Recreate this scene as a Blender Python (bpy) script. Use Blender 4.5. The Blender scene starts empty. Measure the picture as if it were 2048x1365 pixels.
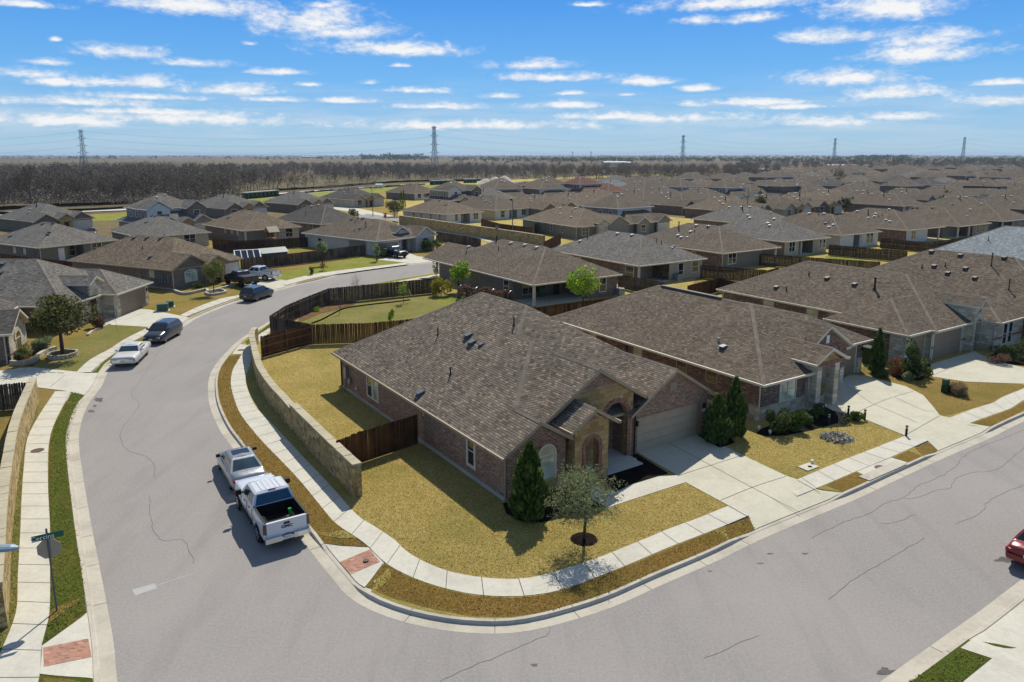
import bpy, bmesh, math, random
import numpy as np
from mathutils import Vector, Matrix
from mathutils.geometry import tessellate_polygon
R = math.radians
rnd = random.Random(7)
sc = bpy.context.scene
col = sc.collection

# ---------------------------------------------------------------- survey: photo pixel (2048 wide) -> point on a level plane
F_, T_, H_, Y0_ = 1466.0, R(10.9), 17.0, 592.0
def ray(x, y):
    u = (x - 1024) / F_; v = (y - Y0_) / F_
    return u, math.cos(T_) - v * math.sin(T_), -(math.sin(T_) + v * math.cos(T_))
def at(x, y, z=0.0):
    u, f, d = ray(x, y); s = (H_ - z) / -d
    return (u * s, f * s)
def G(pts, z=0.0):
    return [at(p[0], p[1], z) for p in pts]
def zat(x, y, Y):
    u, f, d = ray(x, y); return H_ + Y * d / f

# ---------------------------------------------------------------- objects
def tag(o, label=None, cat=None, group=None, kind=None):
    if label: o['label'] = label
    if cat: o['category'] = cat
    if group: o['group'] = group
    if kind: o['kind'] = kind
    return o
def thing(name, label, cat, loc=(0, 0, 0), rz=0.0, group=None):
    o = bpy.data.objects.new(name, None); col.objects.link(o)
    o.location = loc; o.rotation_euler = (0, 0, rz); o.empty_display_size = .2
    return tag(o, label, cat, group)
def kids(o): return list(o.children)
def dup(o, parent=None, loc=None, rz=None, label=None, scale=None):
    c = o.copy(); col.objects.link(c)
    if parent is not None: c.parent = parent
    if loc is not None: c.location = loc
    if rz is not None: c.rotation_euler = (0, 0, rz)
    if scale is not None: c.scale = scale
    if label: c['label'] = label
    for ch in kids(o): dup(ch, c)
    return c

class MB:
    """collects faces; build() links them as one mesh object with metric UVs"""
    def __init__(s): s.v = []; s.f = []; s.m = []; s.sm = []
    def face(s, pts, m=0, smooth=False):
        i = len(s.v); s.v.extend([tuple(p) for p in pts]); s.f.append(tuple(range(i, i + len(pts)))); s.m.append(m); s.sm.append(smooth)
    def upface(s, pts, m=0):
        n = nrm(pts)
        s.face(pts if n[2] >= 0 else pts[::-1], m)
    def box(s, x0, x1, y0, y1, z0, z1, m=0, skip=''):
        ms = m if isinstance(m, (list, tuple)) else [m] * 6   # S N W E top bottom
        if 'S' not in skip: s.face([(x0, y0, z0), (x1, y0, z0), (x1, y0, z1), (x0, y0, z1)], ms[0])
        if 'N' not in skip: s.face([(x1, y1, z0), (x0, y1, z0), (x0, y1, z1), (x1, y1, z1)], ms[1])
        if 'W' not in skip: s.face([(x0, y1, z0), (x0, y0, z0), (x0, y0, z1), (x0, y1, z1)], ms[2])
        if 'E' not in skip: s.face([(x1, y0, z0), (x1, y1, z0), (x1, y1, z1), (x1, y0, z1)], ms[3])
        if 'T' not in skip: s.face([(x0, y0, z1), (x1, y0, z1), (x1, y1, z1), (x0, y1, z1)], ms[4])
        if 'B' not in skip: s.face([(x0, y1, z0), (x1, y1, z0), (x1, y0, z0), (x0, y0, z0)], ms[5])
    def obox(s, c, ax, ay, az, m=0):
        c = Vector(c); ax = Vector(ax); ay = Vector(ay); az = Vector(az)
        P = lambda i, j, k: c + ax * i + ay * j + az * k
        for q in (((-1,-1,-1),(-1,1,-1),(1,1,-1),(1,-1,-1)), ((-1,-1,1),(1,-1,1),(1,1,1),(-1,1,1)), ((-1,-1,-1),(1,-1,-1),(1,-1,1),(-1,-1,1)),
                  ((1,1,-1),(-1,1,-1),(-1,1,1),(1,1,1)), ((-1,1,-1),(-1,-1,-1),(-1,-1,1),(-1,1,1)), ((1,-1,-1),(1,1,-1),(1,1,1),(1,-1,1))):
            s.face([P(*a) for a in q], m)
    def bar(s, p, q, w, h, m=0):
        p = Vector(p); q = Vector(q); d = q - p; L = d.length; d.normalize()
        up = Vector((0, 0, 1)) if abs(d.z) < .95 else Vector((0, 1, 0))
        a = d.cross(up).normalized(); b = a.cross(d).normalized()
        s.obox((p + q) / 2, d * (L / 2), a * (w / 2), b * (h / 2), m)
    def tube(s, pts, rad, n=8, m=0, caps=True, smooth=True):
        pts = [Vector(p) for p in pts]; rads = rad if isinstance(rad, (list, tuple)) else [rad] * len(pts)
        rings = []
        for i, p in enumerate(pts):
            d = (pts[min(i + 1, len(pts) - 1)] - pts[max(i - 1, 0)]).normalized()
            up = Vector((0, 0, 1)) if abs(d.z) < .9 else Vector((1, 0, 0))
            a = d.cross(up).normalized(); b = a.cross(d).normalized()
            rings.append([p + (a * math.cos(2 * math.pi * k / n) + b * math.sin(2 * math.pi * k / n)) * rads[i] for k in range(n)])
        for i in range(len(rings) - 1):
            for k in range(n):
                s.face([rings[i][k], rings[i][(k + 1) % n], rings[i + 1][(k + 1) % n], rings[i + 1][k]][::-1], m, smooth)
        if caps:
            s.face(rings[0], m); s.face(rings[-1][::-1], m)
    def cyl(s, c, r, z0, z1, n=12, m=0, r1=None):
        s.tube([(c[0], c[1], z0), (c[0], c[1], z1)], [r, r if r1 is None else r1], n, m)
    def lathe(s, c, prof, n=16, m=0, smooth=True):
        cx, cy = c[0], c[1]; cz = c[2] if len(c) > 2 else 0
        rings = [[(cx + r * math.cos(2 * math.pi * k / n), cy + r * math.sin(2 * math.pi * k / n), cz + z) for k in range(n)] for r, z in prof]
        for i in range(len(rings) - 1):
            for k in range(n):
                s.face([rings[i][k], rings[i][(k + 1) % n], rings[i + 1][(k + 1) % n], rings[i + 1][k]], m, smooth)
        s.face(rings[-1], m); s.face(rings[0][::-1], m)
    def poly(s, pts, z, m=0):
        """flat polygon, any outline"""
        P = [Vector((p[0], p[1], z)) for p in pts]
        for t in tessellate_polygon([P]):
            s.upface([P[i] for i in t], m)
    def slab(s, pts, z0, z1, m=0, ms=None):
        s.poly(pts, z1, m)
        n = len(pts); A = sum(pts[i][0] * pts[(i + 1) % n][1] - pts[(i + 1) % n][0] * pts[i][1] for i in range(n))
        for i in range(n):
            p, q = pts[i], pts[(i + 1) % n]
            if A < 0: p, q = q, p
            s.face([(p[0], p[1], z0), (q[0], q[1], z0), (q[0], q[1], z1), (p[0], p[1], z1)], m if ms is None else ms)
    def build(s, name, mats, parent=None, merge=False):
        me = bpy.data.meshes.new(name); me.from_pydata(s.v, [], s.f)
        mats = mats if isinstance(mats, (list, tuple)) else [mats]
        for m in mats: me.materials.append(m)
        me.polygons.foreach_set('material_index', s.m); me.polygons.foreach_set('use_smooth', s.sm)
        uv = me.uv_layers.new(name='UVMap').data; out = []
        for f in s.f:
            pts = [s.v[i] for i in f]; n = nrm(pts)
            if abs(n[2]) > .985 or math.hypot(n[0], n[1]) < 1e-6: out += [c for p in pts for c in (p[0], p[1])]; continue
            L = math.hypot(n[0], n[1]); u = (-n[1] / L, n[0] / L, 0)
            w = (n[1] * u[2] - n[2] * u[1], n[2] * u[0] - n[0] * u[2], n[0] * u[1] - n[1] * u[0])
            out += [c for p in pts for c in (p[0] * u[0] + p[1] * u[1], p[0] * w[0] + p[1] * w[1] + p[2] * w[2])]
        uv.foreach_set('uv', out)
        if merge:
            bm = bmesh.new(); bm.from_mesh(me); bmesh.ops.remove_doubles(bm, verts=bm.verts, dist=1e-4); bm.to_mesh(me); bm.free()
        me.update()
        o = bpy.data.objects.new(name, me); col.objects.link(o)
        if parent is not None: o.parent = parent
        return o
def nrm(pts):
    nx = ny = nz = 0.0
    for i in range(len(pts)):
        a, b = pts[i], pts[(i + 1) % len(pts)]
        nx += (a[1] - b[1]) * (a[2] + b[2]); ny += (a[2] - b[2]) * (a[0] + b[0]); nz += (a[0] - b[0]) * (a[1] + b[1])
    L = math.sqrt(nx * nx + ny * ny + nz * nz) or 1.0
    return (nx / L, ny / L, nz / L)

def smooth(pts, step=1.0, closed=False):
    """Catmull-Rom through pts, resampled"""
    P = [Vector(p) for p in pts]; out = []; n = len(P)
    for i in range(n - 1):
        p0 = P[max(i - 1, 0)]; p1 = P[i]; p2 = P[i + 1]; p3 = P[min(i + 2, n - 1)]
        k = max(1, int((p2 - p1).length / step))
        for j in range(k):
            t = j / k
            out.append(.5 * ((2 * p1) + (-p0 + p2) * t + (2 * p0 - 5 * p1 + 4 * p2 - p3) * t * t + (-p0 + 3 * p1 - 3 * p2 + p3) * t ** 3))
    out.append(P[-1].copy())
    return out
def offs(P, d):
    """offset a 2D polyline to its left by d (number or list)"""
    out = []
    for i, p in enumerate(P):
        t = (P[min(i + 1, len(P) - 1)] - P[max(i - 1, 0)]).normalized()
        dd = d[i] if isinstance(d, list) else d
        out.append(Vector((p.x - t.y * dd, p.y + t.x * dd)))
    return out

# ---------------------------------------------------------------- materials
def lin(c):
    if isinstance(c, str):
        c = [int(c[i:i + 2], 16) / 255 for i in (1, 3, 5)]
        c = [x / 12.92 if x <= .04045 else ((x + .055) / 1.055) ** 2.4 for x in c]
    return (*c[:3], 1.0)
class NT:
    def __init__(s, name, rough=.8, spec=.2):
        s.mat = bpy.data.materials.new(name); s.mat.use_nodes = True
        s.t = s.mat.node_tree; s.b = s.t.nodes['Principled BSDF']
        s.b.inputs['Roughness'].default_value = rough; s.b.inputs['Specular IOR Level'].default_value = spec
        s._tc = None
    def n(s, ty, **kw):
        o = s.t.nodes.new(ty)
        for k, v in kw.items(): setattr(o, k, v)
        return o
    def link(s, a, b): s.t.links.new(a, b)
    def co(s, kind='UV'):
        if s._tc is None: s._tc = s.n('ShaderNodeTexCoord')
        return s._tc.outputs[kind]
    def put(s, node, name, val):
        i = node.inputs[name]
        if hasattr(val, 'is_output') or isinstance(val, bpy.types.NodeSocket): s.link(val, i)
        else: i.default_value = val
    def mapv(s, vec, scale=(1, 1, 1), rot=(0, 0, 0), loc=(0, 0, 0)):
        m = s.n('ShaderNodeMapping'); s.link(vec, m.inputs[0]); m.inputs['Scale'].default_value = scale; m.inputs['Rotation'].default_value = rot; m.inputs['Location'].default_value = loc
        return m.outputs[0]
    def noise(s, vec, scale, detail=4, rough=.6, dist=0.0, out='Fac'):
        o = s.n('ShaderNodeTexNoise'); s.link(vec, o.inputs['Vector']); o.inputs['Scale'].default_value = scale; o.inputs['Detail'].default_value = detail
        o.inputs['Roughness'].default_value = rough; o.inputs['Distortion'].default_value = dist
        return o.outputs[out]
    def ramp(s, fac, stops):
        o = s.n('ShaderNodeValToRGB'); s.link(fac, o.inputs[0]); e = o.color_ramp.elements
        while len(e) < len(stops): e.new(.5)
        for i, (p, c) in enumerate(stops):
            e[i].position = p; e[i].color = lin(c) if not isinstance(c, (int, float)) else (c, c, c, 1)
        return o.outputs[0]
    def mix(s, fac, a, b, mode='MIX'):
        o = s.n('ShaderNodeMix', data_type='RGBA', blend_type=mode)
        for i, v in ((0, fac), (6, a), (7, b)):
            if isinstance(v, bpy.types.NodeSocket): s.link(v, o.inputs[i])
            elif i: o.inputs[i].default_value = lin(v)
            else: o.inputs[0].default_value = v
        return o.outputs[2]
    def math(s, op, a, b=0.0, c=0.0, clamp=False):
        o = s.n('ShaderNodeMath', operation=op, use_clamp=clamp)
        for i, v in enumerate((a, b, c)):
            if isinstance(v, bpy.types.NodeSocket): s.link(v, o.inputs[i])
            else: o.inputs[i].default_value = v
        return o.outputs[0]
    def bump(s, h, strength=.5, dist=.02):
        o = s.n('ShaderNodeBump'); s.link(h, o.inputs['Height']); o.inputs['Strength'].default_value = strength; o.inputs['Distance'].default_value = dist
        s.link(o.outputs[0], s.b.inputs['Normal'])
    def color(s, c):
        if isinstance(c, bpy.types.NodeSocket): s.link(c, s.b.inputs['Base Color'])
        else: s.b.inputs['Base Color'].default_value = lin(c)
        return s.mat
    def brick(s, vec, w, h, mortar=.01, c1=(.3, .3, .3), c2=(.5, .5, .5), cm=(.6, .6, .6), off=.5, bias=0.0, smoothm=.1):
        o = s.n('ShaderNodeTexBrick'); s.link(vec, o.inputs['Vector']); o.offset = off
        for k, v in (('Scale', 1.0), ('Brick Width', w), ('Row Height', h), ('Mortar Size', mortar), ('Bias', bias), ('Mortar Smooth', smoothm)): o.inputs[k].default_value = v
        for k, v in (('Color1', c1), ('Color2', c2), ('Mortar', cm)): o.inputs[k].default_value = lin(v)
        return o.outputs['Color'], o.outputs['Fac']

def plain(name, c, rough=.6, spec=.3, metal=0.0, vary=.12):
    n = NT(name, rough, spec); n.b.inputs['Metallic'].default_value = metal
    base = lin(c); no = n.noise(n.co('Object'), 1.7, 5, .65)
    dk = [max(0, x * (1 - vary)) for x in base[:3]]; lt = [min(1, x * (1 + vary)) for x in base[:3]]
    return n.color(n.ramp(no, [(.3, dk), (.7, lt)]))
def shingle(name, lo, mid, hi, s=1.0, tint=None):
    n = NT(name, .92, .12); uv = n.co('UV')
    wob = n.mapv(uv, (1, 1, 1))
    c, f = n.brick(wob, .26 * s, .145 * s, .012 * s, (0, 0, 0), (1, 1, 1), (.0, .0, .0), off=.41, smoothm=.3)
    tone = n.ramp(c, [(.0, lo), (.42, mid), (.72, mid), (1.0, hi)])
    big = n.noise(n.co('Object'), .35, 4, .6)
    tone = n.mix(.2, tone, n.ramp(big, [(.3, lo), (.7, hi)]), 'MIX')
    grit = n.noise(uv, 38, 2, .7)
    tone = n.mix(n.math('MULTIPLY', grit, .5), tone, lo)
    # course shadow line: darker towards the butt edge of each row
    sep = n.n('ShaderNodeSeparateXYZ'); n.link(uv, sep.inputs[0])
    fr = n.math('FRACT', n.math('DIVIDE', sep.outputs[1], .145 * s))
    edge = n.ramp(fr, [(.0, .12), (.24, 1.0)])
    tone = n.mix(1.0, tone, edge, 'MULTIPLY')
    n.bump(n.math('ADD', n.math('MULTIPLY', fr, -1.0), n.math('MULTIPLY', grit, .25)), .6, .02)
    return n.color(tone)
def bricks(name, a, b, c, mortar, w=.215, h=.075):
    n = NT(name, .9, .15); uv = n.co('UV')
    cc, f = n.brick(uv, w, h, .007, (0, 0, 0), (1, 1, 1), (.5, .5, .5))
    tone = n.ramp(cc, [(0, a), (.4, b), (.75, b), (1.0, c)])
    no = n.noise(uv, 2.3, 5, .7); sp = n.noise(uv, 21, 3, .7)
    tone = n.mix(n.ramp(no, [(.35, 0.0), (.75, .5)]), tone, a)
    tone = n.mix(n.ramp(sp, [(.62, 0.0), (.7, .6)]), tone, mortar)
    tone = n.mix(f, tone, mortar)
    n.bump(n.math('SUBTRACT', 1.0, f), .5, .01)
    return n.color(tone)
def ashlar(name, cols, mortar, w=.55, h=.26):
    n = NT(name, .9, .15); uv = n.co('UV')
    dv = n.mix(.06, uv, n.noise(uv, 3.0, 3, .5, out='Color'))
    cc, f = n.brick(dv, w, h, .016, (0, 0, 0), (1, 1, 1), (.5, .5, .5), off=.37)
    k = len(cols) - 1
    tone = n.ramp(cc, [(i / k, c) for i, c in enumerate(cols)])
    no = n.noise(uv, 2.1, 6, .75)
    tone = n.mix(n.ramp(no, [(.4, 0.0), (.8, .75)]), tone, cols[0])
    g = n.noise(uv, 17, 4, .7)
    tone = n.mix(n.ramp(g, [(.3, .35), (.6, 0.0)]), tone, cols[k])
    tone = n.mix(n.math('MULTIPLY', f, .8), tone, mortar)
    n.bump(n.math('ADD', n.math('SUBTRACT', 1.0, f), n.math('MULTIPLY', g, .7)), .7, .03)
    return n.color(tone)
def rubble(name, cols, mortar, scale=3.2, sq=(1, 1.6, 1)):
    n = NT(name, .92, .12); uv = n.co('UV')
    v = n.n('ShaderNodeTexVoronoi'); n.link(n.mapv(uv, sq), v.inputs['Vector']); v.inputs['Scale'].default_value = scale; v.inputs['Randomness'].default_value = .85
    e = n.n('ShaderNodeTexVoronoi', feature='DISTANCE_TO_EDGE'); n.link(n.mapv(uv, sq), e.inputs['Vector']); e.inputs['Scale'].default_value = scale; e.inputs['Randomness'].default_value = .85
    sp = n.n('ShaderNodeSeparateColor'); n.link(v.outputs['Color'], sp.inputs[0])
    k = len(cols) - 1
    tone = n.ramp(sp.outputs[0], [(i / k, c) for i, c in enumerate(cols)])
    g = n.noise(uv, 9, 5, .7)
    tone = n.mix(n.ramp(g, [(.3, .5), (.65, 0.0)]), tone, cols[0])
    ed = n.ramp(e.outputs['Distance'], [(.0, 0.0), (.07, 1.0)])
    tone = n.mix(ed, mortar, tone)
    n.bump(n.math('ADD', ed, n.math('MULTIPLY', g, .6)), .8, .04)
    return n.color(tone)
def siding(name, c, h=.18, horiz=True):
    n = NT(name, .7, .25); uv = n.co('UV'); sep = n.n('ShaderNodeSeparateXYZ'); n.link(uv, sep.inputs[0])
    fr = n.math('FRACT', n.math('DIVIDE', sep.outputs[1 if horiz else 0], h))
    base = lin(c)[:3]; no = n.noise(n.co('Object'), 1.3, 4, .6)
    tone = n.ramp(no, [(.3, [x * .9 for x in base]), (.7, [min(1, x * 1.05) for x in base])])
    tone = n.mix(n.ramp(fr, [(.0, .45), (.1, 0.0)]), tone, [x * .5 for x in base])
    n.bump(n.math('MULTIPLY', fr, -1.0), .6, .015)
    return n.color(tone)
def boards(name, dark, mid, light, w=.14, horiz=False):
    n = NT(name, .88, .12); uv = n.co('UV'); sep = n.n('ShaderNodeSeparateXYZ'); n.link(uv, sep.inputs[0])
    q = n.math('FLOOR', n.math('DIVIDE', sep.outputs[1 if horiz else 0], w))
    wn = n.n('ShaderNodeTexWhiteNoise', noise_dimensions='1D'); n.link(q, wn.inputs['W'])
    tone = n.ramp(wn.outputs['Value'], [(.0, dark), (.45, mid), (.8, mid), (1.0, light)])
    gr = n.noise(n.mapv(uv, (14, 1.4, 1) if not horiz else (1.4, 14, 1)), 2.5, 5, .7)
    tone = n.mix(n.ramp(gr, [(.35, .75), (.62, 0.0)]), tone, dark)
    big = n.noise(n.co('Object'), .5, 3, .6)
    tone = n.mix(n.ramp(big, [(.42, 0.0), (.7, .55)]), tone, light)
    n.bump(gr, .4, .01)
    return n.color(tone)
def turf(name, dry, mid, green, amt=.5, scale=1.0, dark=None):
    n = NT(name, .95, .05); o = n.co('Object')
    a = n.noise(o, .22 * scale, 5, .62, .3); b = n.noise(o, 1.6, 5, .7); f = n.noise(o, 9, 4, .75); g = n.noise(n.mapv(o, (1, 1, .2)), 34, 3, .8)
    tone = n.ramp(f, [(.36, mid), (.62, dry)]); c2 = n.noise(o, 4.2, 4, .75); tone = n.mix(n.ramp(c2, [(.5, 0.0), (.72, .7)]), tone, mid)
    tone = n.mix(n.ramp(a, [(.62 - amt * .4, 0.0), (.86 - amt * .3, .85)]), tone, green)
    tone = n.mix(n.ramp(b, [(.3, .55), (.55, 0.0)]), tone, mid)
    sh = n.ramp(g, [(.32, .3), (.62, 1.15)])
    tone = n.mix(1.0, tone, sh, 'MULTIPLY')
    n.bump(n.math('ADD', g, f), 1.0, .09)
    return n.color(tone)
def concrete(name, c, joints=0.0, stain=.25, dark='#6f6a60'):
    n = NT(name, .9, .15); o = n.co('Object'); base = lin(c)[:3]
    a = n.noise(o, .5, 6, .7); b = n.noise(o, 4.5, 5, .75); f = n.noise(o, 45, 2, .8)
    tone = n.ramp(b, [(.3, [x * .88 for x in base]), (.7, [min(1, x * 1.06) for x in base])])
    tone = n.mix(n.ramp(a, [(.45, 0.0), (.8, stain)]), tone, dark)
    tone = n.mix(n.ramp(f, [(.3, .25), (.5, 0.0)]), tone, dark)
    n.bump(f, .25, .01)
    return n.color(tone)
def glass(name, c='#10161a', rough=.06, tint=None):
    n = NT(name, rough, .6); o = n.co('Object'); base = lin(c)[:3]
    no = n.noise(o, .9, 3, .5)
    n.b.inputs['Coat Weight'].default_value = .6; n.b.inputs['Coat Roughness'].default_value = .03
    return n.color(n.ramp(no, [(.35, base), (.7, [x * 2.2 + .004 for x in base])]))
def paint(name, c, metal=0.0, rough=.3):
    n = NT(name, rough, .5); n.b.inputs['Metallic'].default_value = metal
    n.b.inputs['Coat Weight'].default_value = .8; n.b.inputs['Coat Roughness'].default_value = .06
    no = n.noise(n.co('Object'), 2.2, 4, .6); base = lin(c)[:3]
    dust = n.noise(n.co('Object'), 11, 4, .7)
    t = n.ramp(no, [(.3, [x * .93 for x in base]), (.7, base)])
    n.link(n.ramp(dust, [(.3, rough * .8), (.75, rough * 1.5)]), n.b.inputs['Roughness'])
    return n.color(t)
def leaf(name, a, b, c, trans=.25):
    n = NT(name, .7, .2)
    oi = n.n('ShaderNodeNewGeometry'); t = n.ramp(oi.outputs['Random Per Island'], [(.0, a), (.5, b), (1.0, c)])
    n.color(t)
    tr = n.n('ShaderNodeBsdfTranslucent'); n.link(t, tr.inputs[0]); mx = n.n('ShaderNodeMixShader'); mx.inputs[0].default_value = trans
    out = n.t.nodes['Material Output']; n.link(n.b.outputs[0], mx.inputs[1]); n.link(tr.outputs[0], mx.inputs[2]); n.link(mx.outputs[0], out.inputs[0])
    return n.mat
M = {}
def asphalt():
    n = NT('asphalt', .93, .12); o = n.co('Object')
    a = n.noise(o, .13, 5, .62, .4); b = n.noise(o, .9, 6, .72); f = n.noise(o, 30, 3, .85); st = n.noise(n.mapv(o, (1, .16, 1), rot=(0, 0, R(33))), .8, 5, .65)
    f2 = n.noise(o, 9, 4, .8); tone = n.mix(.45, n.ramp(f, [(.3, '#67635f'), (.5, '#8c8783'), (.7, '#aeaaa5')]), n.ramp(f2, [(.35, '#74706c'), (.65, '#9f9a96')]))
    tone = n.mix(n.ramp(a, [(.4, 0.0), (.75, .5)]), tone, '#9d9791')
    tone = n.mix(n.ramp(st, [(.5, 0.0), (.8, .45)]), tone, '#75716e')
    tone = n.mix(n.ramp(b, [(.66, 0.0), (.82, .5)]), tone, '#6a6663')
    n.bump(f, .35, .012)
    return n.color(tone)
M['asphalt'] = asphalt()
M['concrete'] = concrete('pale_concrete', '#c3bfb1', stain=.3)
M['drive'] = concrete('driveway_concrete', '#bfbba9', stain=.35, dark='#8b8262')
M['kerb'] = concrete('kerb_concrete', '#b9b2a3', stain=.5)
M['joint'] = plain('joint_shadow', '#4a463f', .95, .05)
M['crack'] = plain('road_crack', '#4d4a48', .95, .05)
M['turf'] = turf('dry_turf', '#dcc67c', '#b29d58', '#949247', .4)
M['turf2'] = turf('tan_turf', '#bfa35f', '#977d47', '#848239', .6)
M['verge'] = turf('verge_turf', '#b3934f', '#8b6f3c', '#767634', .4)
M['greenverge'] = turf('green_verge_turf', '#968a42', '#716a32', '#5f762c', .95, 2.0)
M['green'] = turf('green_turf', '#b3ac56', '#908d42', '#7a8c38', .7)
M['olive'] = turf('olive_turf', '#b0a566', '#8c834e', '#7a8238', .55)
M['mulch'] = plain('dark_mulch', '#1d1714', .95, .05, vary=.5)
M['soil'] = plain('bare_soil', '#6b5238', .95, .05, vary=.3)
M['shA'] = shingle('weathered_shingle', '#4f473e', '#7d7367', '#ac9a86')
M['shB'] = shingle('brown_shingle', '#4b4239', '#736759', '#948674')
M['shC'] = shingle('tan_shingle', '#524739', '#80715e', '#a59380', 1.1)
M['shD'] = shingle('grey_shingle', '#504d48', '#7a766f', '#9c978f', 1.1)
M['shE'] = shingle('dark_shingle', '#403e3b', '#635f5a', '#807b75', 1.1)
M['shF'] = shingle('pale_grey_shingle', '#6f7677', '#969d9f', '#bcc2c2', 1.2)
M['shG'] = shingle('red_shingle', '#5a3c33', '#7c5649', '#956a5b', 1.1)
M['shH'] = shingle('green_grey_shingle', '#5f6664', '#7f8683', '#a2a8a1', 1.1)
M['ridge'] = plain('ridge_cap', '#786e62', .92, .1, vary=.3)
M['brick'] = bricks('red_brown_brick', '#53392d', '#875f49', '#ae8d73', '#c4b39f')
M['brick2'] = bricks('dark_brick', '#40302a', '#735548', '#a38473', '#a89c90', .3, .1)
M['brick3'] = bricks('grey_brown_brick', '#4d4339', '#776658', '#968778', '#a09688')
M['brickarch'] = bricks('soldier_brick', '#5a3328', '#8a5442', '#a67a66', '#a9998a', .075, .215)
M['stone'] = ashlar('tan_limestone', ['#8d6f4b', '#b1925f', '#c4a878', '#a5875a'], '#8f7a5c')
M['stonew'] = ashlar('white_limestone', ['#9c8f78', '#c9c0aa', '#ded7c6', '#b7a888'], '#9c917f')
M['rubble'] = rubble('yellow_stone', ['#7d6a48', '#b69a63', '#c9b384', '#97855f'], '#8a7b5e', 2.4)
M['cap'] = concrete('stone_cap', '#b3a98f', stain=.5)
M['fence'] = boards('stained_fence_boards', '#2d1d13', '#5b3c26', '#7a5433')
M['fencegrey'] = boards('weathered_fence_boards', '#2b241f', '#564a40', '#7d7064')
M['fencedark'] = boards('dark_fence_boards', '#241a15', '#45332a', '#5d473a')
M['rail'] = boards('fence_rail', '#4a3a2c', '#75614c', '#8c785f', .3, True)
M['trim'] = plain('tan_trim', '#9b8b72', .6, .3)
M['cream'] = plain('cream_trim', '#cfc5b0', .55, .3)
M['white'] = plain('white_trim', '#d8d6cf', .5, .3)
M['beige'] = siding('beige_siding', '#b3a68e')
M['greysid'] = siding('grey_siding', '#8b857b')
M['whitesid'] = siding('white_siding', '#cfccc3')
M['stucco'] = plain('pale_painted_brick', '#b5b0a6', .85, .15, vary=.08)
M['olivesid'] = siding('olive_siding', '#7d7767')
M['gdoor'] = siding('garage_panels', '#b09d84', .53)
M['gdoorw'] = siding('white_garage_panels', '#c9c2b4', .53)
M['gdoorg'] = siding('taupe_garage_panels', '#8f7e69', .53)
M['glass'] = glass('window_glass')
M['glassl'] = glass('blind_behind_glass', '#8d937f', .1)
M['dark'] = plain('shadowed_interior', '#15120f', .9, .05)
M['door'] = plain('dark_wood_door', '#2a1c14', .5, .3)
M['metal'] = plain('galvanised_metal', '#8f9496', .45, .5, .6)
M['pipe'] = plain('black_vent_pipe', '#1e2124', .6, .3)
M['vent'] = plain('slate_grey_vent', '#4d555a', .5, .4)
M['ventw'] = plain('pale_vent', '#b4ada2', .5, .4)
M['ventb'] = plain('brown_vent', '#5b5249', .6, .3)
M['bark'] = plain('grey_bark', '#4d4238', .95, .05, vary=.35)
M['twig'] = plain('bare_twigs', '#594d43', .95, .05, vary=.3)
# ---------------------------------------------------------------- ground, road, kerbs, pavements
def struct(name, mb, mats, kind='structure'):
    o = mb.build(name, mats); tag(o, kind=kind); return o
ZL = .15                                    # lawn level: one kerb above the road
EA = [(905,540),(867,547),(800,558),(734,570.5),(650,592),(573,620),(545,639),(513.6,658.7),(478.4,680.6),(450,708),(427.5,736),(418,760.6),(417,789),(422,818.6),(440,860),(468.5,900),(542,1000),(607,1083),(638,1123),(668.6,1161),(695.5,1192),(741,1220),(808,1244),(883.5,1260),(956,1266.7),(1023,1266),(1101,1252.4),(1220,1216),(1328.5,1167.6),(1434,1122),(1539.5,1071),(1710,999.5),(1798,958),(1891,915),(1979,877),(2048,843),(2200,776)]
EB = [(262,1560),(233.6,1365),(224.5,1276),(201.5,1152),(178.6,1033),(158,900),(160,854.5),(176,809),(202,774),(228.5,729),(300,689),(370,652),(400,634),(480,602.5),(585,574),(640,561),(710,544),(770,536),(823,530),(867,526),(905,520)]
EC = [(2200,1045),(2048,1157),(1962,1222),(1879,1281),(1761,1365),(1640,1455)]
kerb = MB(); KERBS = []
def surf(x, y):
    """height of the made ground behind the kerbs, and the point pushed clear of the kerb top"""
    for P, w, sg in KERBS:
        best = None
        if not (P['x0'] < x < P['x1'] and P['y0'] < y < P['y1']): continue
        A = P['a']; d = A[1:] - A[:-1]; r = np.array((x, y)) - A[:-1]; t = np.clip((r * d).sum(1) / (d * d).sum(1), 0, 1); q = A[:-1] + d * t[:, None]; e = ((q - (x, y)) ** 2).sum(1); i = int(e.argmin())
        sgn = d[i, 0] * r[i, 1] - d[i, 1] * r[i, 0]; dist = math.sqrt(e[i]) * (1 if sgn * sg > 0 else -1)
        if abs(dist) > 2.6: continue
        wi = w[i] * (1 - t[i]) + w[i + 1] * t[i]; hk = .15 * (1 - wi) + .043 * wi
        if dist < .66:
            L = math.hypot(*d[i]); n = np.array((-d[i, 1], d[i, 0])) / L * sg; x, y = q[i] + n * .66; dist = .66
        return hk + (.15 - hk) * min(1, max(0, (dist - .64) / 1.5)), x, y
    return .15, x, y
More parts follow.
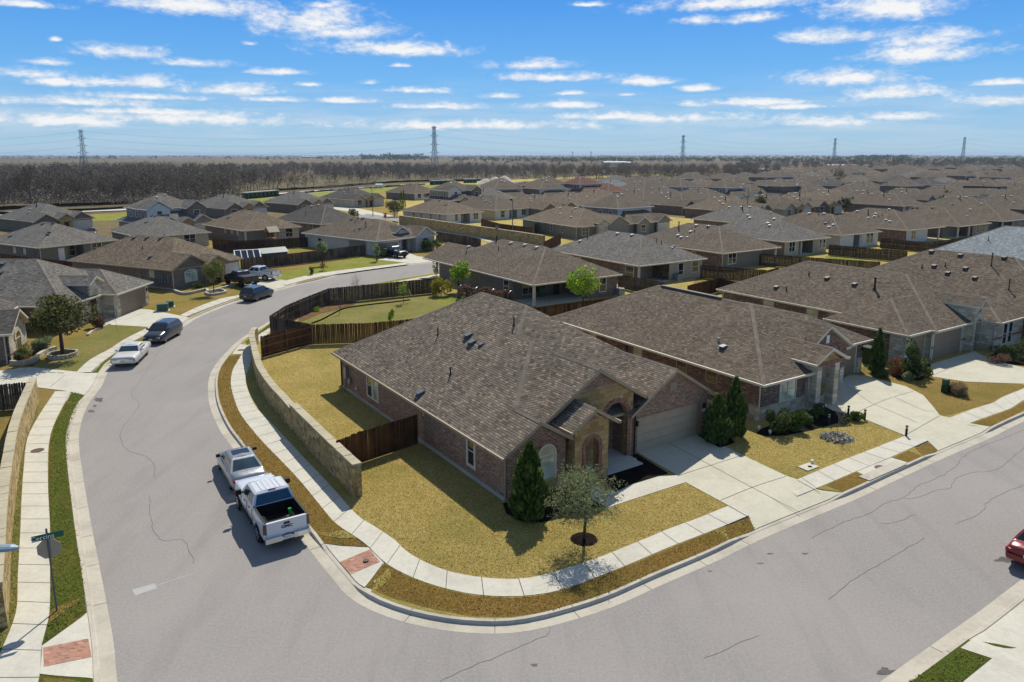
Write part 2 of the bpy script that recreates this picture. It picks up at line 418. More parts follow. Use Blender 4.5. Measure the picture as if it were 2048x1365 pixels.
def kerbline(E, dips, name):
    """gutter pan, kerb with lowered stretches; returns the lawn outline behind it"""
    P = smooth([Vector(p) for p in G(E, 0)], .6)
    Q = G([d[0] for d in dips] + [d[1] for d in dips], 0); k = len(dips)
    idx = lambda q: min(range(len(P)), key=lambda i: (P[i] - Vector(q)).length)
    rng = [(min(idx(Q[i]), idx(Q[i + k])), max(idx(Q[i]), idx(Q[i + k]))) for i in range(k)]
    w = []
    for i in range(len(P)):
        v = 0.0
        for a, b in rng:
            if a <= i <= b: v = 1.0
            else: v = max(v, 1 - min(abs(i - a), abs(i - b)) / 1.8)
        w.append(max(0.0, min(1.0, v)))
    sg = kerb_side; a_ = np.array([(p.x, p.y) for p in P]); KERBS.append((dict(a=a_, x0=a_[:, 0].min() - 3, x1=a_[:, 0].max() + 3, y0=a_[:, 1].min() - 3, y1=a_[:, 1].max() + 3), w, sg))
    o1 = offs(P, .46 * sg); o2 = offs(P, .50 * sg); o3 = offs(P, .64 * sg); o4 = offs(P, [(.64 + 1.5 * x) * sg for x in w])
    dn = offs(P, -.02 * sg)
    for i in range(len(P) - 1):
        h0, h1 = [.15 * (1 - w[j]) + .035 * w[j] for j in (i, i + 1)]
        z = lambda p, h: (p.x, p.y, h)
        kerb.upface([z(dn[i], .004), z(dn[i + 1], .004), z(o1[i + 1], .012), z(o1[i], .012)], 0)
        a, b, c, d = z(o1[i], .012), z(o1[i + 1], .012), z(o2[i + 1], h1), z(o2[i], h0)
        kerb.face([a, b, c, d] if sg < 0 else [d, c, b, a], 0)
        kerb.upface([z(o2[i], h0), z(o2[i + 1], h1), z(o3[i + 1], h1 + .008), z(o3[i], h0 + .008)], 0)
        if w[i] > .01 or w[i + 1] > .01:
            kerb.upface([z(o3[i], h0 - .012), z(o3[i + 1], h1 - .012), z(o4[i + 1], .128), z(o4[i], .128)], 0)
        if i % 5 == 0 and w[i] < .5:                                   # formed joints
            t = (P[i + 1] - P[i]).normalized() * .02
            kerb.upface([z(dn[i], .009), z(dn[i] + t, .009), z(o1[i] + t, .017), z(o1[i], .017)], 1)
            kerb.upface([z(o2[i], h0 + .005), z(o2[i] + t, h0 + .005), z(o3[i] + t, h0 + .013), z(o3[i], h0 + .013)], 1)
    return [p for p in o4]
kerb_side = 1
# block A is to the left of EA when walked from far to near? decide by test point
def side_of(E, test):
    P = [Vector(p) for p in G(E, 0)]; t = Vector(at(*test, 0)); i = min(range(len(P) - 1), key=lambda i: (P[i] - t).length)
    d = P[i + 1] - P[i]; r = t - P[i]
    return 1 if d.x * r.y - d.y * r.x > 0 else -1
kerb_side = side_of(EA, (560, 900))
bA = kerbline(EA, [((628,1108),(684,1178)), ((1520,1080),(1678,1013)), ((1888,916),(1984,874))], 'A')
kerb_side = side_of(EB, (60, 1100))
bB = kerbline(EB, [((217,1230),(228,1310)), ((187,796),(222,738)), ((335,669),(384,643)), ((540,585),(592,572)), ((823,530),(880,524))], 'B')
kerb_side = side_of(EC, (2030, 1300))
bC = kerbline(EC, [((2200,1045),(1935,1243))], 'C')
struct('kerb', kerb, [M['kerb'], M['joint']])

mb = MB(); mb.poly([(-14000, -200), (14000, -200), (14000, 16000), (-14000, 16000)], -.06)
def fields():
    n = NT('far_fields', .95, .05); o = n.co('Object')
    a = n.noise(n.mapv(o, (1, .45, 1)), .0032, 5, .6, .5); b = n.noise(o, .02, 5, .7); f = n.noise(o, .35, 4, .75)
    v = n.n('ShaderNodeTexVoronoi'); n.link(n.mapv(o, (1, .5, 1), rot=(0, 0, .5)), v.inputs['Vector']); v.inputs['Scale'].default_value = .0016
    sp = n.n('ShaderNodeSeparateColor'); n.link(v.outputs['Color'], sp.inputs[0])
    t = n.ramp(sp.outputs[0], [(0, '#594b3d'), (.3, '#695947'), (.55, '#7d6d54'), (.8, '#6b6748'), (1, '#54483c')])
    t = n.mix(n.ramp(a, [(.4, 0.0), (.7, .7)]), t, '#4d443a'); t = n.mix(n.ramp(b, [(.4, 0.0), (.75, .5)]), t, '#6f6049')
    t = n.mix(n.ramp(f, [(.3, .5), (.6, 0.0)]), t, '#4f463a')
    return n.color(t)
M['fields'] = fields()
struct('ground', mb, M['fields'])
mb = MB(); mb.poly([(-75, -5), (75, -5), (75, 125), (-75, 125)], 0.0); struct('road', mb, M['asphalt'])

v2 = lambda L: [(p[0], p[1]) for p in L]
A = v2(bA)
outA = A + [at(2500, 560, 0), at(2500, 330, 0), at(1500, 341, 0), at(1100, 357, 0), at(800, 370, 0), at(795, 440, 0), at(800, 462, 0), at(905, 500, 0)]
B = v2(bB)
outB = B[::-1] + [(-40, 0), (-150, 30), at(-500, 470, 0), at(-60, 446, 0), at(250, 426, 0), at(420, 404, 0), at(560, 394, 0), at(640, 385, 0), at(785, 376, 0), at(785, 470, 0), at(905, 496, 0)]
C = v2(bC)
lawnA = MB(); lawnA.slab(outA, -.02, ZL); struct('lawn', lawnA, M['turf'])
lawnB = MB(); lawnB.slab(outB, -.02, ZL - .001); struct('lawn', lawnB, M['turf2'])
lawnC = MB(); lawnC.slab(C + [(30, 5), (60, 20)], -.02, ZL); struct('lawn', lawnC, M['greenverge'])

def sheet(name, px, z, mat, kind='structure', sm=0):
    mb = MB(); P = G(px, ZL); near = any(abs(surf(*p)[0] - .15) > .001 or surf(*p)[1:] != (p[0], p[1]) for p in P)
    if not near: mb.poly(P, z); return struct(name, mb, mat, kind)
    bm = bmesh.new()
    for t in tessellate_polygon([[Vector((*p, 0)) for p in P]]): bm.faces.new([bm.verts.new((*P[i], 0)) for i in t])
    bmesh.ops.remove_doubles(bm, verts=bm.verts, dist=1e-5)
    for ax in (0, 1):
        lo, hi = min(p[ax] for p in P), max(p[ax] for p in P); st = max(.3, (hi - lo) / 90); k = lo + st
        while k < hi:
            co = [0, 0, 0]; no = [0, 0, 0]; co[ax] = k; no[ax] = 1
            bmesh.ops.bisect_plane(bm, geom=bm.verts[:] + bm.edges[:] + bm.faces[:], plane_co=co, plane_no=no); k += st
    for v in bm.verts:
        h, x, y = surf(v.co.x, v.co.y); v.co = (x, y, z - .15 + h)
    bmesh.ops.dissolve_degenerate(bm, dist=.001, edges=bm.edges)
    for f in bm.faces:
        f.normal_update()
        if f.normal.z < 0: f.normal_flip()
    me = bpy.data.meshes.new(name); bm.to_mesh(me); bm.free(); me.materials.append(mat); u = me.uv_layers.new(name='UVMap').data
    for l in me.loops: u[l.index].uv = me.vertices[l.vertex_index].co.xy
    o = bpy.data.objects.new(name, me); col.objects.link(o); return tag(o, kind=kind)
def strip(name, L, Rr, z, mat, joints=None, step=1.0):
    """ribbon between two traced edges, with cut joints"""
    A = smooth([Vector(p) for p in G(L, ZL)], .5); B = smooth([Vector(p) for p in G(Rr, ZL)], .5); n = max(len(A), len(B))
    s = lambda P, t: P[int(t)].lerp(P[min(int(t) + 1, len(P) - 1)], t - int(t))
    def even(P):
        d = [0.0]
        for i in range(1, len(P)): d.append(d[-1] + (P[i] - P[i - 1]).length)
        out = []; j = 0
        for i in range(n):
            x = d[-1] * i / (n - 1)
            while j < len(P) - 2 and d[j + 1] < x: j += 1
            out.append(P[j].lerp(P[j + 1], (x - d[j]) / max(d[j + 1] - d[j], 1e-6)))
        return out, d[-1]
    A, la = even(A); B, lb = even(B); mb = MB()
    for i in range(n - 1): mb.upface([(*A[i], z), (*A[i + 1], z), (*B[i + 1], z), (*B[i], z)], 0)
    if joints:
        k = int((la + lb) / 2 / joints)
        for j in range(1, k):
            t = (n - 1) * j / k; i = int(t); fr = t - i
            p = A[i].lerp(A[min(i + 1, n - 1)], fr); q = B[i].lerp(B[min(i + 1, n - 1)], fr); d = (A[min(i + 1, n - 1)] - A[i]).normalized() * .014
            mb.upface([(*(p - d), z + .005), (*(p + d), z + .005), (*(q + d), z + .005), (*(q - d), z + .005)], 1)
    return struct(name, mb, [mat, M['joint']])
# pavement along the corner lot
SO = [(538,657),(513.6,672.7),(498,690),(484,709),(466,739.5),(461.5,766),(466,790),(480,827),(518,876),(589,950),(631,1000),(666,1043),(682,1056),(709,1072.5),(738.5,1095),(768,1125),(808,1148),(848.6,1165),(894,1178.6),(940,1189),(985.5,1193),(1031,1194),(1077,1190),(1130,1178.6),(1196.7,1154),(1276,1122),(1334,1097),(1428,1060.6),(1499,1031)]
SI = [(545,659),(528,676),(508,696),(501,727),(492.5,752),(493,772),(511,813),(545,849),(602,909.6),(663,973.7),(706,1023),(722,1037.6),(746.5,1052),(789.5,1080.6),(816,1106),(870,1134),(921,1149),(996,1158.5),(1063,1156),(1129,1138),(1196.7,1116),(1293,1077),(1346,1055),(1388.6,1040),(1457.5,1012)]
strip('pavement', SO, SI, .166, M['concrete'], 1.55)
strip('pavement', [(1594,993),(1631.5,978),(1712.5,943.5),(1781.6,915),(1856,881.5)], [(1570,971),(1594,960),(1679,924),(1746,898),(1811,872)], .166, M['concrete'], 1.55)
strip('pavement', [(1939,847),(1989,829),(2022,817),(2048,800.5),(2110,772)], [(1899.5,836),(1951,817),(1986.5,806.5),(2003,796),(2048,777),(2110,750)], .166, M['concrete'], 1.55)
strip('pavement', [(735,574),(769,568),(865,550.5),(905,543)], [(790,566.5),(812,563),(866,555),(905,548)], .166, M['concrete'], 1.6)
strip('pavement', [(60,1420),(80,1349),(83,1290),(99,1225),(100,1129),(100,1056),(96,969),(97.6,891),(110,845),(142,783)], [(-40,1420),(-12,1340),(0,1308),(32,1225.6),(35.7,1152),(41,1056),(43.5,992),(48,932),(55,877),(78,831.6),(110,783.5)], .166, M['concrete'], 1.5)
strip('pavement', [(181.6,745),(205,724.5),(234,704),(262,686),(310,660)], [(151,746.5),(180,720),(220,698),(249,679),(299,654)], .166, M['concrete'], 1.5)
strip('pavement', [(372.5,634),(410,619),(475,596),(540,578)], [(360,631),(400,612.5),(442.5,597.5),(480,590),(530,574)], .166, M['concrete'], 1.5)
strip('pavement', [(572,571),(650,552.5),(817,529)], [(555,566),(645,546),(810,526)], .166, M['concrete'], 1.5)
# verges and other turf colours
sheet('verge', [(455,712),(484,709),(466,739.5),(461.5,766),(466,790),(480,827),(518,876),(589,950),(631,1000),(666,1043),(682,1056),(736,1094),(649,1085),(600,1030),(530,950),(480,885),(455,845),(436,800),(432,765),(438,735)], .155, M['verge'])
sheet('verge', [(768,1127),(808,1150),(848.6,1167),(894,1180),(940,1191),(985.5,1195),(1031,1196),(1077,1192),(1130,1180),(1196.7,1156),(1276,1124),(1334,1099),(1428,1062),(1497,1034),(1514,1055),(1420,1100),(1320,1142),(1220,1188),(1110,1222),(1020,1235),(940,1233),(850,1215),(780,1195),(730,1172)], .155, M['verge'])
sheet('verge', [(495,691),(513,674),(538,658),(556,634),(524,660),(490,684)], .155, M['greenverge'])
sheet('verge', [(1633,979),(1712,945),(1748,959),(1688,985)], .155, M['verge'])
sheet('verge', [(1784,917),(1855,883),(1877,898),(1822,927)], .155, M['verge'])
sheet('verge', [(1941,848),(1989,831),(2022,819),(2048,803),(2110,775),(2110,790),(1983,853)], .155, M['verge'])
sheet('verge', [(100,1225),(101,1129),(101,1056),(97,969),(99,891),(111,845),(143,784),(170,786),(145,850),(136,900),(138,950),(150,1050),(168,1150),(176,1220),(84,1290)], .155, M['greenverge'])
sheet('verge', [(80,1351),(75,1400),(188,1400),(188,1357),(120,1345)], .155, M['greenverge'])
sheet('verge', [(0,1306),(31,1225),(34,1152),(40,1056),(42,992),(46,932),(54,877),(76,831),(90,800),(70,810),(44,870),(26,965),(14,1060),(6,1180),(-30,1300)], .155, M['olive'])
sheet('verge', [(182,745),(206,725),(235,705),(290,676),(352,645),(335,655),(260,699),(215,740)], .155, M['greenverge'])
sheet('verge', [(375,634),(412,620),(477,597),(536,580),(480,598),(400,628)], .155, M['olive'])
sheet('verge', [(574,571.5),(652,553.5),(817,530),(760,533.5),(650,556),(590,571)], .155, M['verge'])
sheet('verge', [(735,573),(769,567),(865,550),(905,542),(905,543),(740,566)], .153, M['green'])
sheet('verge', [(1810,1365),(1925,1298),(1982,1318),(1926,1365)], .155, M['greenverge'])
sheet('lawn', [(520,716),(640,690),(760,690),(680,790),(600,860),(560,830),(535,790),(520,750)], .153, M['turf'])
sheet('lawn', [(540,672),(600,640),(660,610),(866,588),(960,590),(1060,612),(760,646),(624,690)], .154, M['olive'])
sheet('lawn', [(868,600),(915,590),(965,602),(930,622),(880,612)], .157, M['green'])
sheet('lawn', [(1884,835),(1851,795),(1810,771),(1774,763),(1725,748),(1700,735),(1860,735),(1864,754),(1930,764),(2035,768),(2060,772),(2003,794),(1985,805),(1950,816)], .154, M['turf2'])
sheet('lawn', [(172,745),(60,735),(120,700),(230,650),(262,655),(300,652),(248,678),(218,697)], .154, M['olive'])
sheet('lawn', [(232,583),(330,598),(470,590),(520,570),(470,592),(360,628),(300,615),(235,614)], .155, M['turf2'])
sheet('lawn', [(545,548),(735,512),(830,517),(812,525),(645,545),(560,563)], .155, M['green'])
sheet('lawn', [(560,505),(640,497),(655,490),(600,488)], .155, M['green'])
sheet('lawn', [(835,515),(900,497),(905,512),(870,510)], .155, M['turf2'])
sheet('lawn', [(1395,555),(1450,548),(1400,580),(1380,575)], .158, M['turf2'])
sheet('lawn', [(1308,562),(1335,572),(1305,578),(1296,570)], .158, M['green'])
sheet('lawn', [(1525,520),(1560,530),(1530,536)], .158, M['green'])
sheet('lawn', [(1648,515),(1668,508),(1740,519),(1715,524)], .158, M['green'])
sheet('lawn', [(1755,492),(1815,497),(1812,502),(1765,498)], .158, M['turf2'])
sheet('lawn', [(1015,455),(1085,450),(1088,470),(1010,470)], .158, M['green'])
M['yards'] = turf('muted_yards', '#978762', '#75684c', '#6f6e44', .4)
sheet('lawn', [(1010,378),(1010,366),(1110,359),(1500,343),(2500,332),(2500,520),(2000,470),(1700,455),(1400,440),(1200,420),(1050,395)], .152, M['yards'])
sheet('lawn', [(-200,470),(-60,448),(250,428),(420,406),(560,396),(640,388),(640,430),(400,470),(200,500),(-100,520)], .152, M['yards'])
# driveways, walks, ramps and beds
sheet('driveway', [(1273,905),(1394,869),(1406,872),(1484.6,911),(1571,952),(1594,960),(1632,978.5),(1690,990),(1672,1002),(1535,1062),(1512,1060),(1497,1032),(1457,1012),(1372,966),(1355,952)], .172, M['drive'])
sheet('path', [(1356,951.5),(1373,965),(1258,1002),(1214,1016.7),(1185,1000),(1175,965),(1213,985),(1264,970),(1317,953.7)], .17, M['concrete'])
sheet('driveway', [(1640,800),(1652,815),(1665,822),(1700,832),(1731.5,840),(1810,872),(1855.5,881.5),(1879,900.6),(1900,905),(1985,862),(1982,855),(1939,847),(1899.5,836),(1879,831.5),(1867,815),(1846,791),(1812.6,774),(1774,763.6),(1727,752),(1700,750),(1660,770)], .172, M['drive'])
sheet('driveway', [(1861.6,729),(1862,753.5),(1930,764),(2035,768),(2110,770),(2110,745),(2050,737),(2009,727),(1974,716),(1949.5,703)], .172, M['drive'])
sheet('driveway', [(-160,770),(0,742),(60,735),(172,746),(222,742),(196,785),(165,788),(142,784),(70,775),(-20,800),(-160,840)], .172, M['concrete'])
sheet('driveway', [(190,628),(228,614),(300,620),(370,634),(390,640),(335,668),(305,655),(212,650)], .172, M['concrete'])
sheet('driveway', [(440,553),(478,546),(575,562),(592,571),(545,583),(520,575)], .172, M['drive'])
sheet('driveway', [(755,520),(812,505),(835,513),(880,519),(905,522),(850,531),(812,526)], .172, M['concrete'])
sheet('pavement', [(649,1087),(737,1096),(767,1126),(729,1174),(690,1152),(668,1125)], .17, M['concrete'])
sheet('pavement', [(480,689),(497,691),(484,709),(464,709)], .168, M['concrete'])
sheet('pavement', [(1713,944),(1782,916),(1822,928),(1749,960)], .168, M['concrete'])
sheet('pavement', [(85,1292),(176,1221),(190,1240),(192,1356),(80,1349)], .17, M['concrete'])
sheet('pavement', [(1921,1297),(2048,1200),(2200,1090),(2200,1400),(1926,1365),(1984,1318)], .168, M['concrete'])
M['tactile'] = bricks('red_ramp_pavers', '#86604f', '#a97c68', '#bd9682', '#a58a7c', .2, .1)
sheet('ramp', [(679,1121),(740,1100),(760,1124.5),(697,1147)], .178, M['tactile'])
sheet('ramp', [(87,1296.6),(176,1273.7),(183,1310),(88,1334.6)], .178, M['tactile'])
sheet('mulch', [(1225,932),(1262,913),(1275,909),(1337,947.7),(1317,953.2),(1264,969),(1232,985),(1210,960)], .176, M['mulch'])
sheet('mulch', [(1006,1008),(1012,1028),(1040,1042),(1080,1046),(1130,1036),(1165,1020),(1212,1014),(1184,1000),(1174,966),(1135,955),(1060,990)], .176, M['mulch'])
sheet('mulch', [(1395,872),(1412,868),(1462,878),(1470,886),(1440,897)], .176, M['mulch'])
sheet('mulch', [(1512,868),(1530,873),(1570,872),(1620,862),(1680,846),(1716,838),(1700,831),(1665,822),(1650,813),(1580,836),(1520,860)], .176, M['mulch'])
sheet('mulch', [(1758,742),(1795,758),(1840,762),(1862,752),(1860,728),(1800,735)], .176, M['mulch'])
sheet('mulch', [(1974,716),(2009,727),(2060,733),(2100,700),(1990,706)], .176, M['mulch'])
sheet('mulch', [(20,722),(65,735),(95,700),(60,690),(30,705)], .176, M['soil'])
sheet('mulch', [(594,648),(640,628),(690,616),(720,604),(655,600),(600,632)], .176, M['soil'])
# the street behind, with its pavements
strip('road', [(700,436),(770,440),(850,455),(985,484),(1150,505),(1500,535)], [(735,428),(800,437),(905,456),(1000,477),(1100,492),(1500,510)], .165, M['asphalt'])
strip('pavement', [(795,448),(870,461),(940,472),(985,481)], [(795,450),(868,463),(938,474),(980,484)], .168, M['concrete'])
strip('pavement', [(815,442),(905,457),(1000,474),(1090,490),(1130,497)], [(815,440.5),(905,454),(1000,471),(1100,487),(1140,493)], .168, M['concrete'], None)
strip('road', [(640,415),(700,424),(735,434)], [(690,412),(730,420),(790,433)], .163, M['concrete'])
# strip of mown grass before the woods
sheet('meadow', [(-60,445),(0,440),(250,428),(420,404),(560,394),(640,384),(760,372),(1010,366),(1010,378),(760,386),(640,400),(420,424),(250,440),(0,452)], .01 + .15, M['green'])
sheet('track', [(-60,427),(0,424),(250,415),(420,398),(600,383),(760,373),(760,376),(600,388),(420,404),(250,421),(0,431)], .17, M['concrete'])

# joints in the slabs, cracks and patches in the road
def line(mb, px, w, z, m=0, st=.7, jit=0.0):
    P = smooth([Vector(p) for p in G(px, z)], st)
    if jit: P = [p + Vector((rnd.uniform(-jit, jit), rnd.uniform(-jit, jit))) for p in P]
    a = offs(P, w / 2); b = offs(P, -w / 2)
    for i in range(len(P) - 1):
        k = .5 + rnd.random() if jit else 1
        mb.upface([(*a[i], z), (*a[i + 1], z), (*b[i + 1], z), (*b[i], z)], m)
mb = MB()
for L in ([(1355,952),(1484,911)], [(1335,885),(1420,930),(1500,973),(1600,1025)], [(1441,1001),(1510,973),(1572,953)], [(1595,961),(1640,985)], [(1457,1012),(1497,1034)],
          [(1700,832),(1770,800),(1826,783)], [(1742,806),(1780,822),(1835,846)], [(1790,795),(1850,822),(1870,823)], [(1812,870),(1879,832)], [(1690,770),(1742,806)],
          [(1861,753),(1905,735),(1949,722)], [(100,775),(130,750)], [(250,640),(300,622)]):
    line(mb, L, .03, .179)
struct('slab_joints', mb, M['joint'])
mb = MB()
for L in ([(398,580),(352,668),(320,700),(298,735),(276,768),(262,788),(278,808),(262,835),(244,858),(242,880),(255,900),(290,912),(306,925),(309,938),(308,955)],
          [(300,992),(302,1040),(318,1078),(330,1082),(365,1079),(380,1105),(388,1127)], [(1101,1254),(1100,1266),(1060,1285),(1000,1312),(940,1335),(876,1365)],
          [(2048,860),(2005,878),(1965,892),(1925,915),(1910,935),(1870,958),(1835,972),(1810,995),(1775,1005),(1735,1028),(1680,1048),(1620,1078)],
          [(1810,998),(1840,995),(1875,980),(1900,977),(1910,960),(1945,945),(1985,942),(2015,925),(2048,895)], [(1968,1008),(1970,1020),(1940,1037),(1910,1048)], [(2048,970),(2010,985),(1968,1008)],
          [(1850,1075),(1800,1105),(1755,1132),(1715,1155),(1700,1165),(1655,1200)], [(1410,1318),(1440,1305),(1470,1290),(1520,1270)], [(1830,1030),(1790,1045),(1765,1048)]):
    line(mb, L, .014, .006, 0, .3, .045)
struct('road_cracks', mb, M['crack'])
mb = MB(); M['patch'] = concrete('road_patch', '#a9a9a6', stain=.2)
mb.poly(G([(264,1180),(310,1167),(314,1178),(270,1192)], 0), .005); line(mb, [(312,1172),(385,1148)], .05, .005)
struct('road_patch', mb, M['patch'])
mb = MB(); M['oil'] = plain('oil_stain', '#5a5654', .8, .2, vary=.3)
for (x, y, w, h) in ((198,800,12,6),(190,812,5,3),(183,823,10,3),(2010,1120,26,7),(1770,1345,26,10),(1068,1330,10,4),(1420,1143,6,1.5),(1520,1127,9,1.5),(1540,1108,8,2),(1610,1108,9,2)):
    P = []
    for k in range(14):
        a = k / 14 * 6.283; r = rnd.uniform(.45, 1.1); P.append((x + math.cos(a) * w * r, y + math.sin(a) * h * r))
    mb.poly(G(P, 0), .0035)
struct('oil_stains', mb, M['oil'])
# ---------------------------------------------------------------- houses
WALLS = {}
class House:
    """local frame: x to the right along the front, y to the back, z up. Side names S (front), N, W, E"""
    def __init__(s, name, label, O, yaw, roof='shB', trim='cream', oh=.42, group=None, pitch=.6, cap='ridge', z0=ZL, cat='house'):
        s.root = thing(name, label, cat, (O[0], O[1], z0), R(yaw), group)
        s.p = pitch; s.oh = oh; s.trim = trim; s.rm = roof; s.cap = cap
        s.comps = []; s.R = MB(); s.Fa = MB(); s.Gu = MB(); s.W = MB(); s.wm = []; s.roofobj = None; s.later = []
    def wi(s, m):
        if m not in s.wm: s.wm.append(m)
        return s.wm.index(m)
    def comp(s, x0, x1, y0, y1, z, ends='hh', axis=None, p=None, th=.2, gut=True, capm=True):
        """one roof: ridge along axis; ends = low end / high end, h hip or g gable"""
        p = p or s.p
        axis = axis or ('y' if (y1 - y0) >= (x1 - x0) else 'x')
        P = (lambda r, t, zz: (t, r, zz)) if axis == 'y' else (lambda r, t, zz: (r, t, zz))
        r0, r1, t0, t1 = (y0, y1, x0, x1) if axis == 'y' else (x0, x1, y0, y1)
        hw = (t1 - t0) / 2; tm = (t0 + t1) / 2; zr = z + p * hw
        ra = r0 + hw if ends[0] == 'h' else r0; rb = r1 - hw if ends[1] == 'h' else r1
        if rb < ra: ra = rb = (ra + rb) / 2
        s.comps.append((axis, r0, r1, t0, t1, z, p, ends, ra, rb))
        E = dict(a=P(r0, t0, z), b=P(r1, t0, z), c=P(r1, t1, z), d=P(r0, t1, z), m=P(ra, tm, zr), n=P(rb, tm, zr))
        dn = lambda q: (q[0], q[1], q[2] - th)
        faces = [('a', 'b', 'n', 'm'), ('c', 'd', 'm', 'n')]
        if ends[0] == 'h': faces.append(('d', 'a', 'm'))
        if ends[1] == 'h': faces.append(('b', 'c', 'n'))
        for f in faces:
            pts = [E[k] for k in f]; s.R.upface(pts, 0)
            q = [dn(x) for x in pts]; n = nrm(q); s.Fa.face(q if n[2] < 0 else q[::-1], 0)
        def edge(u, v):
            cx, cy = P((r0 + r1) / 2, tm, 0)[:2]
            q = [dn(u), dn(v), v, u]; n = nrm(q); mx, my = (u[0] + v[0]) / 2 - cx, (u[1] + v[1]) / 2 - cy
            s.Fa.face(q if n[0] * mx + n[1] * my > 0 else q[::-1], 0)
        edge(E['a'], E['b']); edge(E['c'], E['d'])
        if ends[0] == 'h': edge(E['d'], E['a'])
        else: edge(E['a'], E['m']); edge(E['m'], E['d'])
        if ends[1] == 'h': edge(E['b'], E['c'])
        else: edge(E['b'], E['n']); edge(E['n'], E['c'])
        if gut:
            def gutter(u, v):
                u = Vector(u); v = Vector(v); d = (v - u).normalized(); o = Vector((d.y, -d.x, 0)); c = Vector((*P((r0 + r1) / 2, tm, 0)[:2], 0))
                if o.dot((u + v) / 2 - c) < 0: o = -o
                s.Gu.obox((u + v) / 2 + o * .055 + Vector((0, 0, -.085)), d * ((v - u).length / 2 + .05), o * .05, Vector((0, 0, .07)), 0)
            gutter(E['a'], E['b']); gutter(E['c'], E['d'])
            if ends[0] == 'h': gutter(E['d'], E['a'])
            if ends[1] == 'h': gutter(E['b'], E['c'])
        if capm:
            cap = lambda u, v: s.capseg(u, v, p)
            cap(E['m'], E['n'])
            for a, b in (('a', 'm'), ('d', 'm')) if ends[0] == 'h' else (): cap(E[a], E[b])
            for a, b in (('b', 'n'), ('c', 'n')) if ends[1] == 'h' else (): cap(E[a], E[b])
        return s
    def capseg(s, u, v, p=None):
        u = Vector(u); v = Vector(v)
        if (v - u).length < .05: return
        d = (v - u).normalized(); sd = d.cross(Vector((0, 0, 1))).normalized()
        dr = .13 * (p or s.p) * (1 if abs(d.z) < .02 else .707) - .012; up = Vector((0, 0, .022)); dn = Vector((0, 0, -dr))
        for sg in (1, -1): s.R.upface([u + up, v + up, v + sd * sg * .13 + dn, u + sd * sg * .13 + dn], 1)
    def H(s, x, y):
        best = 0
        for axis, r0, r1, t0, t1, z, p, ends, ra, rb in s.comps:
            r, t = (y, x) if axis == 'y' else (x, y)
            if not (r0 <= r <= r1 and t0 <= t <= t1): continue
            h = min(t - t0, t1 - t)
            if ends[0] == 'h': h = min(h, r - r0)
            if ends[1] == 'h': h = min(h, r1 - r)
            best = max(best, z + p * h)
        return best
    def wall(s, x0, x1, y0, y1, z1, mats, z0=0.0, skip='TB'):
        """mats: one name or S,N,W,E names"""
        ms = [mats] * 4 if isinstance(mats, str) else list(mats)
        i = [s.wi(m) for m in ms] + [s.wi(ms[0])] * 2
        s.W.box(x0, x1, y0, y1, z0, z1, i, skip)
    def plate(s, side, a0, a1, pos, zs, m, th=.25):
        """wall panel on one side with a sloped top: zs = [(along, z) ...] above a level base, thickness th inward"""
        j = s.wi(m)
        f = {'S': lambda a, o, z: (a, pos + o, z), 'N': lambda a, o, z: (a, pos - o, z), 'W': lambda a, o, z: (pos + o, a, z), 'E': lambda a, o, z: (pos - o, a, z)}[side]
        base = zs
        pts = [f(a, 0, z) for a, z in base]; n = nrm(pts); want = {'S': (0, -1), 'N': (0, 1), 'W': (-1, 0), 'E': (1, 0)}[side]
        if n[0] * want[0] + n[1] * want[1] < 0: base = base[::-1]
        P2 = [Vector((a, z, 0)) for a, z in base]
        for t in tessellate_polygon([P2]):
            for o, sgn in ((0, 1), (th, -1)):
                q = [f(base[i][0], o, base[i][1]) for i in t]; nn = nrm(q); d = (nn[0] * want[0] + nn[1] * want[1]) * sgn
                s.W.face(q if d > 0 else q[::-1], j)
        k = len(base)
        for i in range(k):
            (a, z), (b, w) = base[i], base[(i + 1) % k]
            s.W.face([f(a, 0, z), f(a, th, z), f(b, th, w), f(b, 0, w)], j)
    def box_on(s, mb, side, pos, a0, a1, z0, z1, o0, o1, m=0):
        """box on a wall face: o0..o1 measured outward"""
        if side == 'S': mb.box(a0, a1, pos - o1, pos - o0, z0, z1, m)
        elif side == 'N': mb.box(a0, a1, pos + o0, pos + o1, z0, z1, m)
        elif side == 'W': mb.box(pos - o1, pos - o0, a0, a1, z0, z1, m)
        else: mb.box(pos + o0, pos + o1, a0, a1, z0, z1, m)
    def part(s, name, mb, mats, parent=None, label=None):
        o = mb.build(name, mats, parent or s.root)
        if label: o['label'] = label
        return o
    def window(s, side, pos, c, z0, w, h, trim=None, pane='glass', wings=1, bar=True, fr=.09, name='window'):
        tm = M[trim or s.trim]; f = MB(); g = MB(); a0, a1 = c - w / 2, c + w / 2
        B = lambda p, q, u, v, o=.05: s.box_on(f, side, pos, p, q, u, v, -.02, o)
        B(a0 - fr, a1 + fr, z0 - fr, z0); B(a0 - fr, a1 + fr, z0 + h, z0 + h + fr); B(a0 - fr, a0, z0, z0 + h); B(a1, a1 + fr, z0, z0 + h)
        for k in range(1, wings): x = a0 + w * k / wings; B(x - .04, x + .04, z0, z0 + h, .045)
        if bar: B(a0, a1, z0 + h * .48, z0 + h * .48 + .05, .04)
        fo = s.part(name, f, tm)
        s.box_on(g, side, pos, a0, a1, z0, z0 + h, -.02, .014); s.part('pane', g, M[pane], fo)
    def block(s, name, side, pos, a0, a1, z0, z1, out, mat, label=None, back=-.03):
        mb = MB(); s.box_on(mb, side, pos, a0, a1, z0, z1, back, out); return s.part(name, mb, M[mat], None, label)
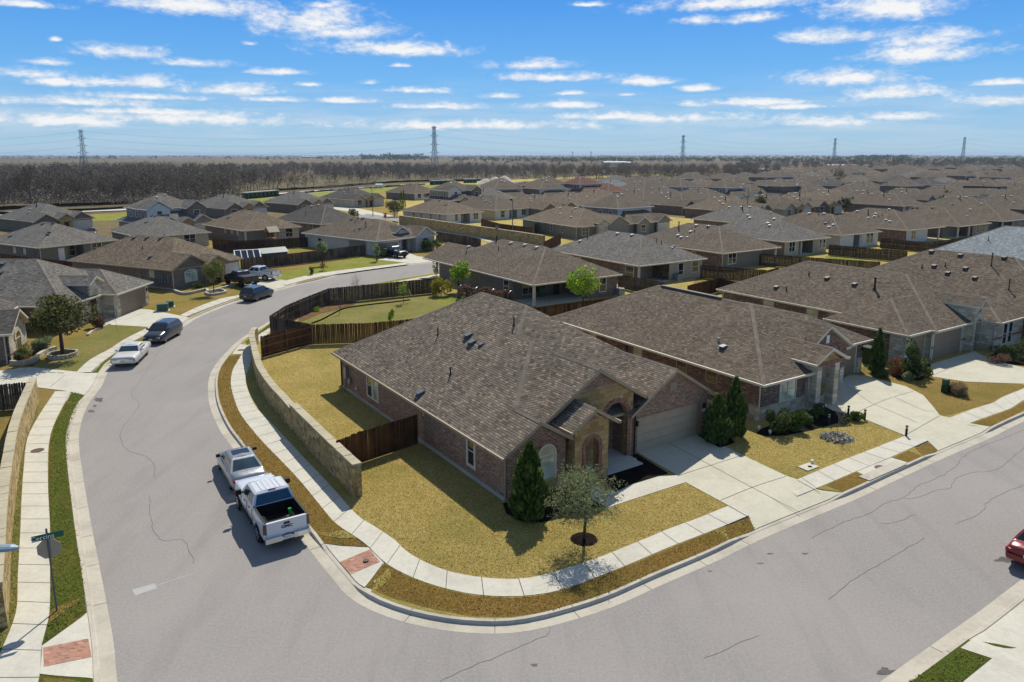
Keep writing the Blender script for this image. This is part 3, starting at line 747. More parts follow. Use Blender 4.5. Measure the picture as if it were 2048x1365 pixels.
    def garage(s, side, pos, c, w, h, mat='gdoor', trim=None, rec=-.02):
        f = MB(); a0, a1 = c - w / 2, c + w / 2; t = .12
        for p, q, u, v in ((a0 - t, a0, 0, h + t), (a1, a1 + t, 0, h + t), (a0, a1, h, h + t)): s.box_on(f, side, pos, p, q, u, v, -.03, .04)
        d = MB(); n = 4
        for k in range(n): s.box_on(d, side, pos, a0, a1, h * k / n + .008, h * (k + 1) / n - .008, -.03, .012)
        s.box_on(d, side, pos, a0, a1, .01, h, -.04, .002)
        g = s.part('garage_door', d, M[mat]); s.part('frame', f, M[trim or s.trim], g)
    def downspout(s, x, y, z1, mat=None, side='S'):
        mb = MB(); mb.tube([(x, y, .12), (x, y, z1)], .05, 6); o = Vector((0, -.2, 0)) if side == 'S' else Vector((-.2, 0, 0))
        mb.tube([Vector((x, y, z1)), Vector((x, y, z1 + .18)) + o * 1.6], .05, 6); mb.tube([Vector((x, y, .14)), Vector((x, y, .06)) + o * 1.2], .05, 6)
        s.part('downspout', mb, M[mat or s.trim])
    def vent(s, x, y, mat='vent', k=1.0):
        s.later.append(('vent', x, y, mat, k))
    def pipe(s, x, y, h=.5, r=.05, mat='pipe'):
        s.later.append(('pipe', x, y, mat, (h, r)))
    def finish(s, gut=None):
        ro = s.part('roof', s.R, [M[s.rm], M[s.cap]]); s.roofobj = ro
        s.part('fascia', s.Fa, M[gut or s.trim])
        if s.Gu.f: s.part('gutter', s.Gu, M[gut or s.trim])
        if s.W.f: s.part('wall', s.W, [M[m] for m in s.wm])
        for k, x, y, mat, a in s.later:
            z = s.H(x, y); e = .05
            gx = (s.H(x + e, y) - s.H(x - e, y)) / (2 * e); gy = (s.H(x, y + e) - s.H(x, y - e)) / (2 * e)
            mb = MB()
            if k == 'vent':
                n = Vector((-gx, -gy, 1)).normalized(); dn = Vector((-gx, -gy, 0)); dn = dn.normalized() if dn.length > .01 else Vector((1, 0, 0))
                sl = (dn - n * dn.dot(n)).normalized(); sd = n.cross(sl); c = Vector((x, y, z))
                mb.obox(c + n * .02, sl * .28 * a, sd * .26 * a, n * .012)
                w = .21 * a
                q = lambda i, j, k_: c + sl * i + sd * j + n * k_
                lo, hi = [q(w, -w, .0), q(w, w, .0), q(-w, w, .0), q(-w, -w, .0)], [q(w * 1.1, -w, .22 * a), q(w * 1.1, w, .22 * a), q(-w, w, .1 * a), q(-w, -w, .1 * a)]
                mb.face(hi if nrm(hi)[2] > 0 else hi[::-1])
                for i in range(4): mb.face([lo[i], lo[(i + 1) % 4], hi[(i + 1) % 4], hi[i]])
                s.part('roof_vent', mb, M[mat], ro)
            else:
                h, r = a; mb.tube([(x, y, z - .1), (x, y, z + h)], r, 8); mb.tube([(x, y, z - .08), (x, y, z + .05 + r)], [r * 2.4, r * 1.2], 8)
                if h > .8: mb.tube([(x, y, z + h), (x, y, z + h + .12)], [r * 1.5, r * 1.5], 8)
                s.part('vent_pipe', mb, M[mat], ro)
        return s.root
def arch_pts(c, w, z0, zs, n=14, rise=None):
    """outline of an arched opening, left foot to right foot, springing at zs"""
    r = w / 2; k = (rise / r) if rise else 1.0
    return [(c - r, z0)] + [(c - r * math.cos(math.pi * i / n), zs + r * k * math.sin(math.pi * i / n)) for i in range(n + 1)] + [(c + r, z0)]
def ring_on(h, side, pos, c, w, zs, t, out, mat, z0=None, name='arch_trim', n=16, rise=None):
    """raised band round an arch"""
    mb = MB(); I = arch_pts(c, w, zs if z0 is None else z0, zs, n, rise); O = arch_pts(c, w + 2 * t, zs if z0 is None else z0, zs, n, (rise + t) if rise else None)
    f = {'S': lambda a, o, z: (a, pos - o, z), 'W': lambda a, o, z: (pos - o, a, z), 'E': lambda a, o, z: (pos + o, a, z)}[side]
    for i in range(len(I) - 1):
        q = [f(I[i][0], out, I[i][1]), f(I[i + 1][0], out, I[i + 1][1]), f(O[i + 1][0], out, O[i + 1][1]), f(O[i][0], out, O[i][1])]
        mb.face(q if side == 'E' else q[::-1]); mb.face([f(O[i][0], out, O[i][1]), f(O[i + 1][0], out, O[i + 1][1]), f(O[i + 1][0], -.1, O[i + 1][1]), f(O[i][0], -.1, O[i][1])])
        mb.face([f(I[i][0], -.1, I[i][1]), f(I[i + 1][0], -.1, I[i + 1][1]), f(I[i + 1][0], out, I[i + 1][1]), f(I[i][0], out, I[i][1])])
    return h.part(name, mb, M[mat])
def arch_window(h, side, pos, c, z0, w, zs, trim='cream', pane='glassl', name='window', rise=None):
    ring = ring_on(h, side, pos, c, w, zs, .08, .045, trim, z0, name, rise=rise)
    mb = MB(); f = {'S': lambda a, z: (a, pos - .012, z), 'W': lambda a, z: (pos - .012, a, z), 'E': lambda a, z: (pos + .012, a, z)}[side]
    q = [f(a, z) for a, z in arch_pts(c, w, z0, zs, 14, rise)]; want = {'S': (0, -1), 'W': (-1, 0), 'E': (1, 0)}[side]; n = nrm(q)
    mb.face(q if n[0] * want[0] + n[1] * want[1] > 0 else q[::-1])
    h.part('pane', mb, M[pane], ring)
    b = MB(); h.box_on(b, side, pos, c - w / 2, c + w / 2, zs - .03, zs + .03, 0, .03); h.part('sash', b, M[trim], ring)
    b = MB(); h.box_on(b, side, pos, c - w / 2 - .08, c + w / 2 + .08, z0 - .08, z0, 0, .05); h.part('sill', b, M[trim], ring)
# ---------------------------------------------------------------- the corner house
def main_house():
    O = at(1005, 915, 2.75)
    h = House('brick_house', 'brown brick corner house with tan stone arched entry and tan double garage door', O, 33.7, 'shA', 'trim', .45, pitch=.6125)
    ez = 2.6
    h.comp(0, 16, 1.5, 22.98, ez, capm=False)
    h.comp(.008, 4.45, -.12, 8, ez - .008, 'gh', 'y', capm=False)
    h.comp(3.1, 10.6, .92, 9, 3.32, 'gg', 'y', p=.6125, gut=False, capm=False)
    h.comp(9.15, 16.05, .80, 10, ez - .006, 'gh', 'y', capm=False)
    h.comp(3.8, 6.9, -.6, 4, 3.22, 'gg', 'y', capm=False)
    q = lambda x, y, f: (x, y, ez + .6125 * f)
    h.R.upface([q(2.2, 2.2, 2.2), q(5.9, 5.9, 5.9), q(5.9, 7.42, 5.9), q(2.2, 3.72, 2.2)])                       # left slope beyond the small gable
    h.R.upface([q(2.2, 2.2, 2.2), q(5.9, 5.9, 5.9), q(7.4, 4.4, 4.4), q(6.9, 3.2, 3.2), q(4.6, .9, .9), q(3.6, .9, .9)])   # front slope above the tower
    h.R.upface([q(5.9, 5.9, 5.9), q(7.4, 4.4, 4.4), q(9.0, 4.4, 2.8), q(9.0, 7.42, 2.8), q(5.9, 7.42, 5.9)])
    for u, v in (((8, 9.5, 8), (8, 14.98, 8)), ((8, 9.5, 8), (5.9, 7.4, 5.9)), ((5.9, 7.4, 5.9), (5.9, 5.9, 5.9)), ((2.2, 2.2, 2.2), (5.9, 5.9, 5.9)), ((2.2, -.1, 2.2), (2.2, 2.2, 2.2)), ((0, 22.98, 0), (8, 14.98, 8)), ((6.85, .95, 4.93), (6.85, 5.0, 4.93)), ((12.6, .8, 3.44), (12.6, 5.0, 3.44)), ((5.35, -.6, 2.56), (5.35, 1.4, 2.56)), ((5.9, 5.9, 5.9), (6.85, 4.95, 4.95))):
        h.capseg(q(*u), q(*v))
    # walls
    b = 'brick'
    h.wall(.45, 15.55, 2.6, 22.5, 2.66, b)
    h.wall(.452, 4.05, .28, 4, 2.66, b)
    h.plate('S', .45, 4.05, .27, [(.454, 0), (4.046, 0), (4.046, 2.60), (2.22, 3.72), (.454, 2.62)], b)
    # porch: arched tan wall under its gable
    a = arch_pts(8.25, 1.7, .05, 2.55)
    h.plate('S', 4.06, 9.52, 1.18, [(4.06, .05)] + a + [(9.52, .05), (9.52, 3.78), (6.85, 5.38), (4.06, 3.7)], 'stone', .35)
    h.wall(4.06, 9.5, 2.45, 2.6, 3.2, b); h.wall(4.062, 4.4, 1.53, 2.5, 3.1, 'stone'); h.wall(9.2, 9.5, 1.53, 2.5, 3.1, b)
    tri = MB(); tri.face([(5.5, 1.172, 4.55), (8.2, 1.172, 4.55), (6.85, 1.172, 5.34)]); h.part('brick_gable', tri, M['brick'])
    ring_on(h, 'S', 1.18, 8.25, 1.7, 2.55, .26, .03, 'brickarch', .1)
    # the small tower with its own arch, in front of the porch
    a2 = arch_pts(5.4, .85, .05, 2.0)
    h.plate('S', 4.25, 6.5, -.22, [(4.26, .05)] + a2 + [(6.5, .05), (6.5, 3.22), (5.35, 3.92), (4.26, 3.22)], 'stone', .4)
    h.wall(4.26, 4.62, .18, 1.2, 3.25, 'stone'); h.wall(6.1, 6.498, .18, .5, 3.25, 'stone')
    ring_on(h, 'S', -.22, 5.4, .85, 2.0, .24, .03, 'brickarch', .5)
    tri = MB(); tri.face([(4.8, -.228, 3.4), (5.9, -.228, 3.4), (5.35, -.228, 3.76)]); h.part('brick_gable', tri, M['brick'])
    fl = MB(); fl.box(4.4, 9.2, -.1, 2.45, 0, .09); h.part('porch_floor', fl, M['concrete'])
    st = MB(); st.box(6.6, 9.3, .5, 1.17, 0, .10); h.part('step', st, M['concrete'])
    d = MB(); d.box(7.6, 8.6, 2.38, 2.45, .09, 2.3); d.box(7.5, 7.6, 2.37, 2.45, .09, 2.4); d.box(8.6, 8.7, 2.37, 2.45, .09, 2.4); h.part('door', d, M['door'])
    h.window('S', 2.45, 5.6, .5, .9, 1.7, 'trim')
    # garage wing
    h.wall(9.51, 15.6, 1.5, 4, 2.66, b)
    h.plate('S', 9.5, 15.6, 1.15, [(9.52, 0), (9.9, 0), (9.9, 2.18), (15.02, 2.18), (15.02, 0), (15.6, 0), (15.6, 2.72), (12.6, 4.58), (9.52, 2.72)], b, .4)
    h.garage('S', 1.32, 12.46, 4.88, 2.06, 'gdoor')
    lv = MB(); lv.box(12.35, 12.85, 1.11, 1.15, 3.35, 3.85)
    for k in range(5): lv.box(12.38, 12.82, 1.09, 1.11, 3.39 + k * .09, 3.43 + k * .09)
    h.part('gable_vent', lv, M['trim'])
    n = MB(); n.box(15.16, 15.52, 1.12, 1.15, 1.5, 1.68); h.part('house_number_plate', n, M['white'])
    for x in (9.77, 15.3):
        l = MB(); l.box(x - .06, x + .06, 1.0, 1.15, 1.75, 2.0); l.box(x - .08, x + .08, .98, 1.14, 2.0, 2.04); h.part('wall_lamp', l, M['pipe'])
    arch_window(h, 'S', .27, 2.85, .55, 1.0, 1.95, 'cream', 'glassl'); ring_on(h, 'S', .27, 2.85, 1.18, 1.95, .22, .02, 'brickarch')
    sb = MB(); sb.box(.47, 4.04, .2, .27, .02, .65); h.part('stone_base', sb, M['stone'])
    # left wall
    h.window('W', .45, 3.72, .75, .62, 1.55, 'cream', 'glass', fr=.16); h.window('W', .45, 16.2, .75, .72, 1.6, 'cream', 'glassl', fr=.12); h.window('W', .45, 17.2, .75, .72, 1.6, 'cream', 'glass', fr=.12)
    h.window('W', .45, 9.3, 1.6, .4, .8, 'trim', 'glass')
    fd = MB(); fd.box(.40, .46, .3, 22.5, 0, .2); fd.box(.46, 4.0, .22, .28, 0, .2); h.part('foundation', fd, M['kerb'])
    e = MB(); e.box(.2, .44, 21.0, 21.45, 1.0, 1.85); e.box(.25, .44, 20.45, 20.75, .75, 1.15); e.box(.3, .44, 21.6, 21.8, 1.2, 1.5); e.tube([(.36, 21.7, .1), (.36, 21.7, 1.2)], .04, 6); h.part('electric_meter', e, M['metal'])
    tp = MB(); tp.box(.38, .45, 19.6, 19.75, .5, .72); h.part('outlet', tp, M['white'])
    h.downspout(.38, .34, 2.3, 'trim', 'W'); h.downspout(.36, 22.3, 2.3, 'pipe', 'W'); h.downspout(9.6, 1.05, 2.9, 'pipe'); h.downspout(4.1, .5, 2.3, 'pipe')
    def loc(px, z):
        p = at(*px, z + ZL); dx, dy = p[0] - O[0], p[1] - O[1]; c, s_ = math.cos(R(33.7)), math.sin(R(33.7)); return dx * c + dy * s_, -dx * s_ + dy * c
    def onroof(px):
        z = 4.0
        for _ in range(25): x, y = loc(px, z); z = .5 * z + .5 * max(2.6, h.H(x, y))
        return x, y
    for px in ((956, 597), (996, 609), (1038, 622), (938, 672), (945, 686)): h.vent(*onroof(px))
    h.vent(*onroof((963, 690)), 'vent', .6); h.vent(*onroof((842, 787)))
    for px, l, r in (((1026, 632), 1.3, .1), ((1028, 652), .55, .045), ((876, 670), .5, .045), ((901, 750), .5, .045)): h.pipe(*onroof(px), l, r)
    return h.finish('trim'), h
MAIN, hm = main_house()

# ---------------------------------------------------------------- its neighbours along the right-hand street
def px_local(h, O, yaw):
    def loc(px, z):
        p = at(*px, z + ZL); dx, dy = p[0] - O[0], p[1] - O[1]; c, s_ = math.cos(R(yaw)), math.sin(R(yaw)); return dx * c + dy * s_, -dx * s_ + dy * c
    def onroof(px):
        z = 4.0
        for _ in range(25): x, y = loc(px, z); z = .5 * z + .5 * max(2.6, h.H(x, y))
        return x, y
    return loc, onroof
def neighbour():
    yaw = 33.0; O = at(1528, 770, 2.75)
    h = House('brick_house', 'dark brick house with two white stone porch columns and split garage beside the corner house', O, yaw, 'shB', 'cream', .42, pitch=.49)
    loc, on = px_local(h, O, yaw); ez = 2.6; q = lambda x, y, f: (x, y, ez + .49 * f)
    h.comp(0, 13.4, 2.6, 23.16, ez, capm=False, gut=False)
    for P in ([q(0, 0, 0), q(0, 2.6, 0), q(6.7, 9.3, 6.7), q(6.7, 6.7, 6.7)], [q(0, 0, 0), q(5.0, 0, 0), q(5.0, .8, .8), q(8.2, 3, 3), q(9.4, 4, 4), q(6.7, 6.7, 6.7)], [q(6.7, 6.7, 6.7), q(9.4, 4, 4), q(10.6, 5.4, 2.8), q(6.7, 9.3, 6.7)]): h.R.upface(P)
    for u, v in (((0, 0, 0), (6.7, 6.7, 6.7)), ((6.7, 6.7, 6.7), (6.7, 16.46, 6.7)), ((0, 23.16, 0), (6.7, 16.46, 6.7)), ((13.4, 23.16, 0), (6.7, 16.46, 6.7))): h.capseg(q(*u), q(*v))
    h.Fa.box(-.01, 5.0, -.02, .02, ez - .2, ez - .005); h.Fa.box(-.02, .02, .02, 23.1, ez - .2, ez - .005); h.Fa.box(.03, 5.0, .03, .45, ez - .2, ez - .15); h.Fa.box(.03, .45, .45, 23, ez - .2, ez - .15)
    h.Gu.box(-.12, 5.05, -.12, -.02, ez - .15, ez - .01); h.Gu.box(-.12, -.02, -.02, 23.1, ez - .15, ez - .01)
    h.comp(4.6, 8.15, -.5, 6, 3.3, 'gg', 'y', p=.5)
    h.comp(7.35, 13.1, 2.25, 12, 2.88, 'gg', 'y', p=.62)
    h.comp(9.6, 16.75, 2.98, 16, ez + .003, 'hh', 'y')
    h.wall(.42, 4.85, .42, 4, 2.66, 'brick2'); h.wall(.43, 12.9, 2.9, 22.7, 2.66, 'brick2')
    h.plate('S', 7.6, 12.8, 2.55, [(7.7, 2.2), (12.75, 2.2), (12.75, 2.85), (10.22, 4.42), (7.7, 2.85)], 'brick2', .3); h.wall(11.75, 12.4, 2.5, 3.5, 2.7, 'brick2')
    h.wall(12.5, 16.3, 3.4, 14, 2.66, 'brick2')
    h.wall(4.86, 5.2, .2, 2.9, 3.2, 'stonew')
    for x in (5.0, 6.95):
        c = MB(); c.box(x, x + .5, -.32, .3, 0, 3.1); h.part('porch_column', c, M['stonew'])
    bm = MB(); bm.box(4.95, 7.9, -.34, .28, 3.0, 3.24); h.part('porch_beam', bm, M['brickarch'])
    g = MB(); g.face([(5.3, -.3, 3.25), (7.5, -.3, 3.25), (6.38, -.3, 3.95)]); h.part('gable', g, M['stone'])
    h.garage('S', 2.86, 9.6, 3.6, 2.15, 'gdoorg'); h.garage('S', 3.36, 14.0, 2.5, 2.15, 'gdoorg')
    for x, y in ((11.8, 2.4), (12.35, 3.2), (15.4, 3.2)):
        c = MB(); c.box(x, x + .5, y - .05, y + .18, 0, 1.2); h.part('stone_pier', c, M['stonew'])
    h.window('S', .42, 3.0, .95, 1.55, 1.45, 'cream', 'glassl', 2)
    s_ = MB(); s_.box(.38, 4.9, .33, .42, 0, .9); h.part('stone_base', s_, M['stonew']); s_ = MB(); s_.box(.33, .42, .36, 1.3, 0, .9); h.part('stone_base', s_, M['stonew'])
    for y in (4.6, 7.4): h.window('W', .42, y, 1.5, .9, .75, 'trim', 'glass')
    for y in (12.0, 17.5): h.window('W', .42, y, 1.5, .9, .75, 'trim', 'glassl')
    d = MB(); d.box(5.7, 6.7, 2.84, 2.9, .05, 2.2); h.part('door', d, M['door'])
    fl = MB(); fl.box(4.7, 8.0, -.5, 2.9, 0, .06); h.part('porch_floor', fl, M['concrete'])
    f = MB(); f.box(.35, .42, .5, 22, 0, .18); h.part('foundation', f, M['kerb'])
    h.downspout(.32, .5, 2.3, 'cream', 'W'); h.downspout(.35, 13.2, 2.3, 'pipe', 'W')
    h.vent(*on((1447, 695))); h.pipe(*on((1437, 683)), .25, .07, 'metal'); h.pipe(*on((1483, 603)), .5, .11, 'metal')
    z = ez + .49 * 6.7; rv = MB(); rv.box(6.52, 6.88, 9.5, 16, z - .04, z + .08); h.part('ridge_vent', rv, M['ventb'])
    l = MB(); l.box(16.0, 16.12, 3.2, 3.36, 1.7, 1.95); h.part('wall_lamp', l, M['pipe'])
    v_ = MB(); v_.box(10.05, 10.4, 2.5, 2.56, 3.3, 3.9); h.part('gable_vent', v_, M['white'])
    return h.finish('cream')
H2 = neighbour()
def third():
    yaw = 33.5; O = at(1817, 672, 2.75)
    h = House('brick_house', 'brown brick house with pale stone arched entry and brown garage door at right edge', O, yaw, 'shB', 'cream', .42, pitch=.52)
    loc, on = px_local(h, O, yaw); ez = 2.6
    h.comp(3.6, 16.4, -.4, 22.8, ez)
    h.comp(.1, 12, .05, 7.6, ez + .003, 'hg', 'x', capm=False)
    for u, v in (((.1, .05, 0), (3.88, 3.83, 3.78)), ((.1, 7.6, 0), (3.88, 3.83, 3.78)), ((3.88, 3.83, 3.78), (7.4, 3.83, 3.78))): h.capseg((u[0], u[1], ez + .52 * u[2]), (v[0], v[1], ez + .52 * v[2]))
    h.comp(11.3, 17.2, -1.9, 9, ez - .004, 'hh', 'y'); h.comp(9.3, 11.1, -1.0, 8, 4.05, 'gh', 'y', p=.7, gut=False)
    h.wall(.5, 4.1, .5, 7.2, 2.66, 'brick2'); h.wall(3.62, 9.5, .02, 3, 2.66, 'stonew'); h.wall(4.02, 16, 3, 22.4, 2.66, 'brick2'); h.wall(11.0, 16.8, -1.5, 8, 2.66, 'stonew'); h.wall(9.5, 11, .6, 1.2, 3.6, 'stonew')
    for x0, x1, y0, y1 in ((.44, 1.1, .4, .5), (.42, .5, .5, 1.7)):
        st = MB(); st.box(x0, x1, y0, y1, 0, 2.6); h.part('stone_pier', st, M['stonew'])
    for x0, x1, y0, y1 in ((3.58, 4.1, -.03, .02), (8.75, 9.5, -.03, .02), (11.0, 16.85, -1.54, -1.5)):
        bd = MB(); bd.box(x0, x1, y0, y1, .95, 1.12); h.part('brick_band', bd, M['brickarch'])
    h.garage('S', .5, 2.35, 2.3, 2.15, 'gdoorg'); h.garage('S', .02, 6.4, 4.6, 2.15, 'gdoorg')
    a = arch_pts(10.2, 1.0, .0, 2.3)
    h.plate('S', 9.45, 10.98, -.62, [(9.46, 0)] + a + [(10.96, 0), (10.96, 4.0), (10.2, 4.5), (9.46, 4.0)], 'stonew', .35); h.wall(9.46, 9.75, -.27, 3, 4.0, 'stonew'); h.wall(10.7, 10.96, -.27, 3, 4.0, 'stonew')
    ring_on(h, 'S', -.62, 10.2, 1.0, 2.3, .16, .03, 'stonew', 1.9); k = MB(); k.box(10.12, 10.28, -.66, -.62, 3.45, 3.85); h.part('brick_inset', k, M['brickarch'])
    d = MB(); d.box(9.75, 10.7, .5, .58, 0, 2.7); h.part('door', d, M['door'])
    h.window('S', -1.5, 13.2, .4, .7, 1.8, 'white', 'glass'); h.window('S', -1.5, 14.2, .4, .7, 1.8, 'white', 'glass')
    for y in (9.0, 11.4, 16.4): h.window('W', 4.02, y, 1.4, 1.2, .85, 'trim', 'glassl')
    h.downspout(3.55, -.05, 2.3, 'metal'); h.downspout(3.95, 22.2, 2.3, 'cream', 'W'); h.downspout(10.95, -1.55, 2.3, 'metal')
    for px in ((1626, 527), (1700, 537), (1578, 543), (1655, 553), (1710, 565), (1791, 551), (1553, 575)): h.vent(*on(px), 'ventb')
    for px, l, r in (((1766, 549), 1.2, .1), ((1749, 580), 1.0, .09), ((1618, 547), .4, .05), ((1716, 545), .4, .05), ((1573, 581), .4, .05)): h.pipe(*on(px), l, r)
    return h.finish('cream')
H3 = third()
def fourth():
    yaw = 34; P = at(1862, 497, 7.0); O = (P[0] + 10.8 * math.sin(R(yaw)) - 7.6 * math.cos(R(yaw)) - 0, P[1] - 10.8 * math.cos(R(yaw)) - 7.6 * math.sin(R(yaw)))
    O = (O[0] + 5.0 * math.sin(R(yaw)), O[1] - 5.0 * math.cos(R(yaw)))
    h = House('brick_house', 'brown roofed brick house behind the stone entry house at the right edge', O, yaw, 'shB', 'cream', pitch=.55)
    h.comp(0, 15.2, 0, 23.4, 2.6); h.comp(1.5, 11, -5, 10, 2.598)
    h.wall(.42, 14.8, .42, 23, 2.66, 'brick2'); h.wall(1.9, 10.6, -4.6, 4, 2.66, ('stonew', 'brick2', 'brick2', 'brick2'))
    h.garage('S', -4.6, 6, 4.7, 2.15, 'gdoorg'); h.window('W', .42, 8, 1.4, 1.2, .8, 'trim'); h.window('W', .42, 15, 1.4, 1.2, .8, 'trim')
    for x, y in ((7.2, 15.5), (7.1, 12.5), (7.4, 8.5), (5, 14), (5.2, 11), (4.2, 12.2), (4, 9.5)): h.vent(x, y, 'ventb')
    for x, y, l in ((6, 9, 1.2), (4.5, 15, .4), (5.2, 13, .4), (3.0, 6, .9)): h.pipe(x, y, l)
    return h.finish('cream')
H4 = fourth()
def fifth():
    yaw = 34; P = at(2018, 453, 6.9); O = (P[0] + 13.0 * math.sin(R(yaw)) - 7.5 * math.cos(R(yaw)), P[1] - 13.0 * math.cos(R(yaw)) - 7.5 * math.sin(R(yaw)))
    h = House('pale_roofed_house', 'house with pale blue grey shingle roof cut by the right edge', O, yaw, 'shF', 'white', pitch=.56)
    h.comp(0, 15.0, 0, 21, 2.6); h.wall(.42, 14.6, .42, 20.6, 2.66, 'brick3')
    h.window('W', .42, 8, 1.0, 1.4, 1.4, 'white'); h.window('W', .42, 15, 1.0, 1.4, 1.4, 'white'); h.pipe(4, 14, .6, .05); h.pipe(5.8, 6, 1.0, .09, 'metal')
    return h.finish('white')
H5 = fifth()
# ---------------------------------------------------------------- single-storey houses in the rows behind
def hip_house(name, label, O, yaw, W, D, roof, walls, p=.48, ez=2.6, trim='cream', patio=None, wins=(), gar=(), comps=(), vents=(), pipes=(), group=None, doors=(), post='cream', posts=None, gables=(), cat='house'):
    """walls: S, N, W, E material names; patio: (x0, x1, depth) recess under the roof on the S side"""
    h = House(name, label, O, yaw, roof, trim, .42, group, p, cat=cat)
    h.comp(0, W, 0, D, ez)
    for c in comps: h.comp(*c[:5], **c[5])
    o = .42; zt = ez + .06
    if patio:
        x0, x1, d = patio
        h.wall(o, W - o, o + d, D - o, zt, walls)
        if x0 > o + .3: h.wall(o, x0, o, o + d, zt, walls)
        if x1 < W - o - .3: h.wall(x1, W - o, o, o + d, zt, walls)
        for x in (posts if posts is not None else [x0 + .15] + ([x1 - .15] if x1 > W - 1.5 else [])):
            c = MB(); c.box(x - .13, x + .13, o, o + .26, 0, zt); h.part('patio_post', c, M[post])
        f = MB(); f.box(x0, x1, .1, o + d, -.1, .06); h.part('patio_floor', f, M['concrete'])
    else: h.wall(o, W - o, o, D - o, zt, walls)
    for (x0, x1, y, z0, zp, m) in gables:                            # gable front wall panels
        c = (x0 + x1) / 2; h.plate('S', x0, x1, y, [(x0, 0), (x1, 0), (x1, z0), (c, zp), (x0, z0)], m, .4); h.wall(x0 + .001, x1 - .001, y + .4, y + 2.5, z0, m)
    for w in wins:
        side, c, z0, ww, hh = w[:5]; k = dict(wings=1, pane='glass', trim=None, pos=None)
        if len(w) > 5: k.update(w[5])
        pos = k.pop('pos'); pos = pos if pos is not None else {'S': o, 'W': o, 'E': W - o, 'N': D - o}[side]
        h.window(side, pos, c, z0, ww, hh, **k)
    for g in gar: h.garage('S', g[0], g[1], g[2], 2.1, g[3])
    for d in doors: h.block('door', d[0], d[1], d[2] - .48, d[2] + .48, .06, 2.15, .03, d[3] if len(d) > 3 else 'door')
    for v in vents: h.vent(*v)
    for q in pipes: h.pipe(*q)
    h.downspout(o - .07, o - .07, ez - .3, trim, 'W')
    return h
def SW(px, z=2.75): return at(*px, z)
H_ = 17.0
mid = []
h = hip_house('brick_house', 'grey brown brick house with deep shaded back patio behind the corner house', SW((1066, 570)), 34, 13.3, 23.1, 'shB', ('brick3',) * 4, .47, patio=(.6, 8.2, 4.2), posts=[.55], post='cream',
    wins=[('S', 10.6, .7, .95, 1.6, dict(trim='white')), ('W', 6.0, .7, 1.0, 1.5), ('S', 2.6, .6, 1.6, 1.5, dict(pos=4.62, wings=2, trim='beige')), ('W', 17.5, 1.3, .8, .6, dict(trim='white')), ('S', 4.4, .6, 1.4, 1.5, dict(pos=4.62, trim='beige'))],
    doors=[('S', 4.62, 6.8)], vents=[(3.9, 20.5, 'ventw'), (5.6, 18, 'ventw'), (6.2, 13.5, 'ventw'), (6.3, 10.5, 'ventw'), (6.2, 7.8, 'ventw')], pipes=[(6.0, 16.8, .8, .06), (4.5, 14, .5, .05), (2.6, 19, .4, .05), (5.4, 20.3, .4)],
    comps=[(-.004, 8, 18, 26.6, 2.598, dict(ends='gg', axis='y', p=.48))])
h.finish(); R1A = h
h = hip_house('brick_house', 'house with brown brick side and tan back wall with teal window', SW((1278, 532)), 33.6, 12.9, 20, 'shD', ('beige', 'brick2', 'brick2', 'brick2'), .48, patio=(.6, 6.0, 3.2), posts=[.55],
    wins=[('S', 8.2, .2, .9, 2.0, dict(trim='white')), ('S', 11, .8, 1.2, 1.5, dict(trim='white')), ('W', 2.2, .6, 1.5, 1.6), ('W', 13, 1.3, .8, .8)],
    vents=[(5.9, 14.5, 'ventw'), (6, 11, 'ventw'), (6.1, 8, 'ventw'), (3.1, 16, 'ventw'), (9, 3.0, 'ventw', .7), (9.6, 3.3, 'ventw', .7)], pipes=[(4, 15.5, .5), (7.6, 4.6, .5), (8.1, 4.2, .4)])
h.finish()
h = hip_house('brick_house', 'house with brown brick side and olive back wall with tall double window', SW((1446, 507)), 34, 13.6, 20, 'shB', ('olivesid', 'brick2', 'brick2', 'brick2'), .46, patio=(9.6, 13.2, 2.8), posts=[13.0],
    wins=[('S', 2.6, .8, 1.7, 1.6, dict(wings=2, trim='white')), ('W', 6, 1.3, .8, .8)],
    vents=[(5.8, 15, 'ventw'), (6.3, 11, 'ventw'), (6.4, 8.6, 'ventw'), (4.4, 10.4, 'ventw'), (3, 11.8, 'ventw'), (2.6, 10.7, 'ventw'), (2.8, 9.6, 'ventw', .7), (7.6, 8, 'ventw'), (8.2, 8.4, 'ventw')], pipes=[(5, 13.6, 1.0, .09), (4.4, 9.6, .4), (6.0, 8.4, .5), (6.9, 7.2, .4)])
h.finish()
h = hip_house('brick_house', 'grey roofed house with beige back wall and slim patio posts between two back fences', SW((1572, 484)), 34, 12.6, 18.5, 'shD', ('beige', 'brick3', 'brick3', 'brick3'), .5, patio=(4.2, 8.2, 2.5), posts=[5.0, 8.8],
    wins=[('S', 2.3, .7, 1.5, 1.7, dict(wings=2, trim='white')), ('S', 10.3, .8, .6, 1.4, dict(trim='white')), ('S', 11.4, .8, .6, 1.4, dict(trim='white'))], doors=[('S', 2.92, 6.9)], vents=[(5.7, 12, 'ventw'), (4, 6.4, 'ventw'), (4.6, 7.2, 'ventw'), (6.0, 7, 'ventw')])
h.finish()
h = hip_house('white_house', 'house with white painted back wall, patio post and grill under brown roof', SW((1683, 471)), 33.6, 13, 19, 'shB', ('whitesid', 'stucco', 'stucco', 'stucco'), .48, patio=(4.6, 7.2, 2.6), posts=[6.9], post='white',
    wins=[('S', 9.2, .6, .9, 1.7, dict(trim='white')), ('S', 10.4, .6, .9, 1.7, dict(trim='white'))], vents=[(5.6, 14.5, 'ventw'), (6.1, 11, 'ventw'), (6.4, 8, 'ventw'), (3.3, 5.5, 'ventb'), (2.2, 4, 'ventw'), (3.0, 3.7, 'ventw')], pipes=[(6, 9, .6), (3.5, 5, .4)])
h.finish()
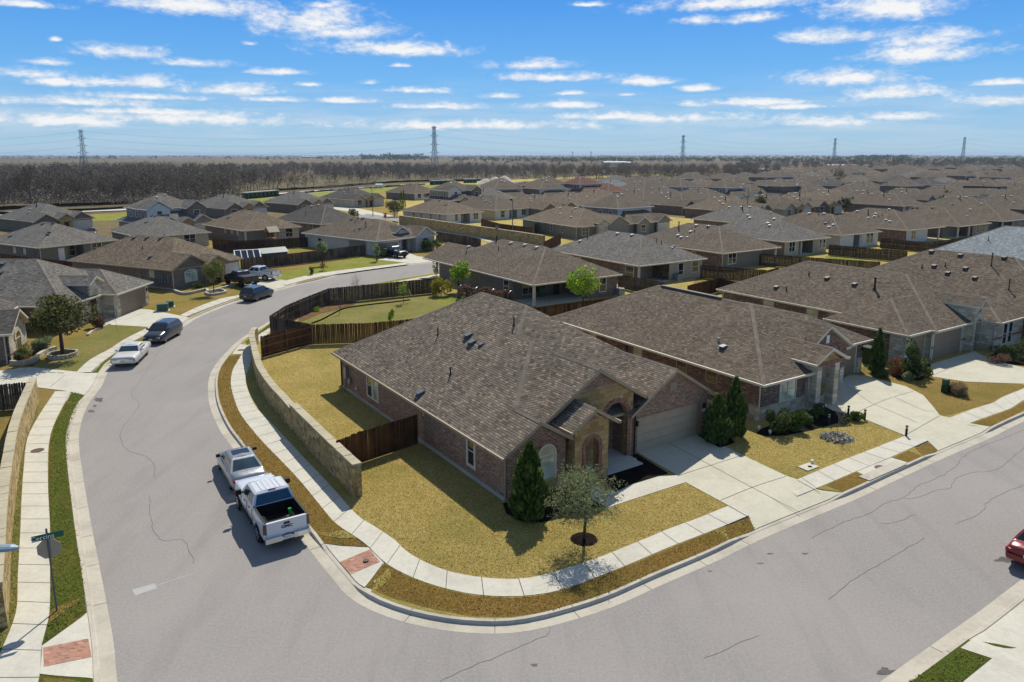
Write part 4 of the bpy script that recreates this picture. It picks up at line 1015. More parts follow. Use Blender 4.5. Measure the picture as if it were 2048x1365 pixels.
h = hip_house('brick_house', 'red brown brick house with white back wall, window and screened corner patio', SW((1816, 461)), 33.8, 14.2, 20, 'shB', ('whitesid', 'brick2', 'brick2', 'brick2'), .46, patio=(8.2, 13.8, 3.0), posts=[12.8], post='white',
    wins=[('S', 2.9, .7, 1.5, 1.6, dict(wings=2, trim='white'))], vents=[(5.5, 14, 'ventw'), (3.3, 10, 'ventw'), (4.0, 9.2, 'ventw'), (5, 9.6, 'ventw'), (3, 6.2, 'ventw'), (2.6, 5.2, 'ventw'), (7, 8, 'ventw')], pipes=[(4.6, 11, .9, .08), (4, 8.4, .4), (4.6, 8, .4)])
h.finish()
h = hip_house('brown_house', 'shaded brown house with dark open patio near the right edge', SW((1920, 453)), 34, 13.6, 18, 'shB', ('greysid', 'brick2', 'brick2', 'brick2'), .46, patio=(.6, 6.6, 3), posts=[.6, 5.2], wins=[('S', 8.6, .8, .9, 1.5), ('S', 11.2, .8, .9, 1.5)], vents=[(6, 12, 'ventb'), (6.4, 9, 'ventb'), (9, 3, 'ventw')])
h.finish()
h = hip_house('brown_house', 'brown house whose gutter is cut by the right edge above the pale roof', SW((2009, 443)), 34, 15, 20, 'shB', ('greysid', 'brick2', 'brick2', 'brick2'), .46, patio=(.6, 6, 3), posts=[.6, 5.6], wins=[('S', 9, .8, 1.2, 1.5, dict(wings=2)), ('S', 12, .8, 1.2, 1.5)], vents=[(6, 14, 'ventw'), (4, 9, 'ventw'), (6.8, 8, 'ventw')])
h.finish()
# --- left side of the street
def stone_house():
    O = at(21, 668, 2.75); h = House('stone_house', 'white stone house with arched window and small gable at the left edge', O, 108, 'shE', 'cream', .42, pitch=.6)
    h.comp(0, 5.2, -.1, 7, 2.6, 'gh', 'y'); h.comp(-1.5, 13.6, 3.0, 22, 2.598); h.comp(-1.2, 5.0, 3.4, 9, 3.3, 'gh', 'y')
    h.wall(.42, 4.8, .35, 6, 2.66, ('stonew', 'stonew', 'brick3', 'stonew'))
    h.plate('S', .42, 4.8, .3, [(.42, 0), (4.8, 0), (4.8, 2.66), (2.6, 3.85), (.42, 2.66)], 'stonew', .3); h.wall(-1.1, 13.2, 3.5, 21, 2.66, ('stonew', 'brick3', 'brick3', 'brick3'))
    g = MB(); g.face([(-.9, 3.4, 3.4), (4.7, 3.4, 3.4), (1.9, 3.4, 4.95)]); h.part('gable', g, M['stonew'])
    arch_window(h, 'S', .3, 2.6, .55, 1.15, 1.7, 'cream', 'glass'); ring_on(h, 'S', .3, 2.6, 1.35, 1.7, .28, .05, 'stonew')
    b = MB(); b.box(.36, 4.86, .24, .3, .75, .87); b.box(.36, .42, .3, 6, .75, .87); h.part('brick_band', b, M['brick'])
    h.downspout(.34, .6, 2.3, 'cream', 'W'); h.window('S', 3.5, 8, .8, 1.4, 1.5, 'white')
    return h.finish('cream')
stone_house()
def grey_house():
    O = at(128, 613, 2.75); h = House('grey_roofed_house', 'grey roofed house with stone front, small dormer gable and wide grey garage door', O, 89, 'shD', 'cream', .42, pitch=.55)
    h.comp(0, 13.2, .0, 21, 2.6); h.comp(6.3, 13.8, -1.6, 9, 2.6, 'hh', 'y'); h.comp(4.2, 6.7, -.2, 7, 4.0, 'gh', 'y', gut=False)
    h.wall(.42, 12.8, .42, 20.6, 2.66, ('stonew', 'brick3', 'brick3', 'brick3')); h.wall(6.7, 13.4, -1.2, 4, 2.66, ('stonew', 'brick3', 'stonew', 'brick3'))
    h.plate('S', 4.5, 6.4, .1, [(4.5, 2.7), (6.4, 2.7), (6.4, 4.0), (5.45, 4.55), (4.5, 4.0)], 'stonew', .3); h.wall(4.5, 4.6, .3, 5, 4.0, 'greysid', 2.7); h.wall(6.3, 6.4, .3, 5, 4.0, 'greysid', 2.7)
    h.garage('S', -1.2, 10.1, 4.9, 2.15, 'gdoorg', 'trim'); h.window('S', .42, 2.6, .7, 1.6, 1.6, 'white', wings=2)
    d = MB(); d.box(4.9, 5.9, .36, .42, 0, 2.2); h.part('door', d, M['door'])
    l = MB(); l.box(12.95, 13.1, -1.32, -1.2, 1.7, 2.0); h.part('wall_lamp', l, M['pipe'])
    for v in ((4.5, 9), (3, 9.5), (5.8, 9.6)): h.vent(*v)
    h.downspout(6.35, -1.25, 2.3, 'cream'); return h.finish('cream')
grey_house()
def arch_house():
    O = at(343, 541, 2.75); h = House('brick_house', 'dark brick house with tan stone arched entry and cream garage door behind parked trucks', O, 64, 'shC', 'trim', .42, pitch=.53)
    h.comp(0, 12.2, .4, 20.6, 2.6, capm=False); h.comp(.006, 6.2, -.1, 9, 2.594, 'gh', 'y', capm=False); h.comp(5.0, 8.4, -.9, 6, 2.85, 'gh', 'y')
    for u, v in (((6.1, 6.5, 3.23), (6.1, 14.5, 3.23)), ((0, 20.6, 0), (6.1, 14.5, 3.23)), ((6.1, 6.5, 3.23), (12.2, .4, 0)), ((3.1, -.1, 1.64), (3.1, 3.4, 1.64))): h.capseg((u[0], u[1], 2.6 + u[2]), (v[0], v[1], 2.6 + v[2]))
    h.wall(.42, 11.8, .8, 20.2, 2.66, ('brick3', 'brick3', 'brick3', 'brick3'))
    h.plate('S', .43, 5.8, .3, [(.43, 0), (5.8, 0), (5.8, 2.66), (3.1, 4.05), (.43, 2.66)], 'brick3', .3); h.wall(.425, .6, .6, 1.2, 2.66, 'brick3')
    a = arch_pts(6.75, 1.25, .05, 2.1, 12, .35)
    h.plate('S', 5.35, 8.1, -.5, [(5.35, .05)] + a + [(8.1, .05), (8.1, 2.85), (6.72, 3.55), (5.35, 2.85)], 'stone', .35); h.wall(5.36, 5.7, -.15, .8, 2.8, 'stone'); h.wall(7.75, 8.09, -.15, .8, 2.8, 'stone')
    ring_on(h, 'S', -.5, 6.75, 1.25, 2.1, .2, .03, 'brickarch', 1.9, rise=.35)
    d = MB(); d.box(6.3, 7.2, .72, .8, 0, 2.2); h.part('door', d, M['door'])
    h.garage('S', .8, 10.0, 3.3, 2.1, 'gdoorw')
    arch_window(h, 'S', .3, 3.1, .75, 1.8, 1.9, 'white', 'glassl', rise=.3)
    sb = MB(); h.box_on(sb, 'S', .3, 3.07, 3.13, .75, 2.1, 0, .04); h.part('mullion', sb, M['white'])
    h.window('W', .42, 10.6, .9, .5, 1.5, 'trim'); h.window('W', .42, 6.8, 1.7, .45, .8, 'trim'); h.window('W', .42, 4.2, 1.4, .8, 1.2, 'cream', 'glassl')
    for k, (y0, y1, z0, z1) in enumerate(((1.0, 1.25, .9, 1.7), (1.5, 1.8, .8, 1.35), (2.0, 2.3, .85, 1.5), (2.5, 2.75, 1.0, 1.3))):
        e = MB(); e.box(.2, .42, y0, y1, z0, z1); h.part('meter_box', e, M['metal'])
    h.downspout(.32, .25, 2.3, 'cream', 'W'); h.downspout(5.3, .2, 2.5, 'trim')
    f = MB(); f.box(.36, .42, .4, 20, 0, .16); h.part('foundation', f, M['kerb'])
    for v in ((5.4, 13.6), (5.6, 11.2), (5.7, 8.6), (2, 6.2)): h.vent(*v)
    h.pipe(3.4, 9.5, .4); h.pipe(6.6, 9, .5)
    return h.finish('trim')
arch_house()
h = hip_house('brick_house', 'dark grey roofed house with dark brick side and white doored back wall at left', SW((77, 496)), 60, 13, 17, 'shD', ('olivesid', 'brick3', 'brick3', 'brick3'), .46, patio=(4.6, 7.2, 2), posts=[], wins=[('S', 5.9, .5, 1.9, 1.8, dict(pos=2.42)), ('S', 9.4, .8, 1.6, 1.6, dict(wings=2, trim='white')), ('W', 5, 1.3, .5, .7, dict(trim='white', pane='glassl')), ('W', 8, 1.3, .5, .7, dict(trim='white', pane='glassl'))],
    doors=[('S', .42, 3.6, 'white')], vents=[(6, 9.5), (6.2, 12), (4, 4), (3.4, 3.4), (2, 12), (6.4, 7)], pipes=[(5, 13, .5), (9, 6, .4, .06, 'metal')])
h.finish()
h = hip_house('brick_house', 'grey roofed brick house with pale back corner and white double window', SW((280, 475)), 45, 12.6, 17, 'shD', ('beige', 'brick3', 'brick3', 'brick3'), .46, wins=[('S', 8.7, .8, 2.0, 1.6, dict(wings=2, trim='white')), ('S', 4.8, .4, 1.6, 1.9), ('W', 9, 1.2, .6, .8)], vents=[(5.8, 12), (6, 10.5), (6.1, 9), (4, 8)], pipes=[(4.6, 13, .5), (8.8, 4.2, .5)])
h.finish()
h = hip_house('brick_house', 'brown roofed house with wooden play set on its back patio', SW((487, 462)), 45, 12.2, 19, 'shC', ('beige', 'brick3', 'brick3', 'brick3'), .5, patio=(.6, 6.4, 3), posts=[.6], wins=[('S', 9.6, .7, 1.5, 1.6, dict(trim='white')), ('W', 6, 1.6, .4, .8, dict(trim='white', pane='glassl')), ('W', 9, 1.6, .4, .8, dict(trim='white', pane='glassl')), ('W', 3.5, 1.6, .4, .8, dict(trim='white', pane='glassl'))],
    vents=[(6.4, 10.5, 'ventw'), (7.6, 10, 'ventw'), (9, 5, 'ventw'), (9.6, 5.2, 'ventw'), (3, 13)], pipes=[(5.6, 12, .5), (8, 7, .3, .06, 'white')])
h.finish()
h = hip_house('brick_house', 'dark roofed brick house with shaded patio and slim post behind the grey shed', SW((642, 449)), 52, 12.0, 17, 'shE', ('brick3', 'brick3', 'brick3', 'brick3'), .55, patio=(.6, 7, 3), posts=[.5], wins=[('W', 4, .9, 1.2, 1.4), ('W', 8, 1.2, .6, .9, dict(trim='white'))], vents=[(5.5, 10, 'ventw'), (6.0, 8.4, 'ventw')], pipes=[(3, 9, .5)])
h.finish()
def white_house():
    O = at(753, 483, 2.75); h = House('white_house', 'white painted brick house with grey garage door and arched entry at the street bend', O, 50, 'shB', 'white', .42, pitch=.42)
    h.comp(0, 13.4, 0, 21.5, 2.6); h.comp(5.2, 8.6, 1.2, 8, 3.5, 'gh', 'y', p=.6); h.comp(8.5, 13.8, -.4, 7, 2.7, 'gh', 'y', p=.6)
    h.wall(.42, 5.7, .42, 8, 2.66, 'stucco'); h.wall(.42, 13, 3.2, 21, 2.66, 'stucco')
    a = arch_pts(7.6, 1.3, .05, 2.2, 12, .4)
    h.plate('S', 5.7, 8.9, 1.5, [(6.2, .05), (6.2, 3.45), (6.9, 3.95), (8.5, 3.5), (8.9, 2.7), (8.9, .05)] + a[::-1], 'stucco', .4); h.wall(5.7, 6.2, 1.5, 3.4, 3.4, 'greysid', 2.4)
    h.plate('S', 8.9, 13.4, .0, [(8.9, 0), (13.4, 0), (13.4, 2.7), (11.15, 4.0), (8.9, 2.7)], 'stucco', .3); h.wall(8.91, 13.39, .3, 4, 2.66, 'stucco')
    d = MB(); d.box(6.9, 7.9, 3.1, 3.2, 0, 2.2); h.part('door', d, M['door'])
    h.garage('S', .42, 3.0, 4.3, 2.1, 'gdoorg', 'white'); arch_window(h, 'S', 0, 11.2, .6, 1.7, 1.8, 'white', 'glass', rise=.4)
    for x in (.75, 5.4):
        l = MB(); l.box(x - .07, x + .07, .28, .42, 1.8, 2.1); h.part('wall_lamp', l, M['pipe'])
    for x, y in ((5.9, 14), (6.6, 11.6), (3.2, 8.2)): h.vent(x, y)
    h.pipe(6.4, 12.8, 1.3, .09); h.pipe(3.8, 7.4, .9, .07); h.pipe(2.2, 8.6, .4)
    h.downspout(.36, .36, 2.3, 'white', 'W'); return h.finish('white')
white_house()
# --- across the street behind
h = hip_house('beige_house', 'beige house with three small side windows above the long stone garden wall', SW((893, 429)), 45, 12.4, 18.5, 'shC', ('whitesid', 'beige', 'beige', 'beige'), .46, patio=(5, 8, 2.4), posts=[], wins=[('W', 3, .8, .6, 1.5, dict(trim='cream')), ('W', 6.6, .8, .6, 1.5), ('W', 10.4, .8, .6, 1.5), ('W', 13.5, .7, .9, 1.6, dict(trim='white')), ('S', 10, .8, 1.6, 1.5, dict(wings=2, trim='white')), ('S', 3.5, .8, .8, 1.5)], doors=[('S', 2.82, 6.5)], vents=[(5.8, 9.5), (4, 5), (5, 14)])
h.finish()
h = hip_house('brown_roofed_house', 'tan sided house with white back wall behind tall red brown fence', SW((991, 421)), 45, 13.6, 19, 'shB', ('whitesid', 'beige', 'beige', 'beige'), .48, patio=(5.5, 8.5, 2.4), posts=[6.6], post='white', wins=[('S', 3, .6, 1.4, 1.7, dict(trim='white')), ('S', 11, .8, 1.6, 1.4, dict(wings=2, trim='white'))], vents=[(6, 12, 'ventw'), (4, 8, 'ventw'), (5, 10.4, 'ventw'), (3.4, 5.4, 'ventw'), (7, 9, 'ventw')], pipes=[(5.4, 11, .8, .08)])
h.finish()
h = hip_house('brown_roofed_house', 'tan roofed house with grey side wall and open corner patio behind stone garden wall', SW((1152, 454)), 30, 13.2, 22, 'shC', ('brick3', 'brick3', 'olivesid', 'brick3'), .47, wins=[('W', 5.6, .9, .5, 1.3, dict(trim='cream')), ('W', 9.6, .9, .5, 1.3, dict(trim='cream')), ('W', 13.4, .9, .5, 1.3, dict(trim='cream')), ('S', 2.6, .7, 1.6, 1.5, dict(trim='white', wings=2))],
    comps=[(5, 8, -.8, 6, 3.1, dict(ends='gh', axis='y', p=.6)), (7.6, 13.6, -.6, 9, 2.7, dict(ends='gh', axis='y', p=.6))], gables=[(5.3, 7.7, -.5, 3.1, 3.75, 'stonew'), (8, 13.2, -.25, 2.7, 4.2, 'greysid')], vents=[(5.6, 14, 'ventw'), (3.6, 11, 'ventw'), (6.2, 9, 'ventw'), (3, 6, 'ventw')], pipes=[(4.6, 8, .5)])
h.finish()

# ---------------------------------------------------------------- distant houses: a few kinds, copied
PROTO = {}
def proto(kind, roof, wall):
    k = (kind, roof, wall)
    if k in PROTO: return None, PROTO[k]
    if kind == 'hip':
        h = hip_house('brown_roofed_house', None, (0, 0), 0, 13, 19, roof, ('whitesid', wall, wall, wall), .48, patio=(5, 8, 2.4), posts=[7.8], wins=[('S', 2.6, .8, 1.5, 1.5, dict(trim='white')), ('S', 10.4, .8, 1.5, 1.5, dict(trim='white'))], vents=[(5.6, 13, 'ventw'), (6, 10, 'ventw'), (6.2, 8, 'ventw'), (3, 6, 'ventw'), (8, 4, 'ventw')], pipes=[(5, 9, .9, .1)])
        rc = (6.5, 9.5)
    elif kind == 'front':
        h = hip_house('brown_roofed_house', None, (0, 0), 0, 13, 19, roof, (wall,) * 4, .5, wins=[('S', 2.6, .8, 1.6, 1.5, dict(trim='white', pos=-.3))],
            comps=[(.01, 5.4, -.9, 8, 2.6, dict(ends='gh', axis='y', p=.6)), (5, 8.2, -1.4, 7, 3.1, dict(ends='gh', axis='y', p=.62)), (7.4, 13.01, -.6, 8, 2.59, dict(ends='gh', axis='y', p=.6))],
            gables=[(.42, 5.0, -.3, 2.6, 3.9, wall), (5.3, 7.9, -1.0, 3.1, 3.8, 'stone'), (7.9, 12.6, -.1, 2.6, 3.9, wall)], gar=[(-.1, 10.3, 4.4, 'gdoorw')], doors=[('S', -1.0, 6.6)], vents=[(5.6, 13, 'ventw'), (6, 11, 'ventw'), (3, 8, 'ventw'), (4, 10, 'ventw')], pipes=[(5, 9, .9, .1)])
        rc = (6.5, 9.5)
    elif kind in ('two', 'twog'):
        h = House('two_storey_house', None, (0, 0), 0, roof, 'white', .42, None, .52, cat='house')
        h.comp(0, 12, 4, 15, 5.5); h.comp(-1, 13, 0, 17, 2.6, 'hh', 'x', p=.5); h.comp(.5, 5, -1.2, 6, 2.7, 'gh', 'y', p=.6)
        h.wall(.42, 11.6, 4.42, 14.6, 5.56, ('whitesid', wall, 'greysid', wall)); h.wall(-.6, 12.6, .42, 16.6, 2.66, wall); h.plate('S', .9, 4.6, -.8, [(.9, 0), (4.6, 0), (4.6, 2.7), (2.75, 3.75), (.9, 2.7)], wall, .3)
        h.comp(7.4, 12.4, -.9, 7, 2.7, 'gh', 'y', p=.6); h.plate('S', 7.8, 12, -.5, [(7.8, 0), (12, 0), (12, 2.7), (9.9, 3.85), (7.8, 2.7)], wall, .3)
        if kind == 'twog':
            h.comp(-.3, 5.2, 3.0, 10, 5.45, 'gh', 'y', p=.65); h.plate('S', .2, 4.8, 3.3, [(.2, 2.6), (4.8, 2.6), (4.8, 5.4), (2.5, 6.75), (.2, 5.4)], 'whitesid', .9); h.comp(7.4, 12.4, 1.4, 10, 5.45, 'gh', 'y', p=.65); h.plate('S', 7.8, 12, 1.8, [(7.8, 2), (12, 2), (12, 5.4), (9.9, 6.6), (7.8, 5.4)], 'brick3', .9); h.wall(7.81, 11.99, 2.2, 5, 5.45, 'brick3'); h.window('S', 1.8, 9.9, 3.7, 1.3, 1.2, 'white'); h.window('S', 3.3, 2.5, 3.6, 1.0, 1.4, 'white')
            h.comp(4.7, 7.8, -1.6, 5, 2.9, 'gh', 'y', p=.6); h.plate('S', 5, 7.5, -1.2, [(5, 0), (7.5, 0), (7.5, 2.9), (6.25, 3.6), (5, 2.9)], 'stone', .5)
        for y in (6.5, 9.5, 12.5): h.window('W', .42, y, 3.6, .8, 1.2, 'white')
        h.window('S', 4.42, 2.5, 3.7, 1.3, 1.2, 'white', wings=2); h.window('S', 4.42, 8.5, 3.7, 1.3, 1.2, 'white'); h.window('S', -.8, 2.75, .8, 1.4, 1.4, 'white'); h.garage('S', -.5, 9.9, 3.6, 2.1, 'gdoorw')
        for v in ((5.5, 10, 'ventw'), (6.6, 9, 'ventw'), (4.4, 8.2, 'ventw')): h.vent(*v)
        rc = (6, 9.5)
    h.finish(); PROTO[k] = (h.root, rc); return h.root, PROTO[k]
ORD = 'first second third fourth fifth sixth seventh eighth ninth tenth eleventh twelfth thirteenth fourteenth fifteenth sixteenth seventeenth eighteenth nineteenth twentieth'.split()
RC = {'shB': 'brown', 'shC': 'tan', 'shD': 'grey', 'shE': 'dark grey', 'shG': 'red', 'shH': 'green grey', 'shF': 'pale'}
def far_row(row, items, yaw, group):
    items = sorted(items)
    for i, it in enumerate(items):
        x, y, kind, roof, wall = it[:5]; yw = it[5] if len(it) > 5 else yaw
        new, (root, rc) = proto(kind, roof, wall); zr = 8.5 if kind[:3] == 'two' else 5.9
        P = at(x, y, zr); a = R(yw); O = (P[0] - rc[0] * math.cos(a) + rc[1] * math.sin(a), P[1] - rc[0] * math.sin(a) - rc[1] * math.cos(a), ZL)
        o = root if new is not None else dup(root)
        o.location = O; o.rotation_euler = (0, 0, a); o['group'] = group
        o['label'] = f"{RC[roof]} roofed {'two storey ' if kind[:3] == 'two' else ''}house, {ORD[i]} from left in {row}"
b3, b2, bg = 'brick3', 'brick2', 'beige'
far_row('the back row by the left woods', [(85,408,'front','shD',b3,55), (322,388,'twog','shD','greysid',50), (455,390,'front','shD',b3,50), (595,384,'front','shD',b3,48), (702,377,'front','shE',bg,48), (825,368,'hip','shB',b3,45), (905,362,'twog','shB','greysid',42)], 50, 'houses along the back row before the woods')
far_row('the row past the cross street', [(973,376,'hip','shD',bg), (1076,390,'front','shC',b3), (1142,385,'hip','shC',b3), (1193,379,'hip','shC',b3), (1236,387,'two','shB','greysid',40), (1346,386,'front','shB',b2), (1455,394,'front','shC',b2), (1490,412,'hip','shD',b3)], 36, 'houses in the row past the cross street')
far_row('the middle row against the woods', [(1054,364,'hip','shB',b3), (1095,353,'two','shB','beige'), (1162,353,'two','shG','beige'), (1206,366,'hip','shG',b3), (1224,360,'hip','shH',b3), (1279,354,'hip','shB',b3), (1325,358,'front','shB',b3), (1386,345,'two','shB',b3), (1449,347,'hip','shB',b3)], 38, 'houses in the middle row against the woods')
far_row('the centre cluster of roofs', [(1273,379,'hip','shB',b3), (1322,374,'hip','shB',b3), (1362,357,'two','shB','whitesid'), (1449,358,'two','shB','whitesid'), (1400,376,'hip','shB',b3)], 36, 'houses in the centre cluster of roofs')
far_row('the gabled row facing us', [(1537,390,'front','shB',bg), (1602,386,'front','shC',b2), (1660,379,'front','shC',bg), (1738,381,'front','shB',bg), (1770,386,'hip','shB',b3), (1815,377,'front','shB',b3), (2012,391,'hip','shB',b3), (1922,393,'hip','shB',b3)], 34, 'houses in the gabled row facing us')
far_row('the long right hand row', [(1530,361,'hip','shB',b3), (1590,360,'hip','shB',bg), (1656,357,'front','shE',b3), (1728,363,'hip','shB',b3), (1728,350,'front','shB',b3), (1797,350,'two','shE',b3), (1850,354,'two','shE','greysid'), (1916,360,'hip','shC',b3), (1968,370,'hip','shB','whitesid'), (2030,366,'hip','shB','whitesid'), (1890,372,'hip','shB',b3), (2058,377,'hip','shB',b3)], 34, 'houses in the long right hand row')
far_row('the farthest rows below the trees', [(1520,350,'front','shB',b3), (1559,342,'two','shB',b3), (1632,342,'hip','shB',b3), (1672,340,'hip','shB',b3), (1731,335,'hip','shB',b3), (1788,332,'hip','shB',b3), (1820,331,'hip','shB',bg), (1865,329,'hip','shB',b3), (1902,331,'hip','shB',b3), (1938,328,'hip','shB',b3), (1976,329,'hip','shD',b3), (2014,329,'hip','shD',b3), (1931,338,'hip','shB',b3), (1992,343,'two','shB',b3), (2030,339,'hip','shB',b3), (1866,341,'hip','shC',b3), (1600,349,'hip','shB',b3), (1790,342,'hip','shB',b3)], 33, 'houses in the farthest rows')
# --- dense far estate
def lite(two, roof, wall):
    k = ('lite', two, roof, wall)
    if k in PROTO: return None, PROTO[k]
    h = House('brown_roofed_house' if not two else 'two_storey_house', None, (0, 0), 0, roof, 'cream', .42, None, .5)
    if two: h.comp(0, 12, 4, 15, 5.4); h.comp(-1, 13, 0, 17, 2.6, 'hh', 'x', p=.5); h.wall(.42, 11.6, 4.42, 14.6, 5.46, ('whitesid', wall, wall, wall)); h.wall(-.6, 12.6, .42, 16.6, 2.66, wall); rc = (6, 9.5)
    else: h.comp(0, 13.4, 0, 19, 2.6); h.comp(1, 6, -1, 8, 2.595, 'gh', 'y', p=.6); h.wall(.42, 13, .42, 18.6, 2.66, ('whitesid' if wall == 'beige' else wall, wall, wall, wall)); h.plate('S', 1.4, 5.6, -.5, [(1.4, 0), (5.6, 0), (5.6, 2.6), (3.5, 3.8), (1.4, 2.6)], wall, .3); rc = (6.7, 9.5)
    for v in ((5.6, 12, 'ventw', 1.3), (6.2, 9, 'ventw', 1.3)): h.vent(*v)
    h.finish(); PROTO[k] = (h.root, rc); return h.root, PROTO[k]
FAR = {369:[1000,1486,1594,1702],364:[1282,1384,1486,1600,1906],360:[1000,1090,1402,2008],356:[1000,1084,1168,1474,1558,1720,1804,1888,1972,2056],352:[1234,1312,1390,1468,1636,1714,1792,1870,2032],349:[1384,1774,1846,1918,1990,2062],346:[1384,1492,1558,1624,1690,1756,1822,1888,1954,2020],343:[1528,1588,1690,1750,1852,1912,1972,2032],341:[1552,1648,1720,1798,1924,1984,2044],339:[1576,1630,1684,1738,1792,1846,1900,1954],337:[1600,1654,1708,1762,1816,1870,1924,1978,2032],335:[1624,1672,1780,1828,1876,1924,1972,2020,2068],333:[1648,1690,1732,1774,1816,1858,1900,1942,1984,2026,2068],331:[1672,1714,1756,1858,1942,1984,2026,2068],329:[1696,1732,1768,1804,1900,1936,2050]}
KN = [(0, 'shB', 'brick3'), (0, 'shB', 'brick2'), (0, 'shC', 'brick3'), (0, 'shD', 'beige'), (1, 'shB', 'brick3'), (0, 'shB', 'beige')]
fr_ = random.Random(4)
for j, y in enumerate(sorted(FAR)):
    for i, x in enumerate(sorted(FAR[y])):
        two, roof, wall = KN[fr_.randrange(len(KN))]; new, (root, rc) = lite(two, roof, wall); P = at(x, y, 8.4 if two else 5.9); a = R(33 + fr_.choice((0, 0, 90, 180)) + fr_.uniform(-4, 4))
        O = (P[0] - rc[0] * math.cos(a) + rc[1] * math.sin(a), P[1] - rc[0] * math.sin(a) - rc[1] * math.cos(a), ZL); o = root if new is not None else dup(root)
        o.location = O; o.rotation_euler = (0, 0, a); o['group'] = 'small houses of the dense far estate'; o['label'] = f"tiny {RC[roof]} roofed {'two storey ' if two else ''}house, {ORD[i]} from left in far row {ORD[j]} below the trees"
# ---------------------------------------------------------------- fences and garden walls
def fence(label, pts, hgt=1.83, mat='fence', rails=None, z=ZL, tops=None, group=None, name='wooden_fence', bw=.14, gap=.012, rail_mat=None, post_mat=None, jit=.03):
    """pts: world points; rails: 1/-1 puts the rails and posts on the left/right of the walking direction"""
    P = [Vector((p[0], p[1])) for p in pts]; c = P[0]
    t = thing(name, label, 'fence', (c.x, c.y, z), 0, group)
    pk = MB(); rl = [MB() for _ in range(3)]; posts = []
    for i in range(len(P) - 1):
        a, b = P[i] - c, P[i + 1] - c; L = (b - a).length; d = (b - a) / L; nn = Vector((-d.y, d.x)); n = max(1, int(L / bw))
        for k in range(n):
            h = hgt + rnd.uniform(-jit, jit); s0 = a + d * (L * k / n + gap / 2); s1 = a + d * (L * (k + 1) / n - gap / 2); lean = rnd.uniform(-.012, .012)
            f = nn * .01; pr = [(s0, 0), (s1, 0), (s1 + d * lean, h - .05), (s1 - d * .035 + d * lean, h), (s0 + d * .035 + d * lean, h), (s0 + d * lean, h - .05)]
            A = [(*(q + f), zz + .03) for q, zz in pr]; B = [(*(q - f), zz + .03) for q, zz in pr]
            pk.face(B); pk.face(A[::-1])
            for j in (1, 2, 3, 4): pk.face([B[j], A[j], A[(j + 1) % 6], B[(j + 1) % 6]])
        if rails:
            o = nn * (.035 * rails)
            for j, zz in enumerate((.3, hgt * .53, hgt - .25)): rl[j].bar((*(a + o), zz), (*(b + o), zz), .04, .09)
            m = max(1, round(L / 2.4))
            for k in range(m + (i == len(P) - 2)):
                posts.append(a + d * (L * k / m) + nn * (.085 * rails))
    o = pk.build('picket_panel', M[mat], t)
    if rails:
        for r in rl: r.build('rail', M[rail_mat or 'rail'], t)
        for q in posts:
            m = MB(); m.box(q.x - .045, q.x + .045, q.y - .045, q.y + .045, 0, hgt + .02); m.build('post', M[post_mat or rail_mat or 'rail'], t)
    return t
def stone_wall(label, pts, hs, th=.42, mat='rubble', z=ZL, name='stone_wall', cap=True, step=1.0):
    """hs: heights at the points (repeat a point for a step)"""
    c = Vector((pts[0][0], pts[0][1])); t = thing(name, label, 'garden wall', (c.x, c.y, z))
    P = [Vector((p[0], p[1])) - c for p in pts]; A = offs(P, th / 2); B = offs(P, -th / 2); w = MB(); cp = MB()
    A2 = offs(P, th / 2 + .03); B2 = offs(P, -th / 2 - .03); u = 0
    for i in range(len(P) - 1):
        h0, h1 = hs[i], hs[i + 1]
        if (P[i + 1] - P[i]).length < 1e-4:
            continue
        for X, Y in ((A[i], A[i + 1]), (B[i + 1], B[i])):
            k = (h0, h1) if X is A[i] else (h1, h0)
            w.face([(*Y, -.1), (*X, -.1), (*X, k[0]), (*Y, k[1])])
        w.upface([(*A[i], h0), (*B[i], h0), (*B[i + 1], h1), (*A[i + 1], h1)])
        if i == 0 or i == len(P) - 2:
            j = 0 if i == 0 else i + 1; hh = hs[j]; q = [(*A[j], -.1), (*B[j], -.1), (*B[j], hh), (*A[j], hh)]; w.face(q if i == 0 else q[::-1])
        if cap:                                                           # rough cap stones
            n = max(1, int((P[i + 1] - P[i]).length / .5))
            for k in range(n):
                f0, f1 = k / n + .01, (k + 1) / n - .01; e = rnd.uniform(-.012, .02); L = lambda X, f: X[i].lerp(X[i + 1], f)
                a0, a1, b0, b1 = L(A2, f0), L(A2, f1), L(B2, f0), L(B2, f1); z0 = h0 + (h1 - h0) * f0; z1 = h0 + (h1 - h0) * f1; T = .09 + e
                cp.upface([(*a0, z0 + T), (*a1, z1 + T), (*b1, z1 + T), (*b0, z0 + T)])
                for X, Y, zx, zy in ((a0, a1, z0, z1), (b1, b0, z1, z0), (a1, b1, z1, z1), (b0, a0, z0, z0)): cp.face([(*Y, zy + .003), (*X, zx + .003), (*X, zx + T), (*Y, zy + T)])
    w.build('wall_face', M[mat], t)
    if cap: cp.build('cap_stones', M['cap'], t)
    return t
def path(px, z=ZL, step=.8): return smooth([Vector(p) for p in G(px, z)], step)
